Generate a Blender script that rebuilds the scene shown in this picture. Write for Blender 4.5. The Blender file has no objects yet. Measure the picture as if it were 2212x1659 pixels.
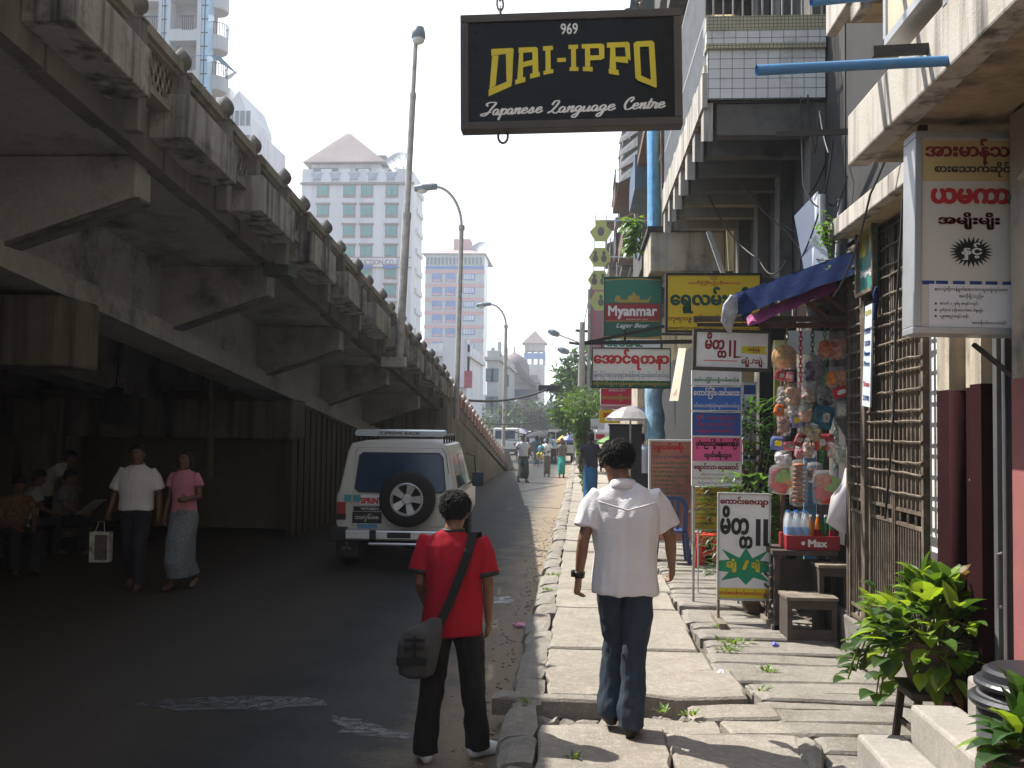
import bpy, bmesh, math, random
from mathutils import Vector, Matrix, noise as mnoise
R = math.radians
S = bpy.context.scene
COL = S.collection
random.seed(7)
# ---------------------------------------------------------------- camera, world, sun, exposure
FPX, CX, CY = 2150.0, 1106.0, 829.5            # focal length and centre in photo units (photo = 2212 x 1659)
VPX, HZ, CAMZ = 1255.0, 928.0, 1.95             # where the street's direction and the horizon fall; eye height above the road
ROLL = R(0.75)
cam = bpy.data.objects.new('camera', bpy.data.cameras.new('camera')); COL.objects.link(cam); S.camera = cam
cam.data.lens = 36.0 * FPX / 2212.0; cam.data.sensor_width = 36; cam.data.clip_end = 3000; cam.data.clip_start = 0.05
du, dv = (VPX - CX), (CY - HZ)                  # street direction in image before roll
c_, s_ = math.cos(ROLL), math.sin(ROLL)
u0, v0 = (du * c_ - dv * s_) / FPX, (du * s_ + dv * c_) / FPX
pitch = math.atan(-v0 / math.sqrt(1 + u0 * u0)); yaw = math.atan(u0)
cam.matrix_world = (Matrix.Translation((0, 0, CAMZ)) @ Matrix.Rotation(yaw, 4, 'Z') @ Matrix.Rotation(R(90) + pitch, 4, 'X') @ Matrix.Rotation(ROLL, 4, 'Z'))
CM = cam.matrix_world.to_3x3()
def ray(px, py): return CM @ Vector(((px - CX) / FPX, (CY - py) / FPX, -1.0))
def at(px, py, Y):                              # photo point at street depth Y
    d = ray(px, py); t = Y / d.y; return Vector((d.x * t, Y, CAMZ + d.z * t))
def onz(px, py, z=0.0):                         # photo point on a level plane
    d = ray(px, py); t = (z - CAMZ) / d.z; return Vector((d.x * t, d.y * t, z))
def onx(px, py, X):                             # photo point on a plane along the street
    d = ray(px, py); t = X / d.x; return Vector((X, d.y * t, CAMZ + d.z * t))
SUN_EL, SUN_AZ = R(53), math.atan2(-0.875, 0.48)  # sun ahead and to the left; azimuth from +Y towards +X
sun_dir = Vector((math.sin(SUN_AZ) * math.cos(SUN_EL), math.cos(SUN_AZ) * math.cos(SUN_EL), math.sin(SUN_EL)))
W = bpy.data.worlds.new('World'); S.world = W; W.use_nodes = True
wn = W.node_tree; sky = wn.nodes.new('ShaderNodeTexSky'); sky.sky_type = 'NISHITA'; sky.sun_disc = False
sky.sun_elevation = SUN_EL; sky.sun_rotation = SUN_AZ; sky.dust_density = 1.5; sky.air_density = 1.0; sky.ozone_density = 1.0
hz = wn.nodes.new('ShaderNodeMix'); hz.data_type = 'RGBA';    # bright white haze low in the sunward half of the sky, clearer and darker overhead and behind
tc = wn.nodes.new('ShaderNodeTexCoord'); sxyz = wn.nodes.new('ShaderNodeSeparateXYZ'); wn.links.new(tc.outputs['Generated'], sxyz.inputs[0])
smr = wn.nodes.new('ShaderNodeMapRange'); smr.interpolation_type = 'SMOOTHSTEP'; wn.links.new(sxyz.outputs[1], smr.inputs[0])
smr.inputs[1].default_value = 0.25; smr.inputs[2].default_value = 0.75; smr.inputs[3].default_value = 0.10; smr.inputs[4].default_value = 0.85
bmr = wn.nodes.new('ShaderNodeMapRange'); bmr.interpolation_type = 'SMOOTHSTEP'; wn.links.new(sxyz.outputs[1], bmr.inputs[0])
bmr.inputs[1].default_value = -0.35; bmr.inputs[2].default_value = -0.85; bmr.inputs[3].default_value = 0.0; bmr.inputs[4].default_value = 0.4
mxm = wn.nodes.new('ShaderNodeMath'); mxm.operation = 'MAXIMUM'; wn.links.new(smr.outputs[0], mxm.inputs[0]); wn.links.new(bmr.outputs[0], mxm.inputs[1]); wn.links.new(mxm.outputs[0], hz.inputs[0])
wn.links.new(sky.outputs[0], hz.inputs[6]); hz.inputs[7].default_value = (5.9, 6.3, 6.8, 1)
wn.links.new(hz.outputs[2], wn.nodes['Background'].inputs[0]); wn.nodes['Background'].inputs[1].default_value = 0.14
sl = bpy.data.lights.new('sun', 'SUN'); sl.energy = 5.0; sl.angle = R(0.5); sl.color = (1.0, 0.955, 0.88)
so = bpy.data.objects.new('sun', sl); COL.objects.link(so); so.rotation_euler = (-sun_dir).to_track_quat('-Z', 'Y').to_euler()
S.view_settings.view_transform = 'Standard'; S.view_settings.look = 'None'; S.view_settings.gamma = 1.0
S.view_settings.exposure = 1.0
S.render.engine = 'CYCLES'; S.cycles.use_denoising = True
try: S.cycles.denoiser = 'OPENIMAGEDENOISE'
except Exception: pass
S.cycles.max_bounces = 7; S.cycles.diffuse_bounces = 4; S.cycles.glossy_bounces = 3; S.cycles.transmission_bounces = 4
S.cycles.transparent_max_bounces = 12; S.cycles.volume_bounces = 0; S.cycles.sample_clamp_indirect = 6.0
S.cycles.caustics_reflective = False; S.cycles.caustics_refractive = False

# ---------------------------------------------------------------- materials
MATS = {}
def mat(name, col, rough=0.7, var=0.12, sc=4.0, bump=0.0, bsc=60.0, metal=0.0, spec=0.4, trans=0.0, stain=None, streak=None, alpha=1.0, coat=0.0, patch=None, grain=None):
    """stain=(colour, amount, scale) blotches; streak=(colour, amount, scale) vertical runs; patch=(colour, threshold, scale) sharp flakes"""
    if name in MATS: return MATS[name]
    m = bpy.data.materials.new(name); m.use_nodes = True; MATS[name] = m
    nt = m.node_tree; N = nt.nodes; L = nt.links; b = N['Principled BSDF']
    b.inputs['Roughness'].default_value = rough; b.inputs['Metallic'].default_value = metal
    b.inputs['Specular IOR Level'].default_value = spec
    b.inputs['Coat Weight'].default_value = coat
    if trans: b.inputs['Transmission Weight'].default_value = trans
    b.inputs['Alpha'].default_value = alpha
    g = N.new('ShaderNodeNewGeometry')
    def noise(scale, detail=5.0, vec=None, rough_=0.6):
        n = N.new('ShaderNodeTexNoise'); n.inputs['Scale'].default_value = scale; n.inputs['Detail'].default_value = detail
        n.inputs['Roughness'].default_value = rough_
        L.new(vec or g.outputs['Position'], n.inputs['Vector']); return n.outputs['Fac']
    def mix(fac, a, bcol):
        x = N.new('ShaderNodeMix'); x.data_type = 'RGBA'; L.new(fac, x.inputs[0])
        if hasattr(a, 'node'): L.new(a, x.inputs[6])
        else: x.inputs[6].default_value = (*a, 1)
        x.inputs[7].default_value = (*bcol, 1); return x.outputs[2]
    def ramp(fac, lo, hi):
        r = N.new('ShaderNodeMapRange'); L.new(fac, r.inputs[0]); r.inputs[1].default_value = lo; r.inputs[2].default_value = hi; return r.outputs[0]
    def mul(fac, k):
        q = N.new('ShaderNodeMath'); q.operation = 'MULTIPLY'; L.new(fac, q.inputs[0]); q.inputs[1].default_value = k; return q.outputs[0]
    c = tuple(col)
    if var > 0:
        c = mix(ramp(noise(sc), 0.3, 0.7), tuple(min(1, x * (1 + var)) for x in col), tuple(x * (1 - var) for x in col))
    if stain: c = mix(mul(ramp(noise(stain[2], 6, None, 0.7), 0.5, 0.68), stain[1]), c, stain[0])
    if streak:
        mp = N.new('ShaderNodeMapping'); mp.inputs['Scale'].default_value = (1, 1, 0.06); L.new(g.outputs['Position'], mp.inputs[0])
        c = mix(mul(ramp(noise(streak[2], 4, mp.outputs[0]), 0.48, 0.68), streak[1]), c, streak[0])
    if grain:                                     # fine speckle and a coarser mottle of aggregate
        for sc_, am in ((grain[0], grain[1]), (grain[0] * 0.23, grain[1] * 0.7)): c = mix(mul(ramp(noise(sc_, 2), 0.5, 0.75), am), c, tuple(min(1, x * 2.4) for x in col)); c = mix(mul(ramp(noise(sc_ * 0.83, 2), 0.52, 0.75), am), c, tuple(x * 0.25 for x in col))
    if patch: c = mix(ramp(noise(patch[2], 4), patch[1], patch[1] + 0.02), c, patch[0])
    if hasattr(c, 'node'): L.new(c, b.inputs['Base Color'])
    else: b.inputs['Base Color'].default_value = (*c, 1)
    if bump > 0:
        bp = N.new('ShaderNodeBump'); bp.inputs['Strength'].default_value = bump; bp.inputs['Distance'].default_value = 0.02
        L.new(noise(bsc, 6, None, 0.7), bp.inputs['Height']); L.new(bp.outputs[0], b.inputs['Normal'])
    return m
def leafmat(name, col, var=0.35, tint=(2.6, 2.3, 1.2)):
    if name in MATS: return MATS[name]
    m = mat(name, col, 0.45, var, 9.0, spec=0.5)
    nt = m.node_tree; b = nt.nodes['Principled BSDF']; out = nt.nodes['Material Output']
    t = nt.nodes.new('ShaderNodeBsdfTranslucent'); t.inputs[0].default_value = (*[min(1, a * q) for a, q in zip(col, tint)], 1)
    x = nt.nodes.new('ShaderNodeMixShader'); x.inputs[0].default_value = 0.4
    nt.links.new(b.outputs[0], x.inputs[1]); nt.links.new(t.outputs[0], x.inputs[2]); nt.links.new(x.outputs[0], out.inputs[0])
    return m
def clearmat(name, col, fac=0.3, rough=0.15):        # thin clear plastic film
    if name in MATS: return MATS[name]
    m = bpy.data.materials.new(name); m.use_nodes = True; MATS[name] = m; nt = m.node_tree
    b = nt.nodes['Principled BSDF']; b.inputs['Base Color'].default_value = (*col, 1); b.inputs['Roughness'].default_value = rough
    t = nt.nodes.new('ShaderNodeBsdfTransparent'); x = nt.nodes.new('ShaderNodeMixShader')
    n = nt.nodes.new('ShaderNodeTexNoise'); n.inputs['Scale'].default_value = 30
    bp = nt.nodes.new('ShaderNodeBump'); bp.inputs['Strength'].default_value = 0.6; nt.links.new(n.outputs[0], bp.inputs['Height']); nt.links.new(bp.outputs[0], b.inputs['Normal'])
    x.inputs[0].default_value = fac; nt.links.new(t.outputs[0], x.inputs[1]); nt.links.new(b.outputs[0], x.inputs[2])
    nt.links.new(x.outputs[0], nt.nodes['Material Output'].inputs[0]); return m

# ---------------------------------------------------------------- objects and mesh builder
def tag(o, label=None, cat=None, group=None, kind=None):
    if label: o['label'] = label
    if cat: o['category'] = cat
    if group: o['group'] = group
    if kind: o['kind'] = kind
    return o
def thing(name, label, cat, loc=(0, 0, 0), group=None, rz=0.0):
    o = bpy.data.objects.new(name, None); COL.objects.link(o); o.location = loc; o.rotation_euler = (0, 0, rz); o.empty_display_size = 0.1
    return tag(o, label, cat, group)
def origin(o):
    v = Vector((0, 0, 0))
    while o is not None: v = v + Vector(o.location); o = o.parent
    return v
def children(o): return [c for c in bpy.data.objects if c.parent == o]
def copy_tree(o, parent=None):
    kids = children(o)
    c = o.copy(); COL.objects.link(c)
    if parent is not None: c.parent = parent
    for k in kids: copy_tree(k, c)
    return c
class MB:
    def __init__(s): s.v = []; s.f = []; s.mi = []; s.cur = 0
    def add(s, vs, fs):
        o = len(s.v); s.v += [Vector(x) for x in vs]
        for f in fs: s.f.append([i + o for i in f]); s.mi.append(s.cur)
        return s
    def box(s, x0, x1, y0, y1, z0, z1, M=None):
        vs = [Vector(p) for p in ((x0, y0, z0), (x1, y0, z0), (x1, y1, z0), (x0, y1, z0), (x0, y0, z1), (x1, y0, z1), (x1, y1, z1), (x0, y1, z1))]
        if M is not None: vs = [M @ p for p in vs]
        return s.add(vs, [(0, 3, 2, 1), (4, 5, 6, 7), (0, 1, 5, 4), (1, 2, 6, 5), (2, 3, 7, 6), (3, 0, 4, 7)])
    def hexa(s, p):                              # eight corners, bottom ring then top ring
        return s.add(p, [(0, 3, 2, 1), (4, 5, 6, 7), (0, 1, 5, 4), (1, 2, 6, 5), (2, 3, 7, 6), (3, 0, 4, 7)])
    def beam(s, a, b, w, h=None, up=(0, 0, 1)):
        a = Vector(a); b = Vector(b); h = h or w; d = (b - a).normalized(); u = Vector(up)
        if abs(d.dot(u)) > 0.98: u = Vector((1, 0, 0))
        x = d.cross(u).normalized() * w / 2; y = x.cross(d).normalized() * h / 2
        return s.hexa([a - x - y, a + x - y, b + x - y, b - x - y, a - x + y, a + x + y, b + x + y, b - x + y])
    def prism(s, poly, fn, d0, d1):              # poly of 2-D points; fn(u, v, depth) -> 3-D
        n = len(poly); vs = [fn(u, v, d0) for u, v in poly] + [fn(u, v, d1) for u, v in poly]
        return s.add(vs, [list(range(n))[::-1], list(range(n, 2 * n))] + [[i, (i + 1) % n, n + (i + 1) % n, n + i] for i in range(n)])
    def quad(s, a, b, c, d): return s.add([a, b, c, d], [(0, 1, 2, 3)])
    def loft(s, rings, caps=True, closed=False):
        n = len(rings[0]); o = len(s.v)
        for r in rings: s.v += [Vector(p) for p in r]
        m = len(rings)
        for i in range(m if closed else m - 1):
            for j in range(n):
                a = o + i * n + j; b = o + i * n + (j + 1) % n; i2 = (i + 1) % m
                s.f.append([a, b, o + i2 * n + (j + 1) % n, o + i2 * n + j]); s.mi.append(s.cur)
        if caps and not closed:
            s.f.append([o + j for j in range(n)][::-1]); s.f.append([o + (m - 1) * n + j for j in range(n)]); s.mi += [s.cur, s.cur]
        return s
    def tube(s, pts, r, n=8, caps=True):
        pts = [Vector(p) for p in pts]; rs = r if isinstance(r, (list, tuple)) else [r] * len(pts)
        rings = []; x = None
        for i, p in enumerate(pts):
            d = (pts[min(i + 1, len(pts) - 1)] - pts[max(i - 1, 0)])
            d = d.normalized() if d.length > 1e-9 else Vector((0, 0, 1))
            if x is None: x = d.orthogonal().normalized()
            x = (x - d * x.dot(d)); x = x.normalized() if x.length > 1e-6 else d.orthogonal().normalized()
            y = d.cross(x)
            q = rs[i] if isinstance(rs[i], tuple) else (rs[i], rs[i])
            rings.append([p + x * q[0] * math.cos(2 * math.pi * k / n) + y * q[1] * math.sin(2 * math.pi * k / n) for k in range(n)])
        return s.loft(rings, caps)
    def lathe(s, prof, c=(0, 0, 0), n=16, axis='z', caps=True):
        c = Vector(c); rings = []
        for r, h in prof:
            ring = []
            for k in range(n):
                a = 2 * math.pi * k / n; p = (r * math.cos(a), r * math.sin(a), h)
                if axis == 'x': p = (p[2], p[0], p[1])
                if axis == 'y': p = (p[0], p[2], p[1])
                ring.append(c + Vector(p))
            rings.append(ring)
        return s.loft(rings, caps)
    def ell(s, c, rx, ry, rz, n=14, m=9, M=None):
        c = Vector(c); rings = []
        for i in range(m + 1):
            t = math.pi * (i + 0.001) / (m + 0.002) ; z = -math.cos(t); q = math.sin(t)
            ring = [Vector((rx * q * math.cos(2 * math.pi * k / n), ry * q * math.sin(2 * math.pi * k / n), rz * z)) for k in range(n)]
            rings.append([c + (M @ p if M is not None else p) for p in ring])
        return s.loft(rings)
    def disp(s, amp, scale, seed=0.0):
        for i, p in enumerate(s.v):
            s.v[i] = p + mnoise.noise_vector(p * scale + Vector((seed, seed * 1.7, 0))) * amp
        return s
    def build(s, name, m, parent=None, smooth=False, bevel=0.0, local=False, sub=0, normals=True):
        me = bpy.data.meshes.new(name)
        o0 = Vector((0, 0, 0)) if (local or parent is None) else origin(parent)
        me.from_pydata([tuple(p - o0) for p in s.v], [], s.f)
        ms = m if isinstance(m, (list, tuple)) else [m]
        for q in ms: me.materials.append(q)
        if len(ms) > 1: me.polygons.foreach_set('material_index', s.mi)
        if normals and len(s.f) < 60000:
            bm = bmesh.new(); bm.from_mesh(me); bmesh.ops.recalc_face_normals(bm, faces=bm.faces); bm.to_mesh(me); bm.free()
        if smooth: me.polygons.foreach_set('use_smooth', [True] * len(me.polygons))
        me.update()
        o = bpy.data.objects.new(name, me); COL.objects.link(o)
        if parent is not None: o.parent = parent
        if bevel:
            b = o.modifiers.new('bevel', 'BEVEL'); b.width = bevel; b.segments = 2; b.limit_method = 'ANGLE'; b.angle_limit = R(40)
        if sub:
            q = o.modifiers.new('sub', 'SUBSURF'); q.levels = sub; q.render_levels = sub
        return o
def solo(o, label, cat, group=None):              # a thing that is one mesh: move its origin to its base
    me = o.data; lo = [min(v.co[i] for v in me.vertices) for i in range(3)]; hi = [max(v.co[i] for v in me.vertices) for i in range(3)]
    c = Vector(((lo[0] + hi[0]) / 2, (lo[1] + hi[1]) / 2, lo[2])); me.transform(Matrix.Translation(-c)); o.location = Vector(o.location) + c
    return tag(o, label, cat, group)
def struct(o): o['kind'] = 'structure'; return o

# ---------------------------------------------------------------- lettering
def order(t):                                     # vowel e and medial ra stand before their consonant
    r = []
    for ch in t:
        if ch in '\u1031\u103c':
            k = len(r) - 1
            while k > 0 and r[k] in '\u103b\u103d\u103e\u103c\u1031': k -= 1
            r.insert(max(k, 0), ch)
        else: r.append(ch)
    return ''.join(r)
def glyphs(t, bold, shear=0.0, size=1.0, y=0.0, x=0.0, sp=1.0):
    c = bpy.data.curves.new('t', 'FONT'); c.body = t; c.size = size; c.offset = bold; c.shear = shear; c.resolution_u = 3; c.space_character = sp
    o = bpy.data.objects.new('t', c); COL.objects.link(o)
    dg = bpy.context.evaluated_depsgraph_get(); me = bpy.data.meshes.new_from_object(o.evaluated_get(dg))
    bpy.data.objects.remove(o); bpy.data.curves.remove(c)
    vs = [(v.co.x + x, v.co.y + y) for v in me.vertices]; fs = [list(p.vertices) for p in me.polygons]
    bpy.data.meshes.remove(me); return vs, fs
def lettering(text, x0, x1, z0, z1, fn, m, parent, bold=0.012, shear=0.0, keep=False, sp=1.0, name='lettering', local=False):
    """text fitted into the rectangle; fn(x, z, proud) -> world point"""
    vs, fs = [], []
    parts = text.split('\u1039'); base = parts[0] + ''.join(p[1:] for p in parts[1:])
    vs, fs = glyphs(order(base), 0.0, shear, sp=sp)
    if not vs: return None
    acc = parts[0]
    for p in parts[1:]:                           # stacked consonants hang below the line
        pv, _ = glyphs(order(acc), 0.0); xe = max(v[0] for v in pv)
        sv, sf = glyphs(p[0], 0.0, size=0.72, y=-0.52, x=xe - 0.55)
        o = len(vs); vs += sv; fs += [[i + o for i in f] for f in sf]; acc += p[1:]
    if bold > 0.008:                              # heavier strokes: the same outline laid over itself, slightly shifted
        v0, f0 = list(vs), list(fs); n0 = len(v0); vs, fs = [], []
        for dx, dz in ((0, 0), (1, .6), (-1, .6), (1, -.6), (-1, -.6), (0, 1), (0, -1)):
            o = len(vs); vs += [(a + dx * bold, c + dz * bold * 0.8) for a, c in v0]; fs += [[i + o for i in f] for f in f0]
    ax, bx = min(v[0] for v in vs), max(v[0] for v in vs); az, bz = min(v[1] for v in vs), max(v[1] for v in vs)
    sx = (x1 - x0) / max(bx - ax, 1e-6); sz = (z1 - z0) / max(bz - az, 1e-6)
    if keep: sx = sz = min(sx, sz)
    ox = (x0 + x1) / 2 - sx * (ax + bx) / 2; oz = (z0 + z1) / 2 - sz * (az + bz) / 2
    # loose pieces take slightly different depths so that none share a plane
    par = list(range(len(vs)))
    def find(i):
        while par[i] != i: par[i] = par[par[i]]; i = par[i]
        return i
    for f in fs:
        for k in f[1:]: par[find(k)] = find(f[0])
    ids = {}; b = MB()
    pts = [fn(v[0] * sx + ox, v[1] * sz + oz, 0.002 + 0.00023 * (ids.setdefault(find(i), len(ids)) % 13)) for i, v in enumerate(vs)]
    b.add(pts, fs); return b.build(name, m, parent, normals=False, local=local)
# ---------------------------------------------------------------- road, pavement
asphalt = mat('asphalt', (0.025, 0.027, 0.030), 0.7, 0.3, 0.9, 1.0, 90, spec=0.16, stain=((0.045, 0.045, 0.044), 0.55, 1.6), grain=(110, 0.6))
_nt = asphalt.node_tree; _b = _nt.nodes['Principled BSDF']
def dirt_sun_mix(m, col, x0, x1, sign=1):             # dirt along kerb and wall foot; one dusty grey also brightens the sunlit side
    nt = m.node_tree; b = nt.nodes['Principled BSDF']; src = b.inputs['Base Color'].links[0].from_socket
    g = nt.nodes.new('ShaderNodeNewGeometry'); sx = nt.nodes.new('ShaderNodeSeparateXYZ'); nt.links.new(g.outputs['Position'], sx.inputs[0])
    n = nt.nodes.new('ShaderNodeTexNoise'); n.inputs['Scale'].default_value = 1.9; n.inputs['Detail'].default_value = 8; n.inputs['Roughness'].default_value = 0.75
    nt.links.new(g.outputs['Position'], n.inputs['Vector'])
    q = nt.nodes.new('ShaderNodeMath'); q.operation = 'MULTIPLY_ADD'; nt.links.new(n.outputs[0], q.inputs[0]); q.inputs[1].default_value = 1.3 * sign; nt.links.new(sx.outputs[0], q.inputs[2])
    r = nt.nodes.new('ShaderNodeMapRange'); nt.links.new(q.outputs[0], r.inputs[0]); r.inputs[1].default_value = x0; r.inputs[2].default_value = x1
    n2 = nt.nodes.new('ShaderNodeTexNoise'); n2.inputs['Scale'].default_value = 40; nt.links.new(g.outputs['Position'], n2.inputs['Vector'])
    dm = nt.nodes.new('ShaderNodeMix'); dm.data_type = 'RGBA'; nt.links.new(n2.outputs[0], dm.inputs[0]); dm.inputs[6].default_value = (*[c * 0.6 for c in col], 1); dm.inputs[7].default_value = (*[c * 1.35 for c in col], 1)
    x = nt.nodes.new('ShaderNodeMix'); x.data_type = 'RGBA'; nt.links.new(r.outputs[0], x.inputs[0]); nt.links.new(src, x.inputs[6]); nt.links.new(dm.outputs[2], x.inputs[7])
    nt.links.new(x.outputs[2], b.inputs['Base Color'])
dirt_sun_mix(asphalt, (0.085, 0.085, 0.083), -1.5, -0.3)  # dusty grey, kept off the shaded left so the sunlit half reads brighter
dirt_sun_mix(asphalt, (0.27, 0.215, 0.15), -0.62, -0.05)
dirt_sun_mix(asphalt, (0.07, 0.06, 0.05), -2.6, -3.6, -1)
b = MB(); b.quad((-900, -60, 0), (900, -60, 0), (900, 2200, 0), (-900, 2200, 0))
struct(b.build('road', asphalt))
wet = mat('wet_asphalt', (0.035, 0.04, 0.05), 0.2, 0.3, 3.0, 0.6, 40, spec=1.0)
def wet_alpha():
    nt = wet.node_tree; b_ = nt.nodes['Principled BSDF']; n = nt.nodes.new('ShaderNodeTexNoise'); n.inputs['Scale'].default_value = 13; n.inputs['Detail'].default_value = 8; n.inputs['Roughness'].default_value = 0.75
    g = nt.nodes.new('ShaderNodeNewGeometry'); nt.links.new(g.outputs['Position'], n.inputs['Vector'])
    r = nt.nodes.new('ShaderNodeMapRange'); r.inputs[1].default_value = 0.38; r.inputs[2].default_value = 0.57; nt.links.new(n.outputs[0], r.inputs[0]); nt.links.new(r.outputs[0], b_.inputs['Alpha'])
wet_alpha()
b = MB()
def blob(pts, z=0.004, jig=0.05, sub=5):
    out = []
    n = len(pts)
    for i in range(n):
        a = Vector(pts[i]); c = Vector(pts[(i + 1) % n])
        for k in range(sub):
            p = a.lerp(c, k / sub); out.append((p.x + random.uniform(-jig, jig), p.y + random.uniform(-jig, jig) * 0.6, z))
    b.add(out, [list(range(len(out)))])
blob([onz(x, y) for x, y in ((235, 1522), (420, 1508), (610, 1503), (700, 1512), (712, 1524), (560, 1534), (380, 1536), (300, 1528))])
blob([onz(x, y) for x, y in ((725, 1545), (775, 1556), (830, 1572), (890, 1588), (880, 1597), (800, 1588), (735, 1582))])
blob([onz(x, y) for x, y in ((1062, 1292), (1100, 1288), (1112, 1296), (1100, 1306), (1064, 1304))], jig=0.02)
struct(b.build('wet_patch', wet, normals=False))

slabm = mat('paving', (0.295, 0.265, 0.222), 0.85, 0.2, 2.2, 0.8, 70, stain=((0.2, 0.17, 0.13), 0.7, 1.4), spec=0.2, grain=(90, 0.3))
slabm2 = mat('paving_grey', (0.25, 0.23, 0.198), 0.85, 0.2, 3.0, 0.8, 90, stain=((0.15, 0.13, 0.1), 0.7, 2.2), spec=0.2, grain=(90, 0.3))
gapm = mat('gutter_dirt', (0.12, 0.10, 0.075), 0.95, 0.4, 8, 0.8, 60)
rubm = mat('rubble', (0.27, 0.24, 0.2), 0.9, 0.35, 14, 1.0, 60)
# soil bed the slabs lie on, with the broken stretch left open
b = MB(); b.box(-0.3, 2.9, -6, 6.05, -0.2, 0.11); b.box(-0.3, 2.9, 6.05, 6.9, -0.2, 0.03); b.box(-0.3, 2.9, 6.9, 75, -0.2, 0.11)
struct(b.build('pavement_bed', gapm))
def slab(b, x0, x1, y0, y1, z, th=0.1, jig=0.015, tilt=0.012, n=6):
    cx, cy = (x0 + x1) / 2, (y0 + y1) / 2; tx, ty = random.uniform(-tilt, tilt), random.uniform(-tilt, tilt); sd = random.uniform(0, 99)
    def edge(a, c):
        return [(a[0] + (c[0] - a[0]) * k / n, a[1] + (c[1] - a[1]) * k / n) for k in range(n)]
    ring = edge((x0, y0), (x1, y0)) + edge((x1, y0), (x1, y1)) + edge((x1, y1), (x0, y1)) + edge((x0, y1), (x0, y0))
    def P(p, dz, ins=0.0):
        q = mnoise.noise_vector(Vector((p[0] * 4, p[1] * 4, sd))) * jig * 2
        x = p[0] + q.x; y = p[1] + q.y; x += (cx - x) * ins; y += (cy - y) * ins
        return (x, y, z + dz + (x - cx) * tx + (y - cy) * ty + q.z * 0.25)
    w = max(0.02, min(x1 - x0, y1 - y0)); k = 0.025 / w
    b.loft([[P(p, -th) for p in ring], [P(p, -0.016) for p in ring], [P(p, 0.0, k) for p in ring]])
b = MB(); y = -1.0                                # broad footway slabs
random.seed(3)
edges = [-1.0, 0.3, 1.5, 2.6, 3.6, 4.5, 5.02]
for y0, y1 in zip(edges, edges[1:]): slab(b, -0.22, 0.62, y0, y1 - 0.015, 0.2); slab(b, 0.635, 1.32, y0 - 0.1, y1 - 0.12, 0.195)
slab(b, -0.22, 0.5, 5.03, 6.02, 0.2, tilt=0.01); slab(b, 0.515, 1.3, 4.93, 5.72, 0.192, tilt=0.02)
slab(b, -0.05, 0.36, 6.04, 6.28, 0.13, tilt=0.03); slab(b, 0.38, 0.86, 5.98, 6.3, 0.17, tilt=0.07); slab(b, 0.515, 1.28, 5.74, 5.97, 0.19, tilt=0.03)
slab(b, 0.7, 1.25, 6.32, 6.58, 0.19, tilt=0.06); slab(b, 0.88, 1.36, 6.0, 6.3, 0.18, tilt=0.05)
slab(b, -0.22, 1.12, 6.72, 7.45, 0.2, 0.15, 0.03)
yy = 7.46
for L_ in (0.62, 0.95, 0.9, 1.05, 1.2, 0.9, 1.3, 1.1, 1.5, 1.2, 1.6, 1.4, 2.0, 2.0, 2.4, 2.4, 3, 3, 4, 4, 5, 5, 6, 6):
    slab(b, -0.24, 0.98 + random.uniform(-.03, .03), yy, yy + L_ - 0.012, 0.2 + random.uniform(-0.012, 0.012), tilt=0.009, jig=0.012); yy += L_
struct(b.build('pavement', slabm))
b = MB(); yy = 2.2                                # narrow drain covers along the shopfronts
while yy < 14:
    w = random.choice((0.2, 0.24, 0.26, 0.3)); x0 = 1.34 if yy < 5.9 else (1.18 if yy < 7.2 else 1.0)
    if yy > 8.6: x0 = 1.0
    slab(b, x0 + random.uniform(-.03, .05), 2.16 + random.uniform(-.02, .02), yy, yy + w - random.choice((0.012, 0.02, 0.035)), 0.19 + random.uniform(-0.02, 0.02), 0.09, 0.012, 0.02); yy += w
while yy < 60: slab(b, 1.0, 2.3, yy, yy + 1.18, 0.2, 0.1, 0.01, 0.005); yy += 1.2
struct(b.build('drain_covers', slabm2))
b = MB(); yy = -0.6
while yy < 62:                                   # kerb stones, rounded and broken
    L_ = random.uniform(0.45, 0.8) * (1 if yy < 20 else 2.5)
    if not (6.3 < yy + L_ / 2 < 6.75):
        xo = random.uniform(-0.03, 0.02); sd = yy; rings = []
        for k in range(5):
            t = k / 4; y_ = yy + (L_ - 0.02) * t; sh = 0.93 if k in (0, 4) else 1.0
            prof = ((-0.46, -0.05), (-0.465, 0.1), (-0.44, 0.165), (-0.38, 0.198), (-0.28, 0.206), (-0.235, 0.2), (-0.235, -0.05))
            ring = []
            for (px, pz) in prof:
                q = mnoise.noise_vector(Vector((px * 6, y_ * 5, pz * 6 + sd))) * 0.03
                ring.append((-0.34 + (px + 0.34) * sh + q.x + xo, y_ + q.y * 0.5, pz * sh + q.z * 0.7))
            rings.append(ring)
        b.loft(rings)
    yy += L_
struct(b.build('kerb', slabm2, smooth=False))
b = MB()                                          # rubble in the broken stretch
for i in range(150):
    r = random.uniform(0.015, 0.05) if i > 8 else random.uniform(0.06, 0.1)
    x, y_ = random.uniform(-0.25, 1.3), random.uniform(6.28, 6.72); bb = MB().ell((0, 0, 0), r * 1.3, r, r * 0.7, 7, 5); bb.disp(r * 0.5, 14, i)
    M_ = Matrix.Translation((x, y_, 0.03 + r * 0.4)) @ Matrix.Rotation(random.uniform(0, 6), 4, 'Z') @ Matrix.Rotation(random.uniform(-.4, .4), 4, 'X')
    b.add([M_ @ v for v in bb.v], bb.f)
tag(b.build('rubble', rubm), kind='stuff')
b = MB(); slab(b, -0.56, 0.34, 6.55, 6.7, 0.2, 0.12, 0.01, 0.02)
solo(b.build('concrete_beam', slabm2), 'long loose concrete kerb beam lying across the broken gap in the footway', 'concrete beam')
bb = MB(); bb.tube([(1.23, 5.38, 0.14), (1.27, 5.6, 0.2), (1.29, 5.8, 0.17)], [0.05, 0.062, 0.055], 9); bb.disp(0.02, 9)
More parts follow.
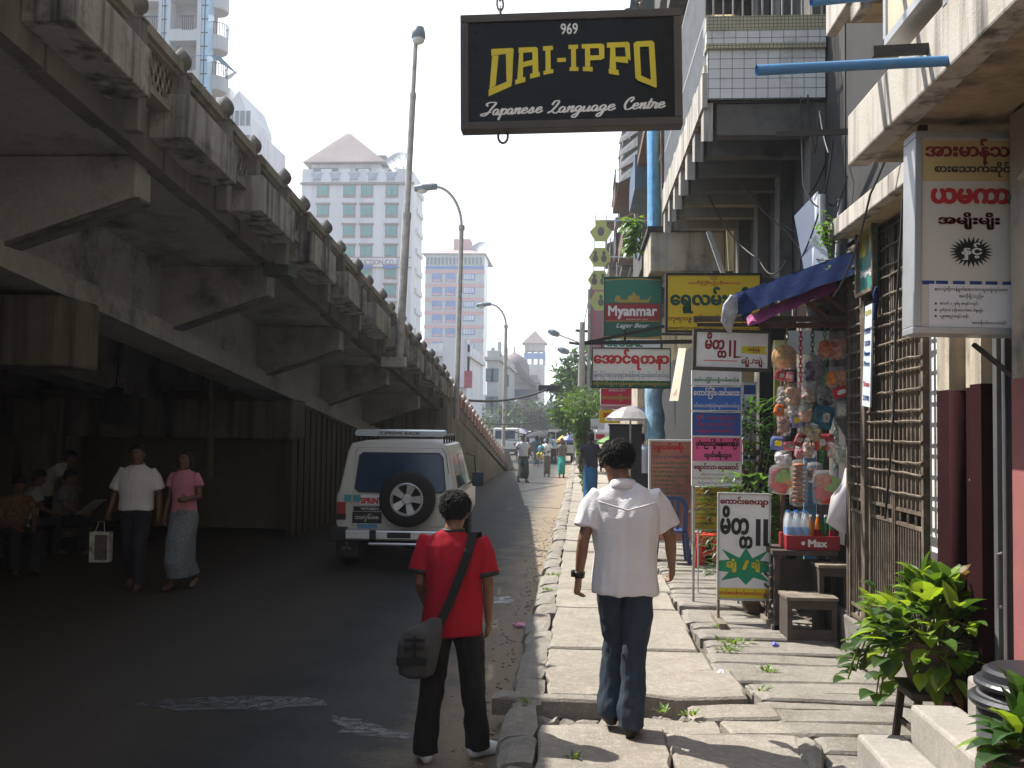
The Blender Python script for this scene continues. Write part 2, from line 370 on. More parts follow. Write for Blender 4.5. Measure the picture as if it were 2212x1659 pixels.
solo(bb.build('stone', slabm2), 'round broken stone lump wedged between the footway and the drain covers', 'stone')
# entrance steps at the lower right
stepm = mat('step_cement', (0.27, 0.25, 0.225), 0.75, 0.15, 3, 0.25, 80, stain=((0.36, 0.32, 0.28), 0.6, 2.0), spec=0.3, grain=(120, .2))
t = thing('entrance_steps', 'smooth cement entrance steps with rounded edges at the lower right', 'steps', (1.9, 4.6, 0.1))
se = [onz(1850, 1583, .38), onz(1965, 1520, .56), onz(2087, 1457, .74)]; xs = [e.x for e in se] + [2.055]
for k, e in enumerate(se):
    bb = MB(); bb.box(xs[k], xs[k + 1] - 0.003, 3.95, e.y, 0.1, e.z); bb.build('step', stepm, t, bevel=0.02)
# ---------------------------------------------------------------- overpass on the left
def zf(Y): return (5.20 - 0.1 * (Y - 8.26)) if Y < 24 else (3.626 - 0.128 * (Y - 24))        # height of the finial tips along the ramp
conc = mat('concrete', (0.12, 0.118, 0.11), 0.9, 0.2, 1.2, 0.5, 40, streak=((0.035, 0.034, 0.03), 0.95, 5.0), stain=((0.09, 0.085, 0.07), 0.6, 1.7), spec=0.2)
conc_soff = mat('concrete_soffit', (0.28, 0.285, 0.28), 0.9, 0.2, 0.8, 0.3, 30, stain=((0.045, 0.042, 0.034), 0.9, 0.9), grain=(35, .15), spec=0.15)
conc_box = mat('planter_concrete', (0.31, 0.30, 0.275), 0.9, 0.2, 2.0, 0.5, 50, stain=((0.03, 0.03, 0.027), 0.9, 2.6), streak=((0.02, 0.02, 0.018), 1.0, 6.0), spec=0.2)
conc_fas = mat('fascia_concrete', (0.122, 0.114, 0.102), 0.9, 0.25, 1.1, 0.3, 40, streak=((0.06, 0.055, 0.045), 0.8, 4.0), spec=0.2)
conc_post = mat('post_concrete', (0.165, 0.155, 0.14), 0.9, 0.2, 3.0, 0.5, 60, streak=((0.04, 0.038, 0.033), 0.9, 9.0), spec=0.2)
conc_lat = mat('lattice_concrete', (0.235, 0.218, 0.178), 0.9, 0.25, 4.0, 0.4, 60, stain=((0.07, 0.065, 0.05), 0.8, 3.0), spec=0.2)
conc_pier = mat('pier_concrete', (0.12, 0.108, 0.08), 0.9, 0.3, 1.3, 0.4, 40, streak=((0.02, 0.02, 0.018), 0.97, 4.5), spec=0.15)
wall_y = mat('end_wall', (0.16, 0.13, 0.075), 0.9, 0.2, 0.9, 0.2, 40, spec=0.15)
redp = mat('red_panel', (0.30, 0.07, 0.05), 0.85, 0.2, 3, 0.3, 50, streak=((0.08, 0.03, 0.025), 0.6, 6))
creamp = mat('cream_post', (0.50, 0.44, 0.38), 0.85, 0.15, 3, 0.3, 50, streak=((0.12, 0.1, 0.09), 0.6, 8))
YA, YB = -14.0, 46.0
op = thing('overpass', 'weathered concrete overpass ramp with planter boxes and lotus bud finials on the left', 'overpass', (-8, 16, 0))
def seg(b, x0, x1, ya, yb, da, db):               # a box that follows the slope; da, db are depths below the finial tips
    b.hexa([(x0, ya, zf(ya) - db), (x1, ya, zf(ya) - db), (x1, yb, zf(yb) - db), (x0, yb, zf(yb) - db), (x0, ya, zf(ya) - da), (x1, ya, zf(ya) - da), (x1, yb, zf(yb) - da), (x0, yb, zf(yb) - da)])
b = MB(); seg(b, -13.5, -3.63, -48, 24.0, 0.86, 1.0); seg(b, -13.5, -3.63, 24.0, 26.0, 0.86, 1.0); b.build('deck', conc_soff, op)  # unseen stretch behind the camera lengthened to cut sky light
b = MB()
joints = [7.30 + 1.914 * k for k in range(-11, 11)]
for a, c in zip(joints, joints[1:]):
    seg(b, -3.74, -3.62, a + 0.012, (a + c) / 2 - 0.01, 0.66, 1.07); seg(b, -3.755, -3.605, (a + c) / 2 + 0.01, c - 0.012, 0.66, 1.09)
b.build('fascia', conc_fas, op)
for X in (-5.2, -7.9, -10.6):
    b = MB(); seg(b, X - 0.14, X + 0.14, YA, 24.0, 1.0, 1.72); seg(b, X - 0.3, X + 0.3, YA, 24.0, 1.72, 1.96); b.build('girder', conc_soff, op)
for Y in (-6.6, -2.95, 0.7, 4.35, 8.05, 11.6, 15.2, 19.0, 22.8):   # cantilever brackets
    z = zf(Y); b = MB(); b.prism([(-5.06, z - 1.01), (-3.76, z - 1.01), (-3.76, z - 1.36), (-5.06, z - 1.80)], lambda u, v, d: (u, d, v), Y, Y + 0.3)
    b.build('bracket', conc_soff, op, bevel=0.012)
    b = MB(); b.prism([(-5.06, z - 1.802), (-3.74, z - 1.362), (-3.74, z - 1.385), (-5.06, z - 1.83)], lambda u, v, d: (u, d, v), Y + 0.02, Y + 0.28); b.build('bracket_edge', conc, op)
for Y, zb, zt in ((8.8, 2.47, 3.13), (16.3, 1.72, 2.38), (1.3, 3.3, 3.9)):
    b = MB(); b.box(-13.2, -4.8, Y, Y + 0.8, zb, zt); b.build('pier_cap', conc_pier, op, bevel=0.04)
    b = MB(); b.lathe([(0.55, 0), (0.55, zb + 0.05)], (-9.2, Y + 0.4, 0), 20); b.build('pier', conc_pier, op, smooth=False)
b = MB(); b.box(-13.2, -5.15, 18.6, 18.8, 0, 2.6); b.build('end_wall', wall_y, op)
b = MB(); b.box(-13.9, -13.6, -48, 26, 0, 4.6); b.build('back_wall', wall_y, op)  # unseen wall added to stop light entering under the deck from the far side
darkplank = mat('dark_planking', (0.05, 0.042, 0.034), 0.8, 0.3, 1.5, 0.2, 30, streak=((0.015, 0.014, 0.012), 0.9, 9))
b = MB()
for i in range(46):
    y0 = 17.1 + i * 0.2; b.box(-5.1 - (i % 2) * 0.03, -5.02 - (i % 2) * 0.03, y0, y0 + 0.19, 0, 2.4 - 0.1 * (y0 - 16.9))
b.build('plank_wall', darkplank, op)
wallm = mat('ramp_wall', (0.2, 0.19, 0.165), 0.9, 0.2, 1.0, 0.4, 40, streak=((0.05, 0.048, 0.04), 0.95, 6.0), spec=0.2)
b = MB(); b.hexa([(-12.5, 25.4, 0), (-3.42, 25.4, 0), (-3.42, YB, 0), (-12.5, YB, 0), (-12.5, 25.4, zf(25.4) - 0.9), (-3.42, 25.4, zf(25.4) - 0.9), (-3.42, YB, zf(YB) - 0.9), (-12.5, YB, zf(YB) - 0.9)])
b.hexa([(-3.9, YB, 0), (-3.3, YB, 0), (-3.25, 49.0, 0), (-3.9, 49.0, 0), (-3.9, YB, 0.95), (-3.3, YB, 0.95), (-3.3, 47.5, 0.5), (-3.9, 47.5, 0.5)])
b.build('ramp_wall', wallm, op, bevel=0.03)
b = MB(); seg(b, -3.66, -3.5, 25.6, YB, 0.5, 1.0); b.build('parapet', wallm, op)
b = MB()                                          # weathered coping rail and its lower moulding
for a, c in zip(joints, joints[1:]):
    for s_, e_ in ((a, (a + c) / 2), ((a + c) / 2, c)):
        seg(b, -3.62, -3.42, s_ + 0.09, e_ - 0.09, 0.17, 0.255); seg(b, -3.58, -3.46, s_ + 0.09, e_ - 0.09, 0.255, 0.29); seg(b, -3.6, -3.44, s_ + 0.09, e_ - 0.09, 0.62, 0.68)
b.build('coping', conc_lat, op)
b = MB()                                          # pierced lattice panels between the posts
for a, c in zip(joints, joints[1:]):
    for s_, e_ in ((a + 0.09, (a + c) / 2 - 0.09), ((a + c) / 2 + 0.09, c - 0.09)):
        n = 9
        for k in range(n):
            y0 = s_ + (e_ - s_) * k / n; y1 = s_ + (e_ - s_) * (k + 1) / n; w = (y1 - y0)
            za, zb_ = zf(y0), zf(y1)
            for (p, q) in [((y0, za - m - .165), (y1, zb_ - m)) if sg else ((y0, za - m), (y1, zb_ - m - .165)) for m in (.29, .455) for sg in (0, 1)]:
                b.beam((-3.52, p[0], p[1]), (-3.52, q[0], q[1]), 0.05, 0.022, up=(1, 0, 0))
        for k in range(5): yq = s_ + (e_ - s_) * k / 4; b.box(-3.535, -3.505, yq - .012, yq + .012, zf(yq) - .62, zf(yq) - .29)
b.build('lattice', conc_lat, op)
# planter boxes
boxes = [j + 0.66 for j in joints if j < 23.5]
pb0 = None
def planter():
    b = MB(); L_ = 1.17; s_ = 0.1
    b.hexa([(-0.02, 0, -0.37), (0.33, 0, -0.37), (0.33, L_, -0.37 - s_ * L_), (-0.02, L_, -0.37 - s_ * L_), (-0.02, 0, 0), (0.33, 0, 0), (0.33, L_, -s_ * L_), (-0.02, L_, -s_ * L_)])
    return b
for Y in boxes:
    if pb0 is None: pb0 = planter().build('planter_box', conc_box, op, local=True, bevel=0.012); o = pb0
    else: o = pb0.copy(); COL.objects.link(o)
    o.location = Vector((-3.6, Y, zf(Y) - 0.53)) - origin(op)
# posts with lotus bud finials
def post_mesh(long_):
    b = MB(); w = 0.065; zb = -1.12 if long_ else -0.55
    b.box(-w, w, -w, w, zb, -0.235)
    b.box(-w - 0.012, w + 0.012, -w - 0.012, w + 0.012, -0.255, -0.235); b.box(-w * .6, w * .6, -w * .6, w * .6, -0.235, -0.185)
    return b
def finial_mesh():
    b = MB(); n = 16; rings = []
    for r, h in ((0.04, -0.20), (0.045, -0.185), (0.066, -0.17), (0.082, -0.135), (0.081, -0.105), (0.065, -0.065), (0.038, -0.03), (0.008, 0.005)):
        rings.append([(r * (1 + 0.1 * math.cos(8 * 2 * math.pi * k / n)) * math.cos(2 * math.pi * k / n), r * (1 + 0.1 * math.cos(8 * 2 * math.pi * k / n)) * math.sin(2 * math.pi * k / n), h) for k in range(n)])
    b.loft(rings); return b
finm = mat('finial_concrete', (0.13, 0.12, 0.11), 0.9, 0.3, 14, 0.5, 80, stain=((0.06, 0.055, 0.05), 0.8, 9.0))
protos = {}
k = 0; Y = 7.30 - 0.957 * 6
while Y < 45.5:
    long_ = (k % 2 == 0); red = Y > 26.3
    key = (long_ and not red, red)
    if key not in protos:
        p = post_mesh(key[0]).build('post', creamp if red else conc_post, op, local=True, bevel=0.008)
        f = finial_mesh().build('finial', creamp if red else finm, p, local=True, smooth=True); protos[key] = (p, f)
    else:
        p = protos[key][0].copy(); COL.objects.link(p); f = protos[key][1].copy(); COL.objects.link(f); f.parent = p
    p.location = Vector((-3.38 if key[0] else -3.48, Y, zf(Y))) - origin(op)
    if key[0]: p.location.x = -3.44 - origin(op).x
    if red:
        b = MB(); seg(b, -3.56, -3.46, Y + 0.075, Y + 0.88, 0.2, 0.5); b.build('red_panel', redp, op)
    k += 1; Y += 0.957
# moss-grown slab on the bracket end, drain pipe, tube lights
mossm = mat('mossy_board', (0.05, 0.07, 0.06), 0.9, 0.4, 12, 0.8, 40, stain=((0.1, 0.14, 0.12), 0.8, 14))
p = at(600, 586, 11.4); b = MB(); b.box(p.x - 0.12, p.x + 0.2, 11.2, 11.5, p.z - 0.07, p.z + 0.08); b.disp(0.03, 9); solo(b.build('mossy_board', mossm), 'small mossy dark board sticking out from the overpass fascia', 'board')
pipem = mat('yellow_pipe', (0.075, 0.062, 0.03), 0.7, 0.3, 5, 0.2)
p0, p1 = at(457, 822, 15.9), at(452, 1032, 15.9); b = MB(); b.tube([p0, p0.lerp(p1, 0.5), p1], 0.06, 10); b.tube([p0.lerp(p1, .3), p0.lerp(p1, .36)], 0.075, 10); b.tube([p0.lerp(p1, .62), p0.lerp(p1, .68)], 0.075, 10)
solo(b.build('drain_pipe', pipem), 'dull yellow drain pipe running down beside the second pier', 'pipe')
tubem = mat('lamp_tube', (0.55, 0.56, 0.55), 0.3, 0); trayem = mat('lamp_tray', (0.2, 0.2, 0.19), 0.6, 0.1)
for (xa, ya, xb, yb, Y, lab) in ((105, 655, 165, 684, 9.95, 'unlit tube light beside the nearest pier cap under the overpass'), (300, 738, 350, 755, 11.6, 'unlit tube light in the middle of the girder under the overpass'), (465, 815, 490, 829, 15.0, 'unlit tube light nearest the yellow drain pipe')):
    a = at(xa, ya, Y); c = at(xb, yb, Y + 0.9); t = thing('tube_light', lab, 'lamp', a, 'tube lights under the overpass')
    MB().beam(a + Vector((0, 0, .03)), c + Vector((0, 0, .03)), 0.09, 0.05).build('housing', trayem, t); MB().tube([a.lerp(c, .03), a.lerp(c, .97)], 0.018, 8).build('tube', tubem, t)
clothm = mat('dark_cloth', (0.018, 0.017, 0.016), 0.9, 0.3, 6)
p = at(248, 880, 15.6); b = MB(); b.lathe([(0.05, 0.33), (0.12, 0.28), (0.15, 0.15), (0.2, 0.0), (0.24, -0.22), (0.22, -0.28)], p, 14); b.disp(0.05, 4); b.tube([p + Vector((0, 0, .3)), p + Vector((0, 0.1, .75))], 0.012, 6)
solo(b.build('hanging_bundle', clothm), 'dark cloth bundle hung on the yellowish wall under the overpass', 'bundle')
# ---------------------------------------------------------------- buildings along the footway on the right
maroon = mat('maroon_paint', (0.022, 0.006, 0.007), 0.9, 0.15, 3, 0.2, 60, spec=0.05, patch=((0.5, 0.46, 0.3), 0.72, 4.0))
pinkw = mat('red_wall_paint', (0.25, 0.085, 0.08), 0.75, 0.12, 3, 0.2, 60, patch=((0.55, 0.52, 0.36), 0.66, 3.5))
creamw = mat('cream_plaster', (0.40, 0.345, 0.265), 0.85, 0.15, 2, 0.3, 50, stain=((0.06, 0.055, 0.05), 0.7, 2.0), streak=((0.1, 0.09, 0.08), 0.6, 6))
soffm = mat('beige_soffit', (0.40, 0.31, 0.20), 0.85, 0.12, 1.5, 0.2, 40, stain=((0.05, 0.042, 0.035), 0.9, 1.3))
fasm = mat('white_fascia', (0.42, 0.385, 0.335), 0.85, 0.1, 3, 0.3, 60, streak=((0.06, 0.055, 0.05), 0.9, 8.0), stain=((0.3, 0.25, 0.18), 0.4, 3))
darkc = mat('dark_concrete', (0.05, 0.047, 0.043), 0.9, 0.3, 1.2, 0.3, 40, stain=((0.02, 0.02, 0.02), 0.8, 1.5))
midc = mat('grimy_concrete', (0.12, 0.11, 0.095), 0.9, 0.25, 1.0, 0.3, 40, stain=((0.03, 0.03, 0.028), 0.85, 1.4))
midc2 = mat('grimy_yellow_concrete', (0.24, 0.215, 0.16), 0.9, 0.25, 1.0, 0.3, 40, stain=((0.04, 0.038, 0.032), 0.85, 1.6))
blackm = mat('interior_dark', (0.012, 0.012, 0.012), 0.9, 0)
tilew = None
def tilemat(name, col, grout, sx, sz, ox=0.0, oz=0.0, mort=0.02):
    m = mat(name, col, 0.3, 0.08, 3, spec=0.5, stain=((0.25, 0.24, 0.22), 0.5, 2.2)); nt = m.node_tree; b = nt.nodes['Principled BSDF']; src = b.inputs['Base Color'].links[0].from_socket
    g = nt.nodes.new('ShaderNodeNewGeometry'); sp = nt.nodes.new('ShaderNodeSeparateXYZ'); nt.links.new(g.outputs['Position'], sp.inputs[0])
    add = nt.nodes.new('ShaderNodeMath'); add.operation = 'ADD'; nt.links.new(sp.outputs[0], add.inputs[0]); nt.links.new(sp.outputs[1], add.inputs[1])
    fs = []
    for sock, s_, o_ in ((add.outputs[0], sx, ox), (sp.outputs[2], sz, oz)):
        a = nt.nodes.new('ShaderNodeMath'); a.operation = 'ADD'; nt.links.new(sock, a.inputs[0]); a.inputs[1].default_value = o_ + 100 * s_
        d = nt.nodes.new('ShaderNodeMath'); d.operation = 'DIVIDE'; nt.links.new(a.outputs[0], d.inputs[0]); d.inputs[1].default_value = s_
        f = nt.nodes.new('ShaderNodeMath'); f.operation = 'FRACT'; nt.links.new(d.outputs[0], f.inputs[0])
        l = nt.nodes.new('ShaderNodeMath'); l.operation = 'LESS_THAN'; nt.links.new(f.outputs[0], l.inputs[0]); l.inputs[1].default_value = mort / s_; fs.append(l.outputs[0])
    mx = nt.nodes.new('ShaderNodeMath'); mx.operation = 'MAXIMUM'; nt.links.new(fs[0], mx.inputs[0]); nt.links.new(fs[1], mx.inputs[1])
    x = nt.nodes.new('ShaderNodeMix'); x.data_type = 'RGBA'; nt.links.new(mx.outputs[0], x.inputs[0]); nt.links.new(src, x.inputs[6]); x.inputs[7].default_value = (*grout, 1)
    nt.links.new(x.outputs[2], b.inputs['Base Color']); return m
tilew = tilemat('white_tile', (0.66, 0.66, 0.63), (0.09, 0.085, 0.08), 0.115, 0.098, 0.02, 0.0, 0.006)
tiley = tilemat('mosaic_tile', (0.42, 0.38, 0.24), (0.09, 0.085, 0.08), 0.036, 0.035, 0.0, 0.0, 0.006)
# --- near building: red wall, doorway, pilaster, canopy
nb = thing('shop_building', 'nearest shop building with dark red lower wall under a concrete canopy', 'building', (3, 0, 0.1))
def twotone(x0, x1, y0, y1, zsplit, ztop, low, up, zb=0.1):
    MB().box(x0, x1, y0, y1, zb, zsplit).build('wall', low, nb); MB().box(x0 + 0.002, x1 - 0.002, y0 + .002, y1 - .002, zsplit, ztop).build('upper_wall', up, nb)
twotone(2.06, 2.5, -48, 4.93, 2.22, 3.5, pinkw, creamw)
twotone(2.10, 2.3, 5.40, 5.55, 2.22, 3.5, maroon, creamw)
twotone(2.22, 2.5, 5.56, 6.4, 2.22, 3.5, maroon, creamw)
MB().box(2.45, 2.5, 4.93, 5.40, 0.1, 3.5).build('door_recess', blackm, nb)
doorm = mat('grey_door', (0.12, 0.12, 0.12), 0.5, 0.2, 3, metal=0.3)
b = MB(); b.box(2.14, 2.30, 5.30, 5.35, 0.74, 3.4); b.box(2.2, 2.44, 5.0, 5.04, 0.74, 3.3); b.build('door_frame', doorm, nb)
b = MB(); b.tube([(2.16, 5.26, 0.74), (2.16, 5.26, 3.3)], 0.012, 8); b.tube([(2.13, 5.24, 1.35), (2.10, 5.21, 1.35), (2.10, 5.21, 1.08), (2.13, 5.24, 1.08)], 0.009, 6); b.build('door_bolt', mat('steel', (0.5, 0.5, 0.5), 0.35, 0.1, metal=0.9), nb)
b = MB(); b.tube([(2.145, 5.85, 0.19), (2.145, 5.85, 2.2)], 0.045, 14); b.build('drain_pipe', maroon, nb, smooth=True); b = MB(); b.tube([(2.145, 5.85, 2.2), (2.145, 5.85, 3.5)], 0.045, 14); b.build('upper_pipe', creamw, nb, smooth=True)
b = MB(); b.box(1.55, 3.2, -8, 5.85, 3.52, 3.60); b.box(1.86, 3.2, -8, 5.848, 3.60, 3.76); b.build('canopy_slab', soffm, nb, bevel=0.01)
b = MB(); b.box(1.535, 1.66, -8.01, 5.86, 3.50, 3.80); b.build('canopy_fascia', fasm, nb, bevel=0.012)
b = MB(); b.box(1.95, 4, -48, 5.85, 3.8, 13); b.build('upper_storey', creamw, nb)  # like the lower wall, extended unseen behind the camera to hold back sky light
b = MB(); b.box(1.6, 2.6, 2.8, 6.43, 4.58, 4.70); b.box(1.6, 2.6, 5.75, 5.9, 4.42, 4.58); b.box(1.68, 2.6, 4.2, 4.35, 4.42, 4.58); b.build('balcony_slab', soffm, nb, bevel=0.01)
b = MB(); b.box(1.55, 1.62, 2.8, 6.44, 4.50, 4.86); b.box(1.57, 1.64, 5.72, 5.93, 4.38, 4.50); b.build('balcony_fascia', fasm, nb, bevel=0.01)
b = MB(); b.box(2.36, 4, 5.86, 9.05, 3.64, 11); b.build('upper_bay', mat('shade_dark_wall', (.035, .034, .033), .9, .3, 2, .3), nb)  # wall colour darkened to stand for the shade of the canopies
# sign board up on the canopy, partly out of the picture
creamp2 = mat('cream_panel', (0.52, 0.44, 0.31), 0.5, 0.06, 2)
alum = mat('aluminium', (0.42, 0.43, 0.44), 0.45, 0.12, 4, metal=0.6)
t = thing('sign_board', 'cream sign board with a grey leaf drop standing on the nearest canopy edge', 'sign', (1.55, 4, 3.9))
MB().box(1.50, 1.60, 3.0, 4.98, 3.92, 5.3).build('panel', creamp2, t)
b = MB(); b.box(1.49, 1.62, 3.0, 5.0, 3.88, 3.92); b.box(1.49, 1.62, 4.98, 5.02, 3.92, 5.3); b.build('frame', alum, t)
b = MB(); b.ell((1.497, 4.62, 4.28), 0.004, 0.06, 0.16, 10, 7); b.build('leaf_mark', mat('leaf_grey', (0.2, 0.24, 0.23), 0.5, 0), t)
b = MB(); b.beam((1.56, 4.3, 3.78), (1.56, 4.3, 3.9), 0.05); b.beam((1.56, 3.2, 3.78), (1.56, 3.2, 3.9), 0.05); b.build('bracket', alum, t)
yel = mat('yellow_panel', (0.62, 0.52, 0.06), 0.45, 0.06, 2)
t = thing('sign_board', 'small yellow sign board corner behind the upper blue pipe', 'sign', (1.52, 6.35, 4.6))
b = MB(); b.box(1.46, 1.54, 5.6, 6.4, 4.9, 5.6); b.build('panel', yel, t); b = MB(); b.box(1.45, 1.56, 5.6, 6.42, 4.86, 4.9); b.box(1.45, 1.56, 6.4, 6.43, 4.9, 5.6); b.box(1.5, 1.6, 5.9, 6.0, 4.7, 4.87); b.build('frame', alum, t)
# blue plastic pipes
bluep = mat('blue_pipe', (0.05, 0.2, 0.42), 0.4, 0.1, 8, spec=0.5, stain=((0.12, 0.25, 0.38), 0.5, 6))
def pipe(a, c, r, lab):
    b = MB(); d = (c - a).normalized(); b.tube([a, c], r, 16, caps=False); b.tube([a + d * 0.002, c], r * 0.86, 16, caps=False)
    solo(b.build('blue_pipe', bluep, smooth=True), lab, 'pipe')
pipe(at(1634, 152, 4.2), at(2420, 113, 4.35), 0.0225, 'long blue plastic pipe sticking out across the footway below the canopy')
pipe(at(1752, 3, 4.7), at(2290, -50, 4.8), 0.024, 'upper blue plastic pipe cut off by the top of the photo')
b = MB(); b.beam(at(1885, 112, 4.5), at(2380, 85, 4.55), 0.03, 0.045); solo(b.build('metal_bar', mat('dark_metal', (0.05, 0.045, 0.04), 0.6, 0.2, 6, metal=0.4)), 'dark flat metal bar lying just above the long blue pipe', 'bar')
# --- grille gate bay
gb = thing('gate_bay', 'gated bay with concrete ledge, plinth and white board behind the bars', 'building', (2.5, 7.3, 0.1))
b = MB(); b.box(1.98, 2.06, 5.96, 8.15, 3.50, 3.64); b.build('ledge_fascia', fasm, gb, bevel=0.01); b = MB(); b.box(2.06, 3.4, 5.96, 8.15, 3.52, 3.62); b.build('ledge', soffm, gb)
plm = mat('plinth_cement', (0.22, 0.2, 0.175), 0.85, 0.2, 3, 0.4, 60, stain=((0.1, 0.09, 0.08), 0.6, 3))
b = MB(); b.box(2.2, 3.2, 6.42, 9.05, 0.1, 0.44); b.build('plinth', plm, gb, bevel=0.015)
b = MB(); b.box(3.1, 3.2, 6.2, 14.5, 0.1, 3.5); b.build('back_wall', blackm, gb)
whitem = mat('white_board', (0.78, 0.77, 0.74), 0.6, 0.05, 4)
b = MB(); b.box(2.38, 2.42, 6.66, 7.05, 0.42, 3.2); b.build('board', whitem, gb); b = MB(); b.box(2.34, 2.43, 6.56, 6.66, 0.42, 3.4); b.box(2.36, 2.43, 7.05, 7.1, .42, 3.4); b.build('board_frame', midc, gb)
gatem = mat('rusty_gate', (0.12, 0.095, 0.07), 0.65, 0.3, 9, 0.3, 80, metal=0.35, stain=((0.3, 0.25, 0.18), 0.7, 7))
def grille(lab, y0, y1, x, z0, z1, zmid, panel_gap=None):
    t = thing('grille_gate', lab, 'gate', (x, (y0 + y1) / 2, z0), 'folding grille gates')
    b = MB()
    for y in (y0, y1): b.box(x - 0.022, x + 0.022, y - 0.022, y + 0.022, z0, z1)
    for z in (z0 + 0.03, z0 + 0.12, zmid - 0.1, zmid, z1 - 0.01): b.box(x - 0.014, x + 0.014, y0 + 0.023, y1 - 0.023, z - 0.012, z + 0.012)
    b.build('frame', gatem, t)
    n = int((y1 - y0) / 0.085); b = MB()
    for k in range(1, n):
        y = y0 + (y1 - y0) * k / n; b.box(x - 0.009, x + 0.009, y - 0.011, y + 0.011, zmid + 0.013, z1 - 0.023)
    for k in range(1, n):
        y = y0 + (y1 - y0) * k / n; b.box(x + 0.02, x + 0.032, y - 0.012, y + 0.012, zmid + 0.013, z1 - 0.023)
    b.build('upright_bars', gatem, t)
    b = MB(); z = zmid + 0.12; k = 0
    while z < z1 - 0.03:
        pts = [(x - 0.028, y0 - 0.02 + (y1 - y0 + 0.04) * j / 5, z + mnoise.noise((j * 3.1, z * 9, y0)) * 0.012) for j in range(6)]; b.tube(pts, 0.0085, 6)
        z += 0.075 if k % 3 == 1 else 0.14; k += 1
    b.build('cross_bars', gatem, t)
    b = MB(); m = int((y1 - y0) / 0.05)
    for k in range(1, m):
        y = y0 + (y1 - y0) * k / m; b.box(x - 0.007, x + 0.007, y - 0.007, y + 0.007, z0 + 0.133, zmid - 0.113)
    for k in range(0, m, 3):
        y = y0 + (y1 - y0) * (k + 0.5) / m; b.tube([(x, y, zmid - 0.1), (x, y, zmid - 0.015)], 0.009, 5); b.tube([(x, y, z0 + 0.03), (x, y, z0 + 0.12)], 0.009, 5)
    b.build('lower_rods', gatem, t)
grille('rusty grille gate leaf nearest the red building', 6.70, 7.3, 2.25, 0.44, 3.5, 1.42)
grille('rusty grille gate leaf in the middle, behind the green poster', 7.32, 7.9, 2.25, 0.44, 3.5, 1.42)
grille('rusty grille gate leaf farthest from the red building, beside the snack stall', 8.06, 8.44, 2.24, 0.44, 3.5, 1.42)
b = MB(); b.box(2.2, 2.3, 7.93, 8.03, 0.42, 3.50); solo(b.build('gate_post', gatem), 'thick rusty post between the grille gate leaves', 'post')
# --- balcony building
bb_ = thing('balcony_building', 'grimy dark building with a white tiled balcony overhanging the footway', 'building', (2.6, 11.5, 0.1))
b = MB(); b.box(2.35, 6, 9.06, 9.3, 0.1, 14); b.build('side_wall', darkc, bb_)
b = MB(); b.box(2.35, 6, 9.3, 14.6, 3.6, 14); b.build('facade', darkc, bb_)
for y in (9.4, 10.8, 12.0, 13.4):
    b = MB(); b.lathe([(0.13, 0.1), (0.13, 3.6)], (2.42, y, 0), 12); b.build('column', midc, bb_, smooth=True)
for y in (9.9, 11.4, 12.8, 14.3):
    b = MB(); b.box(2.2, 2.34, y - .14, y + .14, 3.2, 12); b.build('pilaster', midc, bb_)
X0, X1, Y0, Y1, ZB = 1.2, 2.35, 9.75, 14.5, 4.95
b = MB(); b.box(X0, X1, Y0, Y1, ZB + 0.22, ZB + 0.30); b.build('balcony_floor', darkc, bb_)
b = MB(); b.box(X0, X1 - 0.02, Y0 - 0.05, Y0 + 0.1, ZB + 0.25, ZB + 0.73); b.build('balcony_end', tilew, bb_)
b = MB(); b.box(X0 - 0.02, X1 - 0.02, Y0 - 0.09, Y0 + 0.12, ZB + 0.73, ZB + 0.78); b.box(X0 - 0.02, X1 - 0.02, Y0 - 0.09, Y0 + 0.12, ZB + 0.91, ZB + 1.05); b.build('mosaic_band', tiley, bb_)
b = MB(); b.box(X0 - 0.015, X1 - 0.02, Y0 - 0.08, Y0 + 0.11, ZB + 0.78, ZB + 0.91); b.build('balcony_band', tilew, bb_)
n = 7
for k in range(n):
    y = Y0 + 0.02 + (Y1 - Y0 - 0.2) * k / (n - 1)
    b = MB(); b.box(X0 + 0.1, X1 + 0.2, y, y + 0.16, ZB - 0.1, ZB + 0.218); b.build('beam', midc2 if k > 3 else midc, bb_, bevel=0.01)
b = MB()
for k in range(n):
    y = Y0 + 0.02 + (Y1 - Y0 - 0.2) * k / (n - 1); b.hexa([(X0 - 0.03, y - 0.02, ZB - 0.16), (X0 + 0.06, y - 0.02, ZB - 0.16), (X0 + 0.06, y + 0.2, ZB - 0.1), (X0 - 0.03, y + 0.2, ZB - 0.1), (X0 - 0.03, y - 0.02, ZB + 0.6), (X0 + 0.06, y - 0.02, ZB + 0.6), (X0 + 0.06, y + 0.2, ZB + 0.6), (X0 - 0.03, y + 0.2, ZB + 0.6)])
b.box(X0 - 0.05, X0 - 0.0, Y0 - 0.05, Y1, ZB + 0.16, ZB + 0.5); b.build('balcony_edge', fasm, bb_)
railm = mat('grey_railing', (0.33, 0.33, 0.33), 0.5, 0.2, 6, metal=0.4)
b = MB()
for k in range(64):
    y = Y0 + 0.05 + k * 0.075; b.box(X0 - 0.02, X0 - 0.005, y, y + 0.02, ZB + 0.5, ZB + 1.9)
for z in (ZB + 1.05, ZB + 1.9): b.box(X0 - 0.022, X0 - 0.003, Y0, Y1, z, z + 0.03)
for k in range(12): b.box(X0 + 0.05 + k * 0.095, X0 + 0.065 + k * 0.095, Y0 - 0.04, Y0 - 0.02, ZB + 1.05, ZB + 1.9)
b.build('railing', railm, bb_)
b = MB(); b.box(X0, X1, Y0, Y1, ZB + 3.1, ZB + 3.3); b.build('upper_floor', midc, bb_)
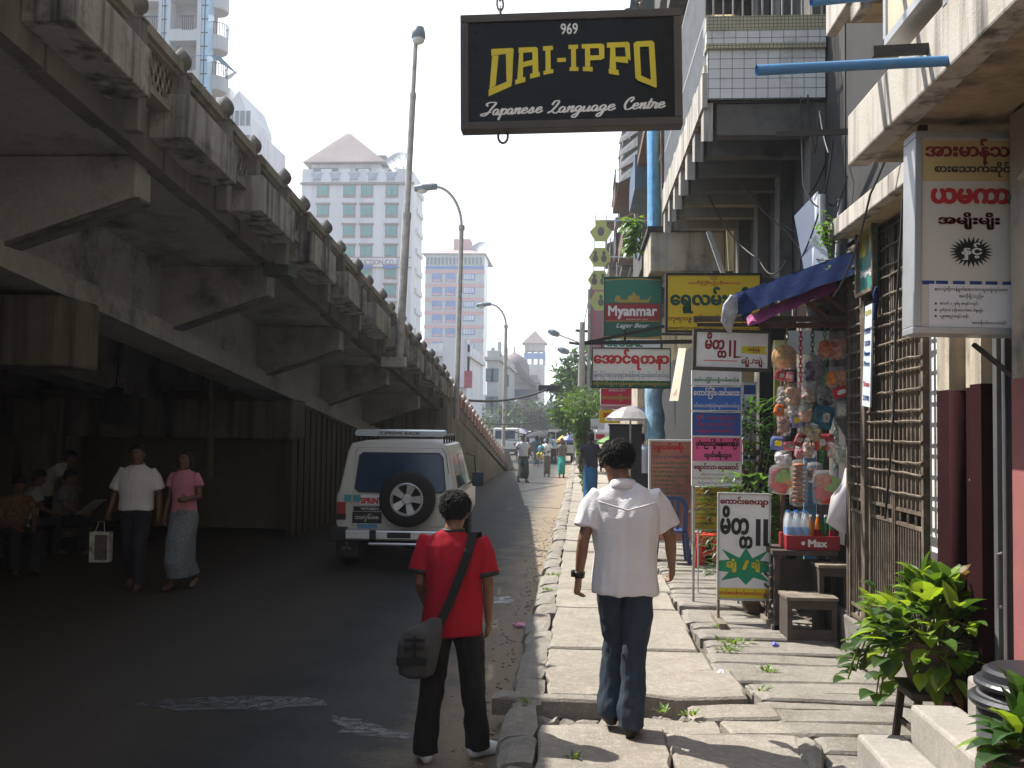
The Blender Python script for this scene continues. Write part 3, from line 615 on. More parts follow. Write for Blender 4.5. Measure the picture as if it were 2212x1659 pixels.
# white down pipe and cables on the dark facade
whitep = mat('grey_pipe', (0.34, 0.35, 0.36), 0.5, 0.2, 4)
b = MB(); p0 = at(1776, 420, 8.6); b.tube([p0, (p0.x, 8.6, 3.7)], 0.03, 8); b.tube([at(1815, 430, 8.5), at(1808, 560, 8.5)], 0.02, 8); b.build('down_pipe', whitep, bb_)
cabm = mat('black_cable', (0.012, 0.012, 0.013), 0.6, 0)
def cable(pts, r, lab, parent=None, sag=0.0, name='cable', m=None):
    P = []
    for a, c in zip(pts, pts[1:]):
        a = Vector(a); c = Vector(c)
        for k in range(10):
            t_ = k / 10; q = a.lerp(c, t_); q.z -= sag * 4 * t_ * (1 - t_); P.append(q)
    P.append(Vector(pts[-1])); b = MB(); b.tube(P, r, 5)
    o = b.build(name, m or cabm, parent)
    if parent is None: solo(o, lab, 'cable')
    return o
for i, (pts, sag) in enumerate((([(1730, 210, 9.4), (1735, 400, 9.0), (1790, 440, 8.6), (1830, 380, 8.4)], 0.1), ([(1560, 330, 12), (1700, 500, 10), (1800, 560, 8.8)], 0.1), ([(1520, 400, 13), (1640, 560, 11), (1700, 560, 9)], 0.15),
        ([(1800, 300, 8.5), (1780, 420, 8.8), (1730, 560, 9.5), (1715, 700, 10)], 0.05), ([(1690, 480, 11), (1780, 470, 9), (1815, 430, 8.3)], 0.12), ([(1965, 200, 6.1), (1880, 420, 6.6), (1840, 560, 7.2), (1800, 640, 8)], 0.03),
        ([(1950, 430, 6.2), (1935, 700, 6.2), (1930, 900, 6.2), (1912, 1120, 6.4)], 0.02), ([(1745, 205, 9.4), (1760, 330, 9.2), (1770, 240, 9.2), (1790, 330, 8.9), (1748, 420, 9.2)], 0.05))):
    cable([at(*q) for q in pts], 0.008, '', bb_ if i not in (5, 6) else gb, sag)
b = MB(); b.beam(at(1680, 290, 9.2), at(1840, 284, 8.2), 0.03, 0.05); solo(b.build('steel_beam', mat('dark_steel_arm', (0.006, 0.006, 0.006), 0.9, 0, spec=.05)), 'black steel arm sticking out of the dark facade below the white tiled balcony', 'bar')
# --- terrace beyond, with tarps
tb = thing('terrace_building', 'yellowish row of old houses with cluttered balconies beyond the tiled balcony', 'building', (3, 35, 0.1))
yelw = mat('yellow_plaster', (0.33, 0.26, 0.13), 0.85, 0.15, 1.5, 0.2, 40, stain=((0.05, 0.045, 0.04), 0.9, 1.0))
mauv = mat('mauve_plaster', (0.34, 0.17, 0.19), 0.85, 0.15, 1.5)
b = MB(); b.box(2.2, 9, 14.65, 34, 0.1, 12.5); b.build('front_wall', yelw, tb)
b = MB(); b.box(1.9, 9, 34.02, 62, 0.1, 13); b.build('far_wall', creamw, tb)
b = MB(); b.box(1.05, 2.2, 15.5, 17.2, 4.42, 5.05); b.build('balcony_box', creamw, tb, bevel=0.02); b = MB(); b.box(1.0, 2.2, 15.44, 17.24, 5.05, 5.12); b.build('balcony_cap', darkc, tb)
b = MB(); b.box(1.42, 2.2, 15.0, 15.4, 5.15, 7.4); b.build('balcony_pier', midc, tb); b = MB(); b.box(1.36, 2.2, 14.96, 15.44, 7.4, 7.5); b.build('pier_cap', midc, tb)
random.seed(21)
grm = [mat('dark_balcony', (.07, .066, .06), .9, .3, 2, .3), midc, mat('dim_cream', (.22, .19, .14), .9, .3, 1.5, .2, 40, stain=((.04, .04, .035), .9, 1.3)), mat('rust_sheet', (.12, .07, .05), .8, .3, 4), mat('dull_blue_sheet', (.06, .10, .15), .7, .3, 3)]
y = 17.3
while y < 60:                                    # no two bays alike: balconies, hoods, boarded fronts and washing
    L_ = random.uniform(2.0, 4.2); z = random.uniform(4.6, 5.2)
    while z < 12:
        x = random.uniform(1.15, 1.75); h = random.uniform(.5, 1.0); m = random.choice(grm); kind = random.random()
        b = MB(); b.box(x, 2.3, y, y + L_ - .1, z, z + (h if kind < .6 else .16)); b.build('balcony', m, tb)
        if kind > .35:
            b = MB(); n_ = int(L_ / .18)
            for k in range(n_): b.box(x, x + .02, y + k * .18, y + k * .18 + .025, z + .17, z + 1.0)
            for k in range(6): b.box(x + .05 + k * .13, x + .07 + k * .13, y, y + .02, z + .17, z + 1.0)
            b.box(x - .01, x + .03, y, y + L_ - .1, z + 1.0, z + 1.05); b.build('balcony_rail', grm[0], tb)
        if random.random() < .55: b = MB(); b.hexa([V3 for V3 in (Vector((x - .15, y, z + 1.9)), Vector((2.3, y, z + 2.2)), Vector((2.3, y + L_ * .8, z + 2.2)), Vector((x - .15, y + L_ * .8, z + 1.9)), Vector((x - .15, y, z + 1.93)), Vector((2.3, y, z + 2.23)), Vector((2.3, y + L_ * .8, z + 2.23)), Vector((x - .15, y + L_ * .8, z + 1.93)))]); b.build('hood', random.choice(grm[2:]), tb)
        if random.random() < .5: b = MB(); b.box(x - .03, x - .01, y + .3, y + .3 + random.uniform(.4, .9), z + .3, z + 1.02); b.build('washing', random.choice(grm[3:] + [fasm]), tb)
        z += random.uniform(2.7, 3.2)
    y += L_
# corrugated hood hanging at roof height
cor = mat('slate_tiles', (0.07, 0.075, 0.085), 0.7, 0.35, 5, 0.2)
b = MB(); a0, a1 = at(1338, 300, 26), at(1395, 300, 24.5)
za, zb = at(1338, 396, 26).z, at(1338, 200, 26).z
nrow = 7
for k in range(nrow):
    z0 = za + (zb - za) * k / nrow; z1 = z0 + (zb - za) / nrow; b.hexa([(a0.x - .03, 26, z0), (a1.x, 24.5, z0), (a1.x, 24.55, z0), (a0.x - .03, 26.05, z0), (a0.x + 0.06, 26.1, z1), (a1.x, 24.62, z1), (a1.x, 24.67, z1), (a0.x + .06, 26.15, z1)])
solo(b.build('shingle_screen', cor), 'dark shingled balcony screen hanging against the sky above the hexagon signs', 'screen')
# blue netting wrapped round a scaffold
bluet = mat('blue_net', (0.08, 0.26, 0.46), 0.6, 0.3, 7, 0.6, 25, streak=((0.25, 0.42, 0.58), 0.8, 12), spec=0.3)
def drape(px0, px1, pyt, pyb, Y, m, lab, name='blue_net', amp=0.05, cat='net', wob=0.0, depth=0.25):
    b = MB(); rows = 26; cols = 12; rings = []
    for r in range(rows + 1):
        t_ = r / rows; y_ = pyt + (pyb - pyt) * t_; A = at(px0, y_, Y); C = at(px1, y_, Y); ring = []
        for k in range(cols):
            a = 2 * math.pi * k / cols; cx = (A.x + C.x) / 2; w = (C.x - A.x) / 2
            q = mnoise.noise_vector(Vector((k * 1.3, t_ * 3.5, px0 * 0.1))) * amp
            ring.append((cx + w * math.cos(a) * (1 + 1.5 * q.x / max(w, .05) * 0.5) + q.x * 0.6 + wob * math.sin(t_ * 7), Y + depth * math.sin(a) + q.y, A.z))
        rings.append(ring)
    b.loft(rings); return solo(b.build(name, m, smooth=True), lab, cat)
drape(1398, 1424, 270, 610, 17.0, bluet, 'bright blue netting hanging down between the houses above the beer sign')
drape(1428, 1440, 270, 430, 17.2, bluet, 'narrow strip of blue netting behind the brown pole')
bluet2 = mat('pale_blue_net', (0.18, 0.34, 0.46), 0.6, 0.3, 9, 0.8, 25, streak=((0.5, 0.6, 0.66), 0.8, 14), spec=0.3)
drape(1393, 1433, 838, 950, 17, bluet2, 'pale blue bundled netting standing beside the umbrella', amp=0.05)
b = MB(); b.tube([at(1430, 275, 16), at(1434, 520, 16)], 0.03, 7); b.tube([at(1444, 275, 16), at(1440, 430, 16)], 0.03, 7); solo(b.build('scaffold_poles', mat('brown_pole', (0.12, 0.07, 0.05), 0.8, 0.3, 8)), 'two thin brown scaffold poles beside the blue netting', 'poles')
# dark shop interiors below, seen between the signs
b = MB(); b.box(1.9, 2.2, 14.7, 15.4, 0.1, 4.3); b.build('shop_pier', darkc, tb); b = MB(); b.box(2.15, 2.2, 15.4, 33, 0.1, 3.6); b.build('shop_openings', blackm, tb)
# ---------------------------------------------------------------- lamps, poles, far buildings, haze
galv = mat('galvanised', (0.36, 0.34, 0.31), 0.55, 0.2, 5, 0.15, 40, metal=0.25, stain=((0.16, 0.12, 0.09), 0.6, 6))
lampgrey = mat('lamp_grey', (0.16, 0.19, 0.21), 0.5, 0.1, 5)
lampglass = mat('lamp_glass', (0.55, 0.55, 0.52), 0.2, 0, spec=0.6)
t = thing('street_lamp', 'very tall straight lamp post with a round lantern, on the overpass parapet', 'street lamp', at(862, 775, 17.5), 'lamps along the overpass')
a, c = at(862, 778, 17.5), at(898, 92, 17.5)
b = MB(); m1 = a.lerp(c, 0.45); m2 = a.lerp(c, 0.83)
b.tube([a, m1], 0.075, 12); b.tube([m1, m2], 0.055, 12); b.tube([m2, c], 0.04, 12); b.tube([m1 - Vector((0, 0, .06)), m1 + Vector((0, 0, .06))], 0.082, 12); b.tube([m2 - Vector((0, 0, .05)), m2 + Vector((0, 0, .05))], 0.06, 12)
b.box(a.x - .3, a.x + .12, a.y - .12, a.y + .12, a.z - 0.12, a.z + 0.05); b.build('post', galv, t)
h = at(904, 75, 17.5); b = MB(); b.lathe([(0.02, 0.16), (0.1, 0.13), (0.125, 0.02), (0.13, -0.06), (0.115, -0.07)], h, 16); b.tube([c - Vector((0, 0, .1)), h + Vector((-0.04, 0, 0.1))], 0.035, 8); b.build('lantern_hood', lampgrey, t, smooth=True)
b = MB(); b.lathe([(0.112, -0.07), (0.11, -0.12), (0.07, -0.16), (0.01, -0.17)], h, 16); b.build('lamp_glass', lampglass, t, smooth=True)
def arm_lamp(lab, base, top, tip, Y, r, hl):
    a, c, e = at(*base, Y), at(*top, Y), at(*tip, Y); t = thing('street_lamp', lab, 'street lamp', a, 'lamps along the overpass')
    b = MB(); b.tube([a, a.lerp(c, 0.5), c], [r, r * .9, r * .8], 10); b.tube([c - Vector((0, 0, .06)), c + Vector((0, 0, .06))], r * 1.15, 10); b.build('post', galv, t)
    ap = []; 
    for k in range(13):                           # quarter bend then nearly level
        q = k / 12; ang = q * math.pi / 2; ap.append(Vector((c.x + (e.x - c.x) * (1 - math.cos(ang)), Y, c.z + (e.z - c.z) * math.sin(ang))))
    b = MB(); b.tube(ap, r * 0.5, 8); b.build('arm', galv, t, smooth=True)
    b = MB(); b.loft([[(e.x + dx, Y + sy * w, e.z + sz + dz) for (sy, sz) in ((-1, -.07), (1, -.07), (1.0, .02), (.6, .075), (-.6, .075), (-1, .02))] for (dx, w, dz) in ((0.08, .05, .0), (-0.05, .11, 0.0), (-hl * .6, .15, -.02), (-hl, .11, -.05))]); b.build('lamp_head', lampgrey, t)
    b = MB(); b.ell((e.x - hl * .62, Y, e.z - 0.09), hl * .3, 0.12, 0.1, 12, 8); b.build('lamp_glass', lampglass, t, smooth=True)
arm_lamp('grey street lamp with a curved arm, second from the camera on the overpass', (985, 905), (997, 492), (938, 403), 26.1, 0.075, 0.52)
arm_lamp('small grey street lamp with a curved arm, farthest along the overpass', (1087, 965), (1093, 705), (1057, 657), 43.0, 0.08, 0.55)
# pole with cross arms and lamps on the right
conpole = mat('concrete_pole', (0.3, 0.28, 0.25), 0.85, 0.15, 4)
Y = 50.0; a, c = at(1253, 960, Y), at(1258, 696, Y); t = thing('utility_pole', 'concrete utility pole with cross arms standing by the far tree', 'utility pole', (a.x, Y, 0.2))
b = MB(); b.tube([(a.x, Y, 0.2), c], [0.22, 0.14], 10); b.build('pole', conpole, t)
b = MB(); 
for (x0, y0, x1, y1) in ((1243, 714, 1288, 717), (1229, 740, 1262, 745), (1240, 768, 1262, 770)): b.beam(at(x0, y0, Y), at(x1, y1, Y), 0.12)
b.build('cross_arms', cabm, t)
for (x0, y0, x1, y1) in ((1256, 742, 1204, 722), (1256, 770, 1225, 760)):
    p, q = at(x0, y0, Y), at(x1, y1, Y); b = MB(); b.tube([p, q], 0.035, 6); b.build('lamp_arm', galv, t); b = MB(); d = (q - p).normalized(); b.tube([q - d * 0.1, q + d * 0.25, q + d * 0.5], [0.12, 0.17, 0.08], 8); b.build('lamp_head', lampgrey, t)
for i, (P, r, sag, lab) in enumerate((([(960, 858, 30), (1190, 838, 42), (1262, 832, 50)], 0.045, 0.3, 'thick black cable with a junction box crossing the street'), ([(990, 908, 34), (1190, 905, 50)], 0.02, 0.2, 'thin wire crossing the street near the church tower'), ([(1100, 930, 60), (1215, 938, 60)], 0.03, 0.2, 'lowest wire crossing the street in front of the bluish trees'),
        ([(1100, 880, 90), (1330, 860, 60)], 0.03, 0.3, 'wire running behind the church tower foot'), ([(1258, 714, 50), (1276, 620, 45)], 0.02, 0.1, 'wire rising from the utility pole'), ([(1050, 936, 70), (1130, 950, 70), (1215, 944, 70)], 0.03, 0.2, 'wire above the far cars'))):
    cable([at(*q) for q in P], r, lab, None, sag)
p = at(1186, 838, 41.5); b = MB(); b.box(p.x - 0.45, p.x + .45, p.y - .1, p.y + .1, p.z - .15, p.z + .12); solo(b.build('junction_box', cabm, bevel=.03), 'grey junction box on the thick cable over the street', 'box')
glassg = mat('green_glass', (0.06, 0.26, 0.24), 0.25, 0.1, 0.3, spec=0.6)
glassb = mat('blue_glass', (0.08, 0.17, 0.38), 0.2, 0.3, 0.4, spec=0.7)
taupe = mat('taupe_trim', (0.24, 0.19, 0.16), 0.8, 0.05)
whitew = mat('white_wall', (0.62, 0.615, 0.62), 0.85, 0.07, 0.15, streak=((0.36, 0.35, 0.37), 0.5, 0.8))
roofm = mat('red_roof', (0.24, 0.185, 0.175), 0.7, 0.2, 0.2)
def fbox(b, x0, y0, x1, y1, Y, dep, oy=0.0):      # box whose front face fills a photo rectangle at depth Y
    p, q = at(x0, y1, Y), at(x1, y0, Y); b.box(p.x, q.x, Y - oy, Y + dep, p.z, q.z); return p, q
# big white block
Y = 146.0; p = at(640, 928, Y); q = at(893, 370, Y)
t = thing('office_block', 'tall white block with green windows and a red hipped roof', 'building', ((p.x + q.x) / 2, Y + 9, 0))
b = MB(); b.box(p.x, q.x, Y, Y + 9, 0, q.z); q2 = q; b.build('wall', whitew, t)
for i in range(11):
    zz = at(900, 400 + i * 44, Y).z; b = MB(); b.box(q2.x + .01, q2.x + 0.3, Y + 3, Y + 8.5, zz - 0.5, zz + 0.3); b.build('side_balcony', whitew, t)
b = MB(); n = 6; pz = at(640, 395, Y).z
for k in range(n):
    x0 = p.x + (q.x - p.x) * (k + 0.05) / n; x1 = p.x + (q.x - p.x) * (k + 0.62) / n; b.box(x0, x1, Y - 0.25, Y + 0.2, pz, q.z + 0.35)
b.build('parapet', whitew, t)
b = MB(); zb = at(640, 396, Y).z; b.box(p.x - .2, q.x + .2, Y - 0.4, Y, zb - 0.25, zb + 0.05); b.build('cornice', taupe, t)
lat = mat('lattice_blue', (0.3, 0.34, 0.4), 0.8, 0.2, 2)
for k in range(5):
    cx = p.x + (q.x - p.x) * (k + 0.84) / 6; b = MB(); b.add([(cx - 1.0, Y - .3, q.z - 0.2), (cx + 1.0, Y - .3, q.z - .2), (cx + .45, Y - .3, q.z - 1.2), (cx - .45, Y - .3, q.z - 1.2), (cx - 1.0, Y - .02, q.z - 0.2), (cx + 1.0, Y - .02, q.z - .2), (cx + .45, Y - .02, q.z - 1.2), (cx - .45, Y - .02, q.z - 1.2)], [(0, 1, 2, 3), (0, 4, 5, 1), (3, 2, 6, 7)]); b.build('lattice', lat, t)
win0 = None
rows = (411, 454, 498, 542, 587, 627, 667, 708); colx = (698, 755, 793, 847)
bluea = mat('blue_awning', (0.07, 0.14, 0.4), 0.7, 0.1)
for r, py in enumerate(rows):
    for cx in colx:
        if r == 7 and cx < 800: continue
        w = at(cx - r * 0.9 * (cx - 640) / 200, py, Y)
        if win0 is None:
            f = MB(); f.box(-.92, .92, -.12, 0, -.95, .85); f.box(-1.1, 1.1, -.3, 0, .85, 1.1); f.box(-.95, .95, -.2, 0, -1.08, -.95); wf = f.build('window', taupe, t, local=True)
            g = MB(); g.box(-.75, -.02, -.18, -.1, -.72, .68); g.box(.02, .75, -.18, -.1, -.72, .68); wg = g.build('pane', glassg, wf, local=True); win0 = (wf, wg); o = wf
        else:
            o = win0[0].copy(); COL.objects.link(o); g = win0[1].copy(); COL.objects.link(g); g.parent = o
        o.location = Vector((w.x, Y, w.z)) - origin(t)
        if r == 4: b = MB(); b.add([(w.x - 1, Y - .2, w.z + 1), (w.x + 1, Y - .2, w.z + 1), (w.x + 1, Y - .9, w.z + .4), (w.x - 1, Y - .9, w.z + .4)], [(0, 1, 2, 3)]); b.build('awning', bluea, t)
b = MB(); s0, s1 = at(750, 586, Y), at(889, 554, Y); b.box(at(745, 575, Y).x - 9, s1.x, Y - .2, Y - .02, s0.z + .55, s1.z - 0.1); b.build('name_board', whitew, t); b = MB(); b.box(at(745, 575, Y).x - 9, s1.x, Y - .24, Y - .2, s1.z - .25, s1.z - .1); b.box(at(745, 575, Y).x - 9, s1.x, Y - .24, Y - .2, s0.z + .5, s0.z + .65); b.build('name_board_trim', taupe, t)
lettering('CONSTRUCTION CO.,LTD', at(730, 575, Y).x, at(880, 575, Y).x, s0.z + 0.85, s1.z - 0.5, lambda x, z, d: (x, Y - 0.21 - d, z), taupe, t, 0.03)
r0, r1 = at(655, 352, Y + 1), at(834, 352, Y + 1); ap = at(752, 288, Y + 8); b = MB(); ze = r0.z
b.add([(r0.x, Y + .6, ze), (r1.x, Y + .6, ze), (r1.x, Y + 15.5, ze), (r0.x, Y + 15.5, ze), (ap.x - .4, Y + 8, ap.z), (ap.x + .4, Y + 8, ap.z)], [(0, 1, 5, 4), (1, 2, 5), (2, 3, 4, 5), (3, 0, 4), (0, 3, 2, 1)])
nn = 46
for k in range(1, nn):                            # corrugation ribs on the front slope
    x = r0.x + (r1.x - r0.x) * k / nn; u = 1 - abs(x - ap.x) / ((ap.x - r0.x) if x < ap.x else (r1.x - ap.x)); b.beam((x, Y + .6, ze + .03), (x + 0.02, Y + .6 + 7.4 * u, ze + .03 + (ap.z - ze) * u), 0.14, 0.1)
b.build('roof', roofm, t); b = MB(); b.box(r0.x + 1, r1.x - 1, Y + 2, Y + 8.5, q.z - .5, ze + .02); b.build('attic', whitew, t); b = MB(); x = r0.x + 1.3
for x in (668, 700, 770): w = at(x, 366, Y + 2); b = MB(); b.box(w.x - .1, w.x + 2.2, Y + 1.9, Y + 2.1, w.z - .8, w.z + .2); b.build('attic_window', mat('dim_window', (0.1, 0.12, 0.14), 0.4, 0), t)
b = MB(); w = at(834, 335, Y + 4); b.box(w.x - 2, w.x, Y + 4, Y + 8, q.z, w.z); b.build('stair_head', roofm, t)
def dish(x, y, Y, r, lab, parent=None, tilt=0.9, m=None):
    c = at(x, y, Y); b = MB(); Mx = Matrix.Translation(c) @ Matrix.Rotation(tilt, 4, 'X') @ Matrix.Rotation(-.4, 4, 'Y'); n = 20
    b.loft([[Mx @ Vector((q * r * math.cos(2 * math.pi * k / n), q * r * math.sin(2 * math.pi * k / n), r * .32 * q * q)) for k in range(n)] for q in (0.05, .4, .7, 1)], caps=False)
    b.tube([c, c - Vector((0, 0, r * 1.2))], r * .05, 6); b.tube([Mx @ Vector((0, 0, 0)), Mx @ Vector((0, 0, r * .8))], r * .03, 5); return b.build('satellite_dish', m or mat('dish_grey', (0.35, 0.36, 0.37), 0.5, 0), parent)
dish(856, 354, Y + 3, 2.0, '', t); dish(872, 354, Y + 4, 1.9, '', t)
# striped block
Y = 217.0; p = at(913, 928, Y); q = at(1047, 549, Y); stripw = tilemat('pale_tiles', (0.40, 0.44, 0.43), (0.33, 0.36, 0.36), 2.4, 1.0, 0, 0, 0.1); coral = mat('coral_band', (0.5, 0.27, 0.26), 0.8, 0.05)
t = thing('striped_block', 'pale tiled block with coral bands and blue windows, smaller and farther', 'building', ((p.x + q.x) / 2, Y + 9, 0))
b = MB(); b.box(p.x, q.x, Y, Y + 8, 0, q.z); b.build('wall', stripw, t)
for k in range(10):
    z = at(960, 587 + k * 29.6, Y).z; b = MB(); b.box(p.x - .05, q.x + .05, Y - .18, Y - 0.01, z - 0.45, z + 0.35); b.build('band', coral, t)
b = MB(); z = at(960, 578, Y).z; b.box(p.x, q.x, Y - .2, Y - .01, z - .3, z + .3); b.build('blue_band', bluea, t)
bw = None
for k in range(10):
    for cx in (944, 973, 1013):
        w = at(cx + (0 if cx < 1000 else -k * .25), 598 + k * 29.6, Y)
        if cx > 1000: f = MB(); f.box(w.x - 1.35, w.x + 1.35, Y - .12, Y - 0.01, w.z - .75, w.z + .75); o = f.build('window', bluea, t); g = MB(); [g.box(w.x - 1.15 + j * .6, w.x - .65 + j * .6, Y - .2, Y - .12, w.z - .55, w.z + .55) for j in range(4)]; g.build('pane', mat('sky_glass', (0.45, 0.5, 0.56), 0.2, 0.2, .5), o)
        else:
            f = MB(); f.box(w.x - 1.1, w.x + 1.1, Y - .12, Y - .01, w.z - 1.15, w.z + 1.0); o = f.build('window', bluea, t); g = MB(); g.box(w.x - .9, w.x - .04, Y - .2, Y - .12, w.z - .5, w.z + .85); g.box(w.x + .04, w.x + .9, Y - .2, Y - .12, w.z - .5, w.z + .85); g.build('pane', glassb, o); g = MB(); g.box(w.x - .9, w.x + .9, Y - .2, Y - .12, w.z - 1.05, w.z - .56); g.build('apron', coral, o)
b = MB()
for k in range(15): x = p.x + (q.x - p.x) * (k + .6) / 15.6; z = at(960, 564, Y).z; b.box(x - .26, x + .26, Y - .1, Y - .01, z - .8, z + .8)
b.build('vent_windows', mat('dim_window', (0.1, 0.12, 0.14), 0.4, 0), t)
b = MB(); ze = q.z; e0, e1 = at(911, 550, Y - 1), at(1050, 550, Y - 1); a0, a1 = at(978, 534, Y + 6), at(1000, 534, Y + 6); b.add([(e0.x, Y - 1, ze), (e1.x, Y - 1, ze), (e1.x, Y + 18, ze), (e0.x, Y + 18, ze), (a0.x, Y + 8, a0.z), (a1.x, Y + 8, a1.z)], [(0, 1, 5, 4), (1, 2, 5), (2, 3, 4, 5), (3, 0, 4), (0, 3, 2, 1)]); b.build('roof', roofm, t)
b = MB(); w0, w1 = at(981, 540, Y + 7), at(1017, 518, Y + 7); b.box(w0.x, w1.x, Y + 6, Y + 11, ze, w1.z); b.build('stair_head', coral, t); dish(1036, 541, Y + 6, 2.2, '', t)
# apartment tower at the upper left, balconies and curved end bays
Y = 72.0; p = at(318, 928, Y); q = at(440, 0, Y); towr = mat('tower_wall', (0.46, 0.46, 0.46), 0.85, 0.06, .3, streak=((.34, .33, .33), .4, 1)); iron = mat('black_iron', (0.02, 0.02, 0.025), 0.6, 0)
t = thing('apartment_tower', 'tall white apartment tower with blue glass strips behind the overpass at upper left', 'building', ((p.x + q.x) / 2, Y + 9, 0))
xl = p.x - 9; xr = q.x; HT = 47
b = MB(); b.box(xl, xr, Y + 1.2, Y + 3, 0, HT); b.build('core_wall', mat('tower_recess', (0.27, 0.25, 0.23), 0.9, 0.1, .3), t)
gx = [at(x, 100, Y).x for x in (318, 340, 347, 359, 390, 424, 432, 447)]
b = MB(); b.box(gx[1], gx[2], Y, Y + 1.3, 0, HT); b.box(gx[3], gx[3] + .25, Y, Y + 1.3, 0, HT); b.box(gx[5], gx[5] + .3, Y, Y + 1.3, 0, HT); b.build('pier', towr, t)
b = MB(); b.box(gx[2] + .01, gx[3] - .01, Y + 0.1, Y + 1.3, 0, HT); b.box(gx[6] - .0, gx[7], Y + .15, Y + 1.3, 0, HT); b.build('glass_strip', mat('blue_curtain_glass', (0.30, 0.48, 0.62), 0.15, 0.2, .6, spec=.7), t)
b = MB(); fh = 3.0
for k in range(45):
    b.box(gx[2], gx[3], Y + 0.04, Y + .1, k * 1.05, k * 1.05 + .06); b.box(gx[6], gx[7], Y + .09, Y + .15, k * 1.05, k * 1.05 + .06)
b.box((gx[2] + gx[3]) / 2 - .03, (gx[2] + gx[3]) / 2 + .03, Y + .04, Y + .1, 0, HT); b.box((gx[6] + gx[7]) / 2 - .03, (gx[6] + gx[7]) / 2 + .03, Y + .09, Y + .15, 0, HT); b.build('mullions', iron, t)
z0 = at(400, 62, Y).z
for k in range(-8, 5):
    z = z0 + k * fh * 1.05
    if z < 2 or z > HT: continue
    b = MB(); b.box(gx[3] + .26, gx[5], Y - .0, Y + 1.3, z - .9, z); b.box(xl, gx[1], Y, Y + 1.3, z - 1.0, z - .1); b.build('balcony', towr, t)
    b = MB(); [b.box(gx[4] + .1 + j * .16, gx[4] + .16 + j * .16, Y - .1, Y - .05, z - .1, z + .95) for j in range(6)]; b.box(gx[4], gx[4] + 1.1, Y - .1, Y - .05, z + .9, z + 1); [b.box(gx[1] - 1.1 + j * .16, gx[1] - 1.04 + j * .16, Y - .1, Y - .05, z - .1, z + .95) for j in range(7)]; b.box(gx[1] - 1.2, gx[1], Y - .1, Y - .05, z + .9, z + 1); b.build('balcony_rail', iron, t)
    c = Vector((gx[7] - .2, Y + 2, z)); b = MB(); b.lathe([(1.0, -1.1), (1.05, -1.0), (1.05, -.05), (1.0, 0)], c, 20); b.build('round_balcony', towr, t)
    b = MB(); [b.tube([c + Vector((1.02 * math.cos(a), 1.02 * math.sin(a), 0)), c + Vector((1.02 * math.cos(a), 1.02 * math.sin(a), .95))], .03, 4) for a in [-2.4 + .22 * j for j in range(16)]]; b.tube([c + Vector((1.02 * math.cos(a), 1.02 * math.sin(a), .95)) for a in [-2.6 + .2 * j for j in range(19)]], .035, 5); b.build('round_balcony_rail', iron, t)
b = MB(); w = at(434, 128, Y); b.add([(w.x, Y - .8, w.z), (w.x + 1.7, Y - .8, w.z), (w.x + 2.3, Y + 2, w.z - .6), (w.x - .3, Y - 1.9, w.z - .5), (w.x + 1.5, Y - 1.9, w.z - .5)], [(0, 1, 4, 3), (1, 2, 4)]); b.build('awning', mat('teal_awning', (0.06, 0.14, 0.2), .8, 0), t)
Y = 118.0; p, q = at(455, 928, Y), at(545, 235, Y); t = thing('gabled_block', 'white gabled block with a large satellite dish beyond the apartment tower', 'building', ((p.x + q.x) / 2, Y + 6, 0))
b = MB(); b.box(p.x, q.x, Y, Y + 14, 0, q.z - 2); zt = at(515, 195, Y).z; x0, x1 = at(497, 240, Y).x, at(533, 240, Y).x; b.prism([(x0, q.z - 2.01), (x1, q.z - 2.01), (x1, q.z - .5), ((x0 + x1) / 2, zt), (x0, q.z + .6)], lambda u, v, d: (u, d, v), Y, Y + 10); w = at(480, 190, Y); b.box(w.x - 2.4, w.x + 1, Y, Y + 8, q.z - 2.5, w.z); b.build('wall', whitew, t)
b = MB(); 
for xx in (500, 512, 524, 537): w = at(xx, 250, Y); [MB().box(w.x - .25, w.x + .25, Y - .1, Y - .01, w.z - j * 3 - 1.2, w.z - j * 3 + .6).build('window', mat('dim_window', (0.1, 0.12, 0.14), 0.4, 0), t) for j in range(4)]
dish(492, 174, Y - 1, 1.75, '', t, .5)
# church-like hall and tower, old houses in the haze
stone = mat('pale_stone', (0.40, 0.40, 0.38), 0.9, 0.12, .3, streak=((.22, .22, .2), .5, 1)); slate = mat('slate_roof', (0.22, 0.18, 0.18), .8, .1)
Y = 190.0; p, q = at(1131, 928, Y), at(1176, 742, Y); t = thing('bell_tower', 'pale square bell tower with a pyramid roof far down the street', 'tower', ((p.x + q.x) / 2, Y + 2, 0))
w = q.x - p.x; zl, zm, zt = at(1150, 787, Y).z, at(1150, 768, Y).z, q.z
b = MB(); b.box(p.x, q.x, Y, Y + w, 0, zl); b.build('shaft', stone, t)
b = MB()
for j in range(4): x = p.x + w * (0.04 + j * .307); [b.box(x - .0, x + .28, yy, yy + .3, zl, zt - 1.4) for yy in (Y, Y + w - .3)]; [b.box(xx, xx + .3, Y + (x - p.x), Y + (x - p.x) + .28, zl, zt - 1.4) for xx in (p.x, q.x - .3)]
b.box(p.x, q.x, Y, Y + w, zt - 1.39, zt); b.build('belfry', stone, t); b = MB(); b.box(p.x - .1, q.x + .1, Y - .12, Y - .01, zm - .7, zm + .5); b.build('blue_panel', mat('pale_blue', (.22, .3, .5), .8, .1), t)
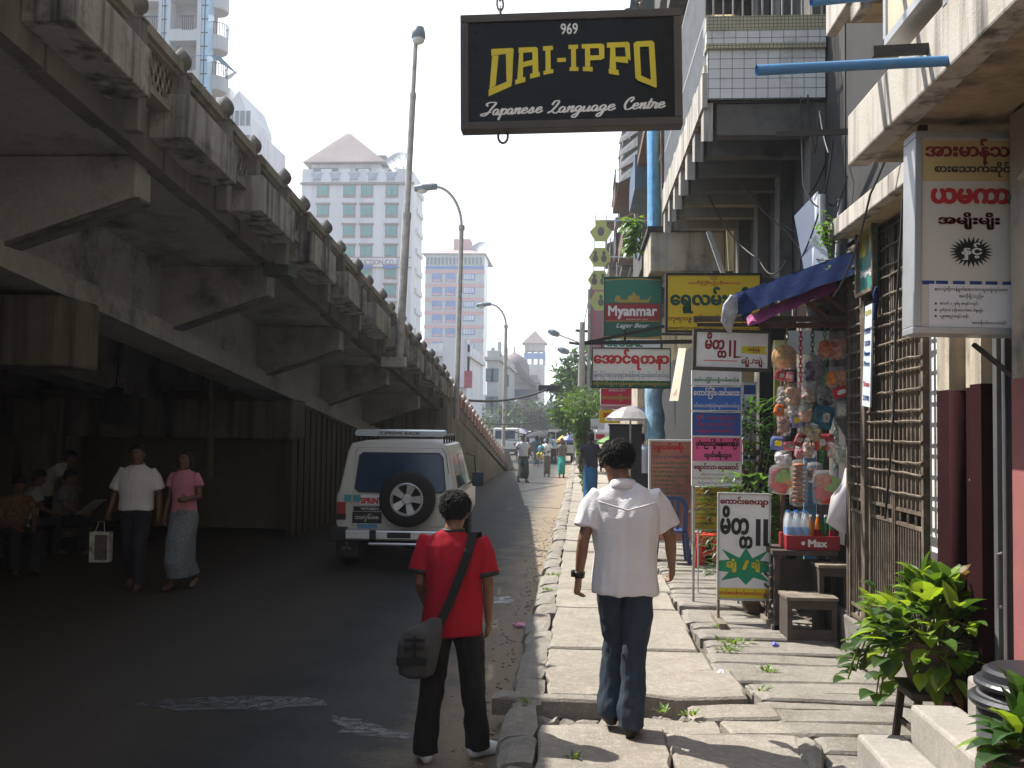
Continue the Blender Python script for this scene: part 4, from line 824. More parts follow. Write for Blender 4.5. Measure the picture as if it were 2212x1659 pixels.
b = MB(); ap = at(1154, 712, Y); b.add([(p.x - .5, Y - .5, zt), (q.x + .5, Y - .5, zt), (q.x + .5, Y + w + .5, zt), (p.x - .5, Y + w + .5, zt), ((p.x + q.x) / 2, Y + w / 2, ap.z)], [(0, 1, 4), (1, 2, 4), (2, 3, 4), (3, 0, 4), (0, 3, 2, 1)]); b.tube([((p.x + q.x) / 2, Y + w / 2, ap.z - .3), ((p.x + q.x) / 2, Y + w / 2, ap.z + 1.3)], .07, 5); b.build('roof', slate, t)
Y = 165.0
def oldhouse(lab, x0, y0, x1, Y, nwx, nwz, extra=None, m=stone, dep=14):
    p, q = at(x0, 928, Y), at(x1, y0, Y); t = thing('old_house', lab, 'building', ((p.x + q.x) / 2, Y + dep / 2, 0), 'old houses in the haze'); b = MB(); b.box(p.x, q.x, Y, Y + dep, 0, q.z); b.box(p.x - .3, q.x + .3, Y - .4, Y + dep, q.z - 1.2, q.z - .8)
    if extra: extra(b, p, q)
    b.build('wall', m, t); b = MB()
    for i in range(nwx):
        for j in range(nwz): x = p.x + (q.x - p.x) * (i + .5) / nwx; z = q.z - 2.2 - j * 3.4; b = MB(); b.box(x - .45, x + .45, Y - .15, Y - .01, z - 1.6, z); b.build('window', mat('dim_window', (0.1, 0.12, 0.14), 0.4, 0), t)
    return t, p, q
t, p, q = oldhouse('domed pale stone hall beside the bell tower', 1100, 810, 1162, 150, 5, 4, None)
b = MB(); c = at(1106, 795, 150); b.lathe([(2.4, -1), (2.4, .0), (2.2, 1), (1.6, 1.9), (.7, 2.5), (.15, 2.7), (.12, 3.6)], (c.x, 155, c.z), 18); b.build('dome', slate, t, smooth=True); b = MB(); r0 = at(1120, 795, 150); b.add([(r0.x, 149, q.z), (q.x, 149, q.z - 2), (q.x, 160, q.z - 2), (r0.x, 160, q.z + 2), (r0.x, 149, q.z + 2)], [(0, 1, 4), (1, 2, 3, 4)]); b.build('roof', slate, t)
oldhouse('old grey house with ragged chimneys between the striped block and the domed hall', 1050, 757, 1076, 120, 2, 5, lambda b, p, q: [b.box(p.x + .2 + k * .8, p.x + .65 + k * .8, 123, 123.5, q.z - 1, q.z + .6 + (k % 2) * .7) for k in range(3)])
oldhouse('old pale house with a bare flat roof next to the domed hall', 1076, 775, 1098, 135, 2, 4)
oldhouse('low white building with a dark weathered corner in front of the striped block', 918, 742, 1010, 90, 4, 3, lambda b, p, q: b.box(q.x - 2.2, q.x, 89.5, 92, q.z - 4, q.z + .4), whitew)
# red poster
b = MB(); b.box(*[f for f in (at(1003, 800, 88).x, at(1020, 800, 88).x)], 88, 88.2, at(1003, 838, 88).z, at(1003, 801, 88).z); solo(b.build('banner', mat('red_banner', (0.33, .06, .08), .7, .3, 2)), 'faded red banner hanging on the low white building', 'banner')
# haze
b = MB(); b.box(-420, 420, -40, 420, -1.0, 75); hz_ = b.build('haze', bpy.data.materials.new('haze')); hm = hz_.data.materials[0]; hm.use_nodes = True; hn = hm.node_tree; hn.nodes.remove(hn.nodes['Principled BSDF'])
pv = hn.nodes.new('ShaderNodeVolumePrincipled'); pv.inputs['Color'].default_value = (0.88, 0.93, 1, 1); pv.inputs['Density'].default_value = 0.0011; pv.inputs['Anisotropy'].default_value = 0.4; hn.links.new(pv.outputs[0], hn.nodes['Material Output'].inputs['Volume']); hz_['kind'] = 'stuff'
# ---------------------------------------------------------------- signs
def paint(name, c, r=0.5): return mat(name, c, r, 0.08, 2.5, spec=0.35, stain=(tuple(q * .72 + .01 for q in c), .5, 2.2))
red, dkred, blk, wht, grn, blu, ylw, gold = (paint('red_paint', (0.5, 0.02, 0.025)), paint('dark_red_paint', (0.22, 0.012, 0.02)), paint('black_paint', (0.012, 0.012, 0.012)), paint('white_paint', (0.72, 0.71, 0.68)), paint('green_paint', (0.015, 0.22, 0.09)), paint('navy_paint', (0.02, 0.05, 0.2)), paint('yellow_paint', (0.62, 0.5, 0.02)), paint('gold_paint', (0.4, 0.27, 0.04)))
brownf = mat('brown_frame', (0.05, 0.04, 0.032), 0.55, 0.2, 6)
def board(name, lab, x0, y0, x1, y1, Y, panel, frame=None, fw=0.03, dep=0.06, cat='sign', group=None, tilt=0.0):
    """a flat sign facing the camera side of the street; returns (thing, fn) where fn maps sign-fraction coordinates to points"""
    p, q = at(x0, y1, Y), at(x1, y0, Y); cx, cz = (p.x + q.x) / 2, (p.z + q.z) / 2; w, h = abs(q.x - p.x), abs(q.z - p.z)
    t = thing(name, lab, cat, (cx, Y, cz - h / 2), group); c_, s_ = math.cos(tilt), math.sin(tilt)
    def P(u, v, d): return Vector((cx + u * c_ - v * s_, Y - d, cz + u * s_ + v * c_))
    def bx(b, u0, u1, v0, v1, d0, d1): b.hexa([P(u0, v0, d1), P(u1, v0, d1), P(u1, v0, d0), P(u0, v0, d0), P(u0, v1, d1), P(u1, v1, d1), P(u1, v1, d0), P(u0, v1, d0)])
    f = fw if frame else 0.0
    b = MB(); bx(b, -w / 2 + f, w / 2 - f, -h / 2 + f, h / 2 - f, -dep, -0.004); b.build('panel', panel, t)
    if frame:
        b = MB(); g = 0.0
        bx(b, -w / 2, w / 2, h / 2 - fw, h / 2, -dep - .01, 0.012); bx(b, -w / 2, w / 2, -h / 2, -h / 2 + fw, -dep - .01, 0.012); bx(b, -w / 2, -w / 2 + fw, -h / 2 + fw, h / 2 - fw, -dep - .01, 0.012); bx(b, w / 2 - fw, w / 2, -h / 2 + fw, h / 2 - fw, -dep - .01, 0.012); b.build('frame', frame, t, bevel=0.004)
    t_w, t_h = w, h
    def F(u, v, d=0.0): return P((u - .5) * t_w, (v - .5) * t_h, d - 0.004)
    return t, F, w, h
def write(t, F, w, h, text, u0, u1, v0, v1, m, bold=0.012, shear=0.0, name='lettering'):
    return lettering(text, u0 * w, u1 * w, v0 * h, v1 * h, lambda x, z, d: F(x / w, z / h, d), m, t, bold, shear, name=name)
def patch(t, F, pts, m, name, d=0.0015):
    b = MB(); b.add([F(u, v, d) for u, v in pts], [list(range(len(pts)))]); return b.build(name, m, t, normals=False)
def rect(t, F, u0, u1, v0, v1, m, name, d=0.0015): return patch(t, F, ((u0, v0), (u1, v0), (u1, v1), (u0, v1)), m, name, d)
# --- hanging language centre sign
t, F, w, h = board('hanging_sign', 'big black hanging sign with yellow capitals in a dark brown frame, over the footway', 993, 22, 1474, 278, 5.5, mat('black_sign_glass', (0.003, 0.0035, 0.004), 0.12, 0.2, 2, spec=0.12), brownf, 0.045, 0.09, tilt=0.018)
def S2(x, y): return ((x - 165) / (2010 - 165), 1 - (y - 80) / (1070 - 80))
def stroke_poly(polys, m, name, curve):
    b = MB()
    for k, poly in enumerate(polys):
        b.add([F(*S2(*p), 0.002 + 0.0004 * k) for p in poly], [list(range(len(poly)))])
    b.build(name, m, t, normals=False)
# letters traced as quads, bottoms following the arch
Q = []
def q(*p): Q.append(p)
q((425, 375), (600, 372), (600, 415), (425, 433)); q((432, 434), (486, 432), (460, 690), (408, 722)); q((402, 722), (600, 640), (592, 700), (400, 782)); q((548, 418), (612, 380), (600, 640), (552, 660)); q((600, 372), (614, 384), (612, 420), (590, 416))
q((655, 372), (800, 370), (800, 412), (655, 418)); q((660, 418), (692, 418), (690, 650), (640, 665)); q((770, 412), (816, 385), (820, 590), (772, 600)); q((692, 498), (770, 480), (771, 525), (692, 542)); q((625, 650), (710, 624), (710, 668), (625, 688)); q((750, 600), (830, 586), (832, 625), (750, 642)); q((800, 370), (816, 384), (815, 420), (790, 412))
q((860, 368), (943, 366), (943, 403), (860, 406)); q((880, 406), (922, 404), (924, 580), (880, 588)); q((862, 580), (945, 566), (945, 600), (862, 614))
q((978, 474), (1050, 474), (1050, 508), (978, 508))
q((1072, 365), (1152, 365), (1152, 400), (1072, 400)); q((1094, 400), (1134, 400), (1134, 556), (1094, 556)); q((1080, 556), (1154, 556), (1154, 590), (1080, 588))
q((1183, 362), (1350, 362), (1350, 400), (1183, 400)); q((1210, 400), (1252, 400), (1252, 556), (1210, 556)); q((1190, 556), (1272, 560), (1272, 600), (1190, 592)); q((1325, 400), (1370, 378), (1370, 490), (1328, 462)); q((1252, 462), (1350, 462), (1345, 502), (1252, 504)); q((1350, 362), (1370, 378), (1350, 400)); q((1345, 463), (1370, 488), (1343, 502))
q((1392, 358), (1565, 356), (1565, 400), (1392, 402)); q((1420, 402), (1460, 402), (1466, 590), (1412, 580)); q((1405, 580), (1486, 594), (1490, 640), (1405, 622)); q((1540, 400), (1580, 374), (1586, 520), (1548, 480)); q((1462, 480), (1565, 484), (1565, 540), (1463, 524)); q((1565, 356), (1582, 374), (1560, 400))
q((1612, 370), (1660, 358), (1672, 650), (1625, 670)); q((1630, 357), (1765, 354), (1770, 402), (1640, 404)); q((1738, 404), (1783, 372), (1800, 745), (1752, 700)); q((1627, 660), (1672, 648), (1800, 712), (1796, 757)); q((1765, 354), (1783, 374), (1760, 402)); q((1625, 668), (1680, 655), (1790, 755), (1645, 690))
stroke_poly(Q, ylw, 'yellow_lettering', None)
write(t, F, w, h, '969', *[S2(1008, 0)[0], S2(1152, 0)[0]], S2(0, 270)[1], S2(0, 175)[1], wht, 0.02)
# script line drawn as pen strokes
SCR = {'a': [[(.62, .75), (.3, .92), (.05, .5), (.15, .08), (.4, .1), (.62, .7), (.55, .12), (.68, .02), (.9, .25)]], 'p': [[(.0, .5), (.25, .95), (.05, -.9)], [(.2, .6), (.5, .95), (.75, .6), (.55, .1), (.2, .1), (.5, .05), (.9, .3)]], 'n': [[(.0, .6), (.2, .95), (.08, 0)], [(.12, .4), (.5, .95), (.62, .8), (.5, .15), (.62, .02), (.85, .3)]], 'e': [[(.05, .4), (.6, .65), (.45, .95), (.15, .75), (.1, .25), (.35, .02), (.85, .35)]], 's': [[(.0, .2), (.4, .98), (.5, .3), (.25, .0), (.05, .15), (.4, .05), (.8, .3)]], 'g': [[(.6, .8), (.3, .92), (.05, .5), (.2, .08), (.5, .4), (.62, .8), (.35, -.7), (.05, -.9), (-.05, -.6), (.85, .25)]], 'u': [[(.05, .9), (.02, .2), (.2, .02), (.5, .4), (.62, .9), (.55, .15), (.65, .02), (.9, .3)]], 't': [[(.35, 1.6), (.12, .2), (.25, .02), (.6, .3)], [(.0, 1.0), (.65, 1.05)]], 'r': [[(.0, .3), (.2, 1.0), (.3, .8), (.6, .85), (.45, .2), (.6, .02), (.85, .3)]], 'J': [[(.35, 1.5), (.1, 1.8), (.5, 2.1), (1.2, 2.0), (.9, 1.2), (.5, .2), (.1, -.1), (-.25, .1), (.3, .35), (.9, .5)]], 'L': [[(.2, 1.3), (.4, 1.9), (.8, 1.9), (.75, 1.3), (.35, .3), (.0, .0), (.3, .25), (.8, -.05), (1.15, .25)]], 'C': [[(.95, 1.6), (.8, 1.95), (.35, 1.6), (.1, .8), (.3, .05), (.75, .05), (1.1, .4)], [(.95, 1.6), (.7, 1.3), (.85, 1.2)]]}
def script(text, x0, x1, ybase, xh, slope):
    adv = lambda ch: {' ': .8, 'J': 1.15, 'L': 1.1, 'C': 1.05, 't': .55, 'r': .8}.get(ch, .86)
    tot = sum(adv(c) for c in text); sx = (x1 - x0) / tot; b = MB(); x = 0
    for i, ch in enumerate(text):
        for st in SCR.get(ch, []):
            pts = [Vector((x0 + (x + u + v * 0.22) * sx, ybase + slope * (x / tot) - v * xh)) for u, v in st]; sm = []
            for k in range(len(pts) - 1):           # Catmull-Rom through the pen points
                p0, p1, p2, p3 = pts[max(k - 1, 0)], pts[k], pts[k + 1], pts[min(k + 2, len(pts) - 1)]
                for j in range(4):
                    s = j / 4; sm.append(0.5 * ((2 * p1) + (p2 - p0) * s + (2 * p0 - 5 * p1 + 4 * p2 - p3) * s * s + (3 * p1 - p0 - 3 * p2 + p3) * s ** 3))
            sm.append(pts[-1])
            L, Rr = [], []
            for k, pnt in enumerate(sm):
                d = (sm[min(k + 1, len(sm) - 1)] - sm[max(k - 1, 0)]); d = d.normalized() if d.length else Vector((1, 0)); nn_ = Vector((-d.y, d.x)); wd = 4.2 + 5.5 * abs(d.y); L.append(pnt + nn_ * wd); Rr.append(pnt - nn_ * wd)
            n = len(sm); vs = [F(*S2(v.x, v.y), 0.003 + 0.0003 * (k % 9)) for k, v in enumerate(L)] + [F(*S2(v.x, v.y), 0.003 + 0.0003 * (k % 9)) for k, v in enumerate(Rr)]
            b.add(vs, [(k, k + 1, n + k + 1, n + k) for k in range(n - 1)])
        x += adv(ch)
    b.build('script_lettering', wht, t, normals=False)
script('Japanese', 350, 850, 945, 52, -12); script('Language', 895, 1455, 938, 52, -10); script('Centre', 1520, 1865, 925, 52, -5)
b = MB(); ringm = mat('chain_metal', (0.12, 0.11, 0.1), 0.4, 0.2, 20, metal=0.7)
def chain(b, a, c, n, r=0.012, w=0.02):
    a = Vector(a); c = Vector(c)
    for k in range(n):
        m = a.lerp(c, (k + .5) / n); L_ = (c - a).length / n * 0.72; o = []
        ax = Vector((1, 0, 0)) if k % 2 else Vector((0, 1, 0)); up = (c - a).normalized()
        for j in range(10): an = 2 * math.pi * j / 10; o.append(m + ax * w * math.cos(an) + up * L_ * math.sin(an))
        o.append(o[0]); b.tube(o, r * .45, 5, caps=False)
for px in (500, 1675):
    u = S2(px, 0)[0]; top = F(u, 1.0, -0.05); chain(b, top + Vector((0, 0, 0.0)), top + Vector((-0.02, 0, 0.34)), 6, 0.014, 0.018)
b.build('chain', ringm, t); b = MB(); lo = F(S2(515, 0)[0], 0, -0.05); b.tube([lo + Vector((0.028 * math.cos(a), 0, -0.022 + 0.04 * math.sin(a))) for a in [i * .52 for i in range(13)]], 0.007, 6); b.build('hanger', ringm, t)
b = MB(); zt = F(.5, 1.0).z + 0.36; b.beam((-0.6, 5.55, zt), (2.0, 5.55, zt), 0.05, 0.05); b.beam((0.1, 5.55, zt), (2.0, 5.55, zt + 0.9), 0.03, 0.03); solo(b.build('steel_bracket', brownf), 'steel arm above the photo carrying the big black hanging sign', 'bracket')
# --- lightbox sign at right
creamp = mat('cream_acrylic', (0.60, 0.56, 0.48), 0.4, 0.05, 2); yelac = mat('yellow_acrylic', (0.56, 0.42, 0.18), 0.4, 0.05, 2); paper = mat('white_paper', (0.72, 0.71, 0.70), 0.8, 0.03, 4)
t, F, w, h = board('lightbox_sign', 'tall cream lightbox sign with red lettering and a black starburst at the right edge', 1975, 283, 2232, 722, 5.0, creamp, alum, 0.035, 0.16, tilt=-0.012)
rect(t, F, .075, .925, .755, .955, yelac, 'yellow_band')
for tx, u0, u1, v0, v1, m, bo in (('အားမာန်သစ်', .09, .90, .835, .965, dkred, .045), ('စားသောက်ဆိုင်', .17, .80, .775, .85, blk, .03), ('ယမကာ', .14, .80, .64, .72, red, .06), ('အမျိုးမျိုး', .20, .72, .515, .60, red, .045)): write(t, F, w, h, tx, u0, u1, v0, v1, m, bo)
n = 26; cx, cy = .48, .405
patch(t, F, [(cx + (.185 if k % 2 == 0 else .125) * math.cos(math.pi * 2 * k / (2 * n)) , cy + (.078 if k % 2 == 0 else .048) * math.sin(math.pi * 2 * k / (2 * n))) for k in range(2 * n)], blk, 'starburst', 0.002)
write(t, F, w, h, 'နှင့်', .40, .57, .365, .45, wht, .03)
for u in (.075, .19, .33, .47, .6, .74): rect(t, F, u, u + .10, .242, .262, blu, 'covered_lettering')
rect(t, F, .13, .83, .035, .245, paper, 'notice_paper', 0.003)
for tx, u0, u1, v0, v1 in (('စားပွဲထိုး/ဖန်ခွက်ဆေး/အထွေထွေလုပ်သား', .2, .78, .205, .235), ('အလိုရှိသည်။', .38, .58, .172, .2), ('အသက် ၁၂ နှစ်မှ ၁၈ နှစ်အတွင်း', .22, .54, .137, .163), ('မှတ်ပုံတင် (သို့) ထောက်ခံစာ ပါရမည်။', .22, .58, .105, .13), ('ပညာအရည်အချင်း မလို။', .22, .46, .075, .1), ('“အားမာန်သစ်စားသောက်ဆိုင်”', .48, .78, .045, .07)):
    write(t, F, w, h, tx, u0, u1, v0, v1, blk, .014)
for v in (.22, .15, .118, .088): rect(t, F, .18, .195, v - .006, v + .004, blk, 'bullet', 0.005)
b = MB(); b.beam((1.7, 5.08, 3.5), (1.7, 5.08, 3.47), .04); b.beam((2.15, 5.1, 3.1), (2.06, 4.92, 3.1), .03); b.beam((1.95, 5.1, 2.4), (2.15, 4.9, 2.15), 0.03, 0.02); b.build('bracket', brownf, t)
b = MB(); p = at(2203, 392, 4.7); b.tube([p, at(2330, 250, 4.6)], 0.022, 10); solo(b.build('plastic_pipe', mat('beige_pipe', (0.45, 0.36, 0.27), 0.4, 0.1, 4)), 'short beige pipe end poking in front of the cream lightbox sign', 'pipe')
# --- beer sign
dgrn = mat('dark_green_panel', (0.008, 0.075, 0.045), 0.35, 0.3, 1.5); tgrn = mat('bottle_green_panel', (0.01, 0.14, 0.085), 0.35, 0.3, 60)
t, F, w, h = board('beer_sign', 'tall green and red beer sign with a golden barge, above the white sign', 1303, 598, 1430, 752, 16.0, dgrn, dgrn, 0.012, 0.12)
rect(t, F, .02, .98, .63, .96, tgrn, 'green_field'); patch(t, F, [(0.02, .955)] + [(.02 + .96 * k / 10, .955 + .025 * math.sin(math.pi * k / 10)) for k in range(11)] + [(.98, .955)] + [(.98 - .96 * k / 10, .945 + .02 * math.sin(math.pi * k / 10)) for k in range(11)], gold, 'gold_line', 0.003)
rect(t, F, .03, .97, .385, .625, mat('beer_red', (0.27, 0.012, 0.02), 0.4, .1, 2), 'red_band', 0.003); rect(t, F, .03, .97, .375, .384, gold, 'gold_rule', .003)
write(t, F, w, h, 'Myanmar', .08, .92, .405, .60, wht, .05); write(t, F, w, h, 'PREMIUM QUALITY', .36, .94, .392, .412, wht, .0); write(t, F, w, h, 'Lager Beer', .22, .78, .27, .35, wht, .01, .35)
patch(t, F, [(.18, .66), (.28, .64), (.78, .64), (.82, .74), (.75, .68), (.62, .68), (.62, .73), (.56, .74), (.52, .8), (.48, .74), (.42, .73), (.42, .68), (.3, .68), (.28, .73), (.22, .74)], gold, 'barge_emblem', 0.004)
rect(t, F, .02, .98, .0, .13, wht, 'white_strip', .003); patch(t, F, [(.02, .13), (.02, .165), (.15, .175), (.4, .155), (.7, .15), (.98, .17), (.98, .13)], gold, 'swoosh', .0032); write(t, F, w, h, 'GLOBAL', .04, .68, .02, .12, grn, .06, .15)
b = MB(); b.beam((1.28, 16.08, 4.2), (2.2, 16.08, 4.2), .04); b.beam((1.28, 16.08, 3.5), (2.2, 16.08, 3.5), .04); b.build('bracket', brownf, t)
# --- yellow travel sign
t, F, w, h = board('travel_sign', 'large yellow sign with bold green lettering behind the blue awning', 1437, 590, 1646, 718, 11.5, mat('sign_yellow', (0.66, 0.44, 0.01), 0.4, 0.06, 2), blk, 0.025, 0.1)
for tx, u0, u1, v0, v1, m, bo in (('ဟာ', .47, .54, .885, .95, dkred, 0), ('မာဇီကြီးဦးစီးသော', .24, .78, .79, .87, red, .01), ('ရွှေလမ်းခရီး', .05, .94, .32, .77, paint('deep_green_paint', (.006, .06, .03)), .05), ('ဘုရားဖူးနှင့်အပန်းဖြေခရီးစဉ်', .03, .97, .16, .3, dkred, .015), ('အမှတ်(၃၁၈)၊ပန်းဆိုးတန်းလမ်း၊ရန်ကုန်', .03, .97, .03, .12, red, .01)): write(t, F, w, h, tx, u0, u1, v0, v1, m, bo)
b = MB(); b.beam((2.0, 11.58, 3.7), (2.3, 11.58, 3.7), .04); b.beam((2.0, 11.58, 3.2), (2.3, 11.58, 3.2), .04); b.build('bracket', brownf, t)
# --- white travel sign with red title
t, F, w, h = board('travel_sign', 'wide white hanging sign with a red title and a green bottom strip', 1278, 752, 1449, 838, 13.0, wht, blk, 0.012, 0.08)
rect(t, F, .01, .99, .015, .19, mat('strip_green', (0.01, 0.1, 0.05), .45, .05, 2), 'green_strip')
write(t, F, w, h, 'အောင်ရတနာ', .02, .98, .45, .97, red, .05); write(t, F, w, h, 'မြန်မာပြည်အနှံ့ဘုရားဖူးနှင့်အပန်းဖြေခရီးသွားဝန်ဆောင်မှုလုပ်ငန်း', .02, .98, .22, .42, blu, .008); write(t, F, w, h, 'ကျိုက်ထီးရိုး၊ဇလွန်၊ရွှေစက်တော်၊ချောင်းသာ', .02, .97, .04, .18, gold, .03)
b = MB(); A = at(1263, 741, 13.05); Bp = at(1500, 733, 12.0); Cp = at(1440, 690, 12.6); b.beam(A, (2.3, 12.9, at(1480, 735, 12.9).z), 0.05); b.beam(A, (2.3, 12.9, at(1480, 660, 12.9).z), 0.04); b.beam(at(1350, 738, 13.0), at(1350, 712, 13.0), .03); b.build('hanging_arm', blk, t)
for x in (1300, 1430): MB().tube([at(x, 752, 13.04), at(x, 740, 13.02)], .008, 5).build('hook', blk, t)
# --- copy shop hanging sign
t, F, w, h = board('copy_shop_sign', 'white hanging sign with slanted red letters and a small yellow ribbon in a brown frame', 1497, 712, 1666, 800, 8.7, wht, brownf, 0.028, 0.1, tilt=-0.022)
write(t, F, w, h, 'မိတ\u1039တ', .15, .43, .30, .92, dkred, .05, .1); [rect(t, F, a, a + .03, .34, .74, dkred, 'lettering') for a in (.46, .52)]; patch(t, F, [(.52, .36), (.52, .30), (.66, .34)], dkred, 'lettering', .0018); rect(t, F, .14, .57, .225, .245, red, 'underline'); write(t, F, w, h, 'ချုံ့./ချဲ့.', .62, .92, .1, .34, dkred, .025)
patch(t, F, [(.62, .43), (.95, .41), (.92, .515), (.95, .61), (.62, .60)], ylw, 'yellow_ribbon'); write(t, F, w, h, 'အမြန်', .70, .86, .44, .6, dkred, .02)
b = MB(); z = at(1580, 712, 8.75).z; b.beam((1.0, 8.74, z + 0.04), (2.25, 8.74, z + 0.04), .03); b.build('bracket', brownf, t)
# --- stack of destination boards on two posts
STK = 10.3
def stk(lab, y0, y1, panel, lines, frame=None):
    t, F, w, h = board('destination_board', lab, 1494, y0, 1602, y1, STK, panel, frame or wht, 0.008, 0.03, group='destination boards in one stack')
    for tx, u0, u1, v0, v1, m, bo in lines: write(t, F, w, h, tx, u0, u1, v0, v1, m, bo)
stk('white board with green place names, topmost of the stack below the copy shop sign', 790, 832, wht, [('မော်လမြိုင်၊ကျိုက္ခမီ၊စက်စဲ'.replace('က\u1039ခ', 'က'), .05, .95, .1, .42, grn, .03)])
stk('bright blue board with white lettering in the stack', 835, 887, mat('board_blue', (0.02, 0.12, 0.42), .45, .05, 2), [('တောင်ကြီး-အင်းလေး', .04, .96, .48, .95, wht, .04), ('ပင်းတယ၊ကုံလုံ၊မွေတော်ကက်ကူ', .04, .96, .06, .34, wht, .02)])
stk('darker blue board with red lettering in the stack', 890, 942, mat('board_navy', (0.015, 0.075, 0.30), .45, .05, 2), [('ပုဂံ', .1, .25, .6, .9, red, .04), ('မန္တလေး၊ပြင်ဦးလွင်'.replace('\u1039တ', ''), .3, .9, .65, .85, red, .01), ('မုံရွာဘုရားဖူးခရီးစဉ်', .1, .88, .38, .6, red, .01), ('နေပြည်တော်၊တောင်ငူ', .1, .85, .1, .34, red, .01)])
stk('bright pink board with heavy black lettering in the stack', 944, 997, mat('board_pink', (0.72, 0.1, 0.26), .5, .05, 2), [('ပုဂံညောင်ဦးမန်းလေးပြင်', .08, .96, .5, .92, blk, .06), ('ထွက်ခရီးသွား', .25, .8, .08, .42, blk, .06)])
stk('white board with red beach names, lowest of the stack', 999, 1049, wht, [('ချောင်းသာ-ငွေဆောင်', .04, .94, .58, .96, dkred, .05), ('ခရီးစဉ်အားလုံးအတွက်', .18, .78, .4, .55, dkred, .0), ('လက်မှတ်ရောင်း/ကားစင်းလုံးငှား', .03, .97, .22, .4, dkred, .0), ('စီစဉ်ဆောင်ရွက်ပေးပါသည်', .12, .9, .05, .2, dkred, .0)])
for x, lab in ((1500, 'grey post holding the left edge of the board stack'), (1596, 'grey post holding the right edge of the board stack')): b = MB(); p, q = at(x, 790, STK + .06), at(x, 1160, STK + .06); b.box(p.x - .012, p.x + .012, STK + .045, STK + .075, .2, p.z); solo(b.build('sign_post', galv), lab, 'post')
t, F, w, h = board('travel_sheet', 'yellow sheet of travel routes half hidden below the board stack', 1499, 1052, 1584, 1145, 11.0, mat('sheet_yellow', (0.62, 0.42, 0.03), .5, .08, 3), wht, .01, .02)
for k, tx in enumerate(('တောင်ကြီး', 'ခရီးသွားများ', 'သယံဇာတရွှေလီ', 'အောက်မြန်မာ', 'ကြီးမွေတော်', 'သမင်ထွေး', 'ကသာရွှေ', 'သွားရေးငွေဆောင်')): write(t, F, w, h, tx, .04, .45 + .08 * (k % 3), .88 - k * .11, .96 - k * .11, (red, blu, grn)[k % 3], .02)
b = MB(); z0 = F(.5, 0).z; b.box(F(.1, 0).x, F(.13, 0).x, 11.0, 11.03, .2, z0); b.box(F(.87, 0).x, F(.9, 0).x, 11.0, 11.03, .2, z0); b.build('leg', alum, t)
# --- sunset travel board
sunm = mat('sunset_print', (0.42, 0.16, 0.10), .5, .5, 1.6, stain=((0.16, 0.07, 0.12), .8, 2.2), streak=((0.6, 0.25, 0.12), .6, 1.4))
t, F, w, h = board('travel_board', 'reddish printed travel board with rows of green lines in a white frame', 1400, 950, 1498, 1172, 14.3, sunm, wht, .03, .05)
write(t, F, w, h, 'ရွှေလမ်းခရီး', .08, .78, .87, .97, red, .05); write(t, F, w, h, 'ဘုရားဖူးနှင့်အပန်းဖြေခရီးစဉ်', .08, .96, .81, .855, blu, .0)
random.seed(5)
for k in range(16): write(t, F, w, h, random.choice(('ရန်ကုန်မန်းလေးပုဂံ', 'ကျိုက်ထီးရိုးချောင်းသာ', 'ငွေဆောင်ပုသိမ်', 'တောင်ကြီးအင်းလေး')), .08, random.choice((.6, .75, .92)), .755 - k * .042, .785 - k * .042, grn if k < 14 else red, .03)
b = MB(); z0 = F(.5, 0).z; b.box(F(.03, 0).x, F(.06, 0).x, 14.3, 14.34, .2, z0); b.box(F(.94, 0).x, F(.97, 0).x, 14.3, 14.34, .2, z0); b.build('leg', alum, t)
# --- sports shop sign and the ones under it
t, F, w, h = board('shop_sign', 'bright red sports shop sign with orange lettering above the umbrella', 1297, 839, 1365, 875, 19.0, mat('sign_red', (0.6, 0.01, 0.05), .45, .04, 2), wht, .01, .1)
write(t, F, w, h, 'SPORTS CITY', .26, .8, .82, .92, wht, .03, .15); write(t, F, w, h, 'အားကစားမြို့တော်', .04, .96, .22, .66, gold, .05)
t, F, w, h = board('shop_sign', 'narrow grey sign with tiny lettering just below the red sports sign', 1296, 876, 1362, 884, 19.3, mat('sign_grey', (.4, .4, .4), .5, .05, 2), None, .01, .1); write(t, F, w, h, 'အားကစားပစ္စည်းအရောင်းဆိုင်'.replace('\u1039စ', ''), .05, .95, .15, .85, blu, 0)
t, F, w, h = board('shop_sign', 'small yellow sign with red lettering peeping out above the umbrella', 1294, 886, 1340, 914, 20.0, mat('sign_yellow', (0.66, 0.44, 0.01), 0.4, 0.06, 2), None, .01, .1); write(t, F, w, h, '၁၁', .18, .5, .45, .8, red, .08)
t, F, w, h = board('shop_sign', 'white shop sign strip left of the umbrella under the yellow sign', 1276, 905, 1306, 928, 24.0, wht, None, .01, .1); write(t, F, w, h, 'ကားရန်', .0, .5, .1, .35, blk, .03)
t, F, w, h = board('shop_sign', 'small white and red sign far off at the vine covered pole', 1284, 934, 1316, 950, 27.0, wht, None, .01, .1); rect(t, F, .1, .7, .1, .75, red, 'red_shape')
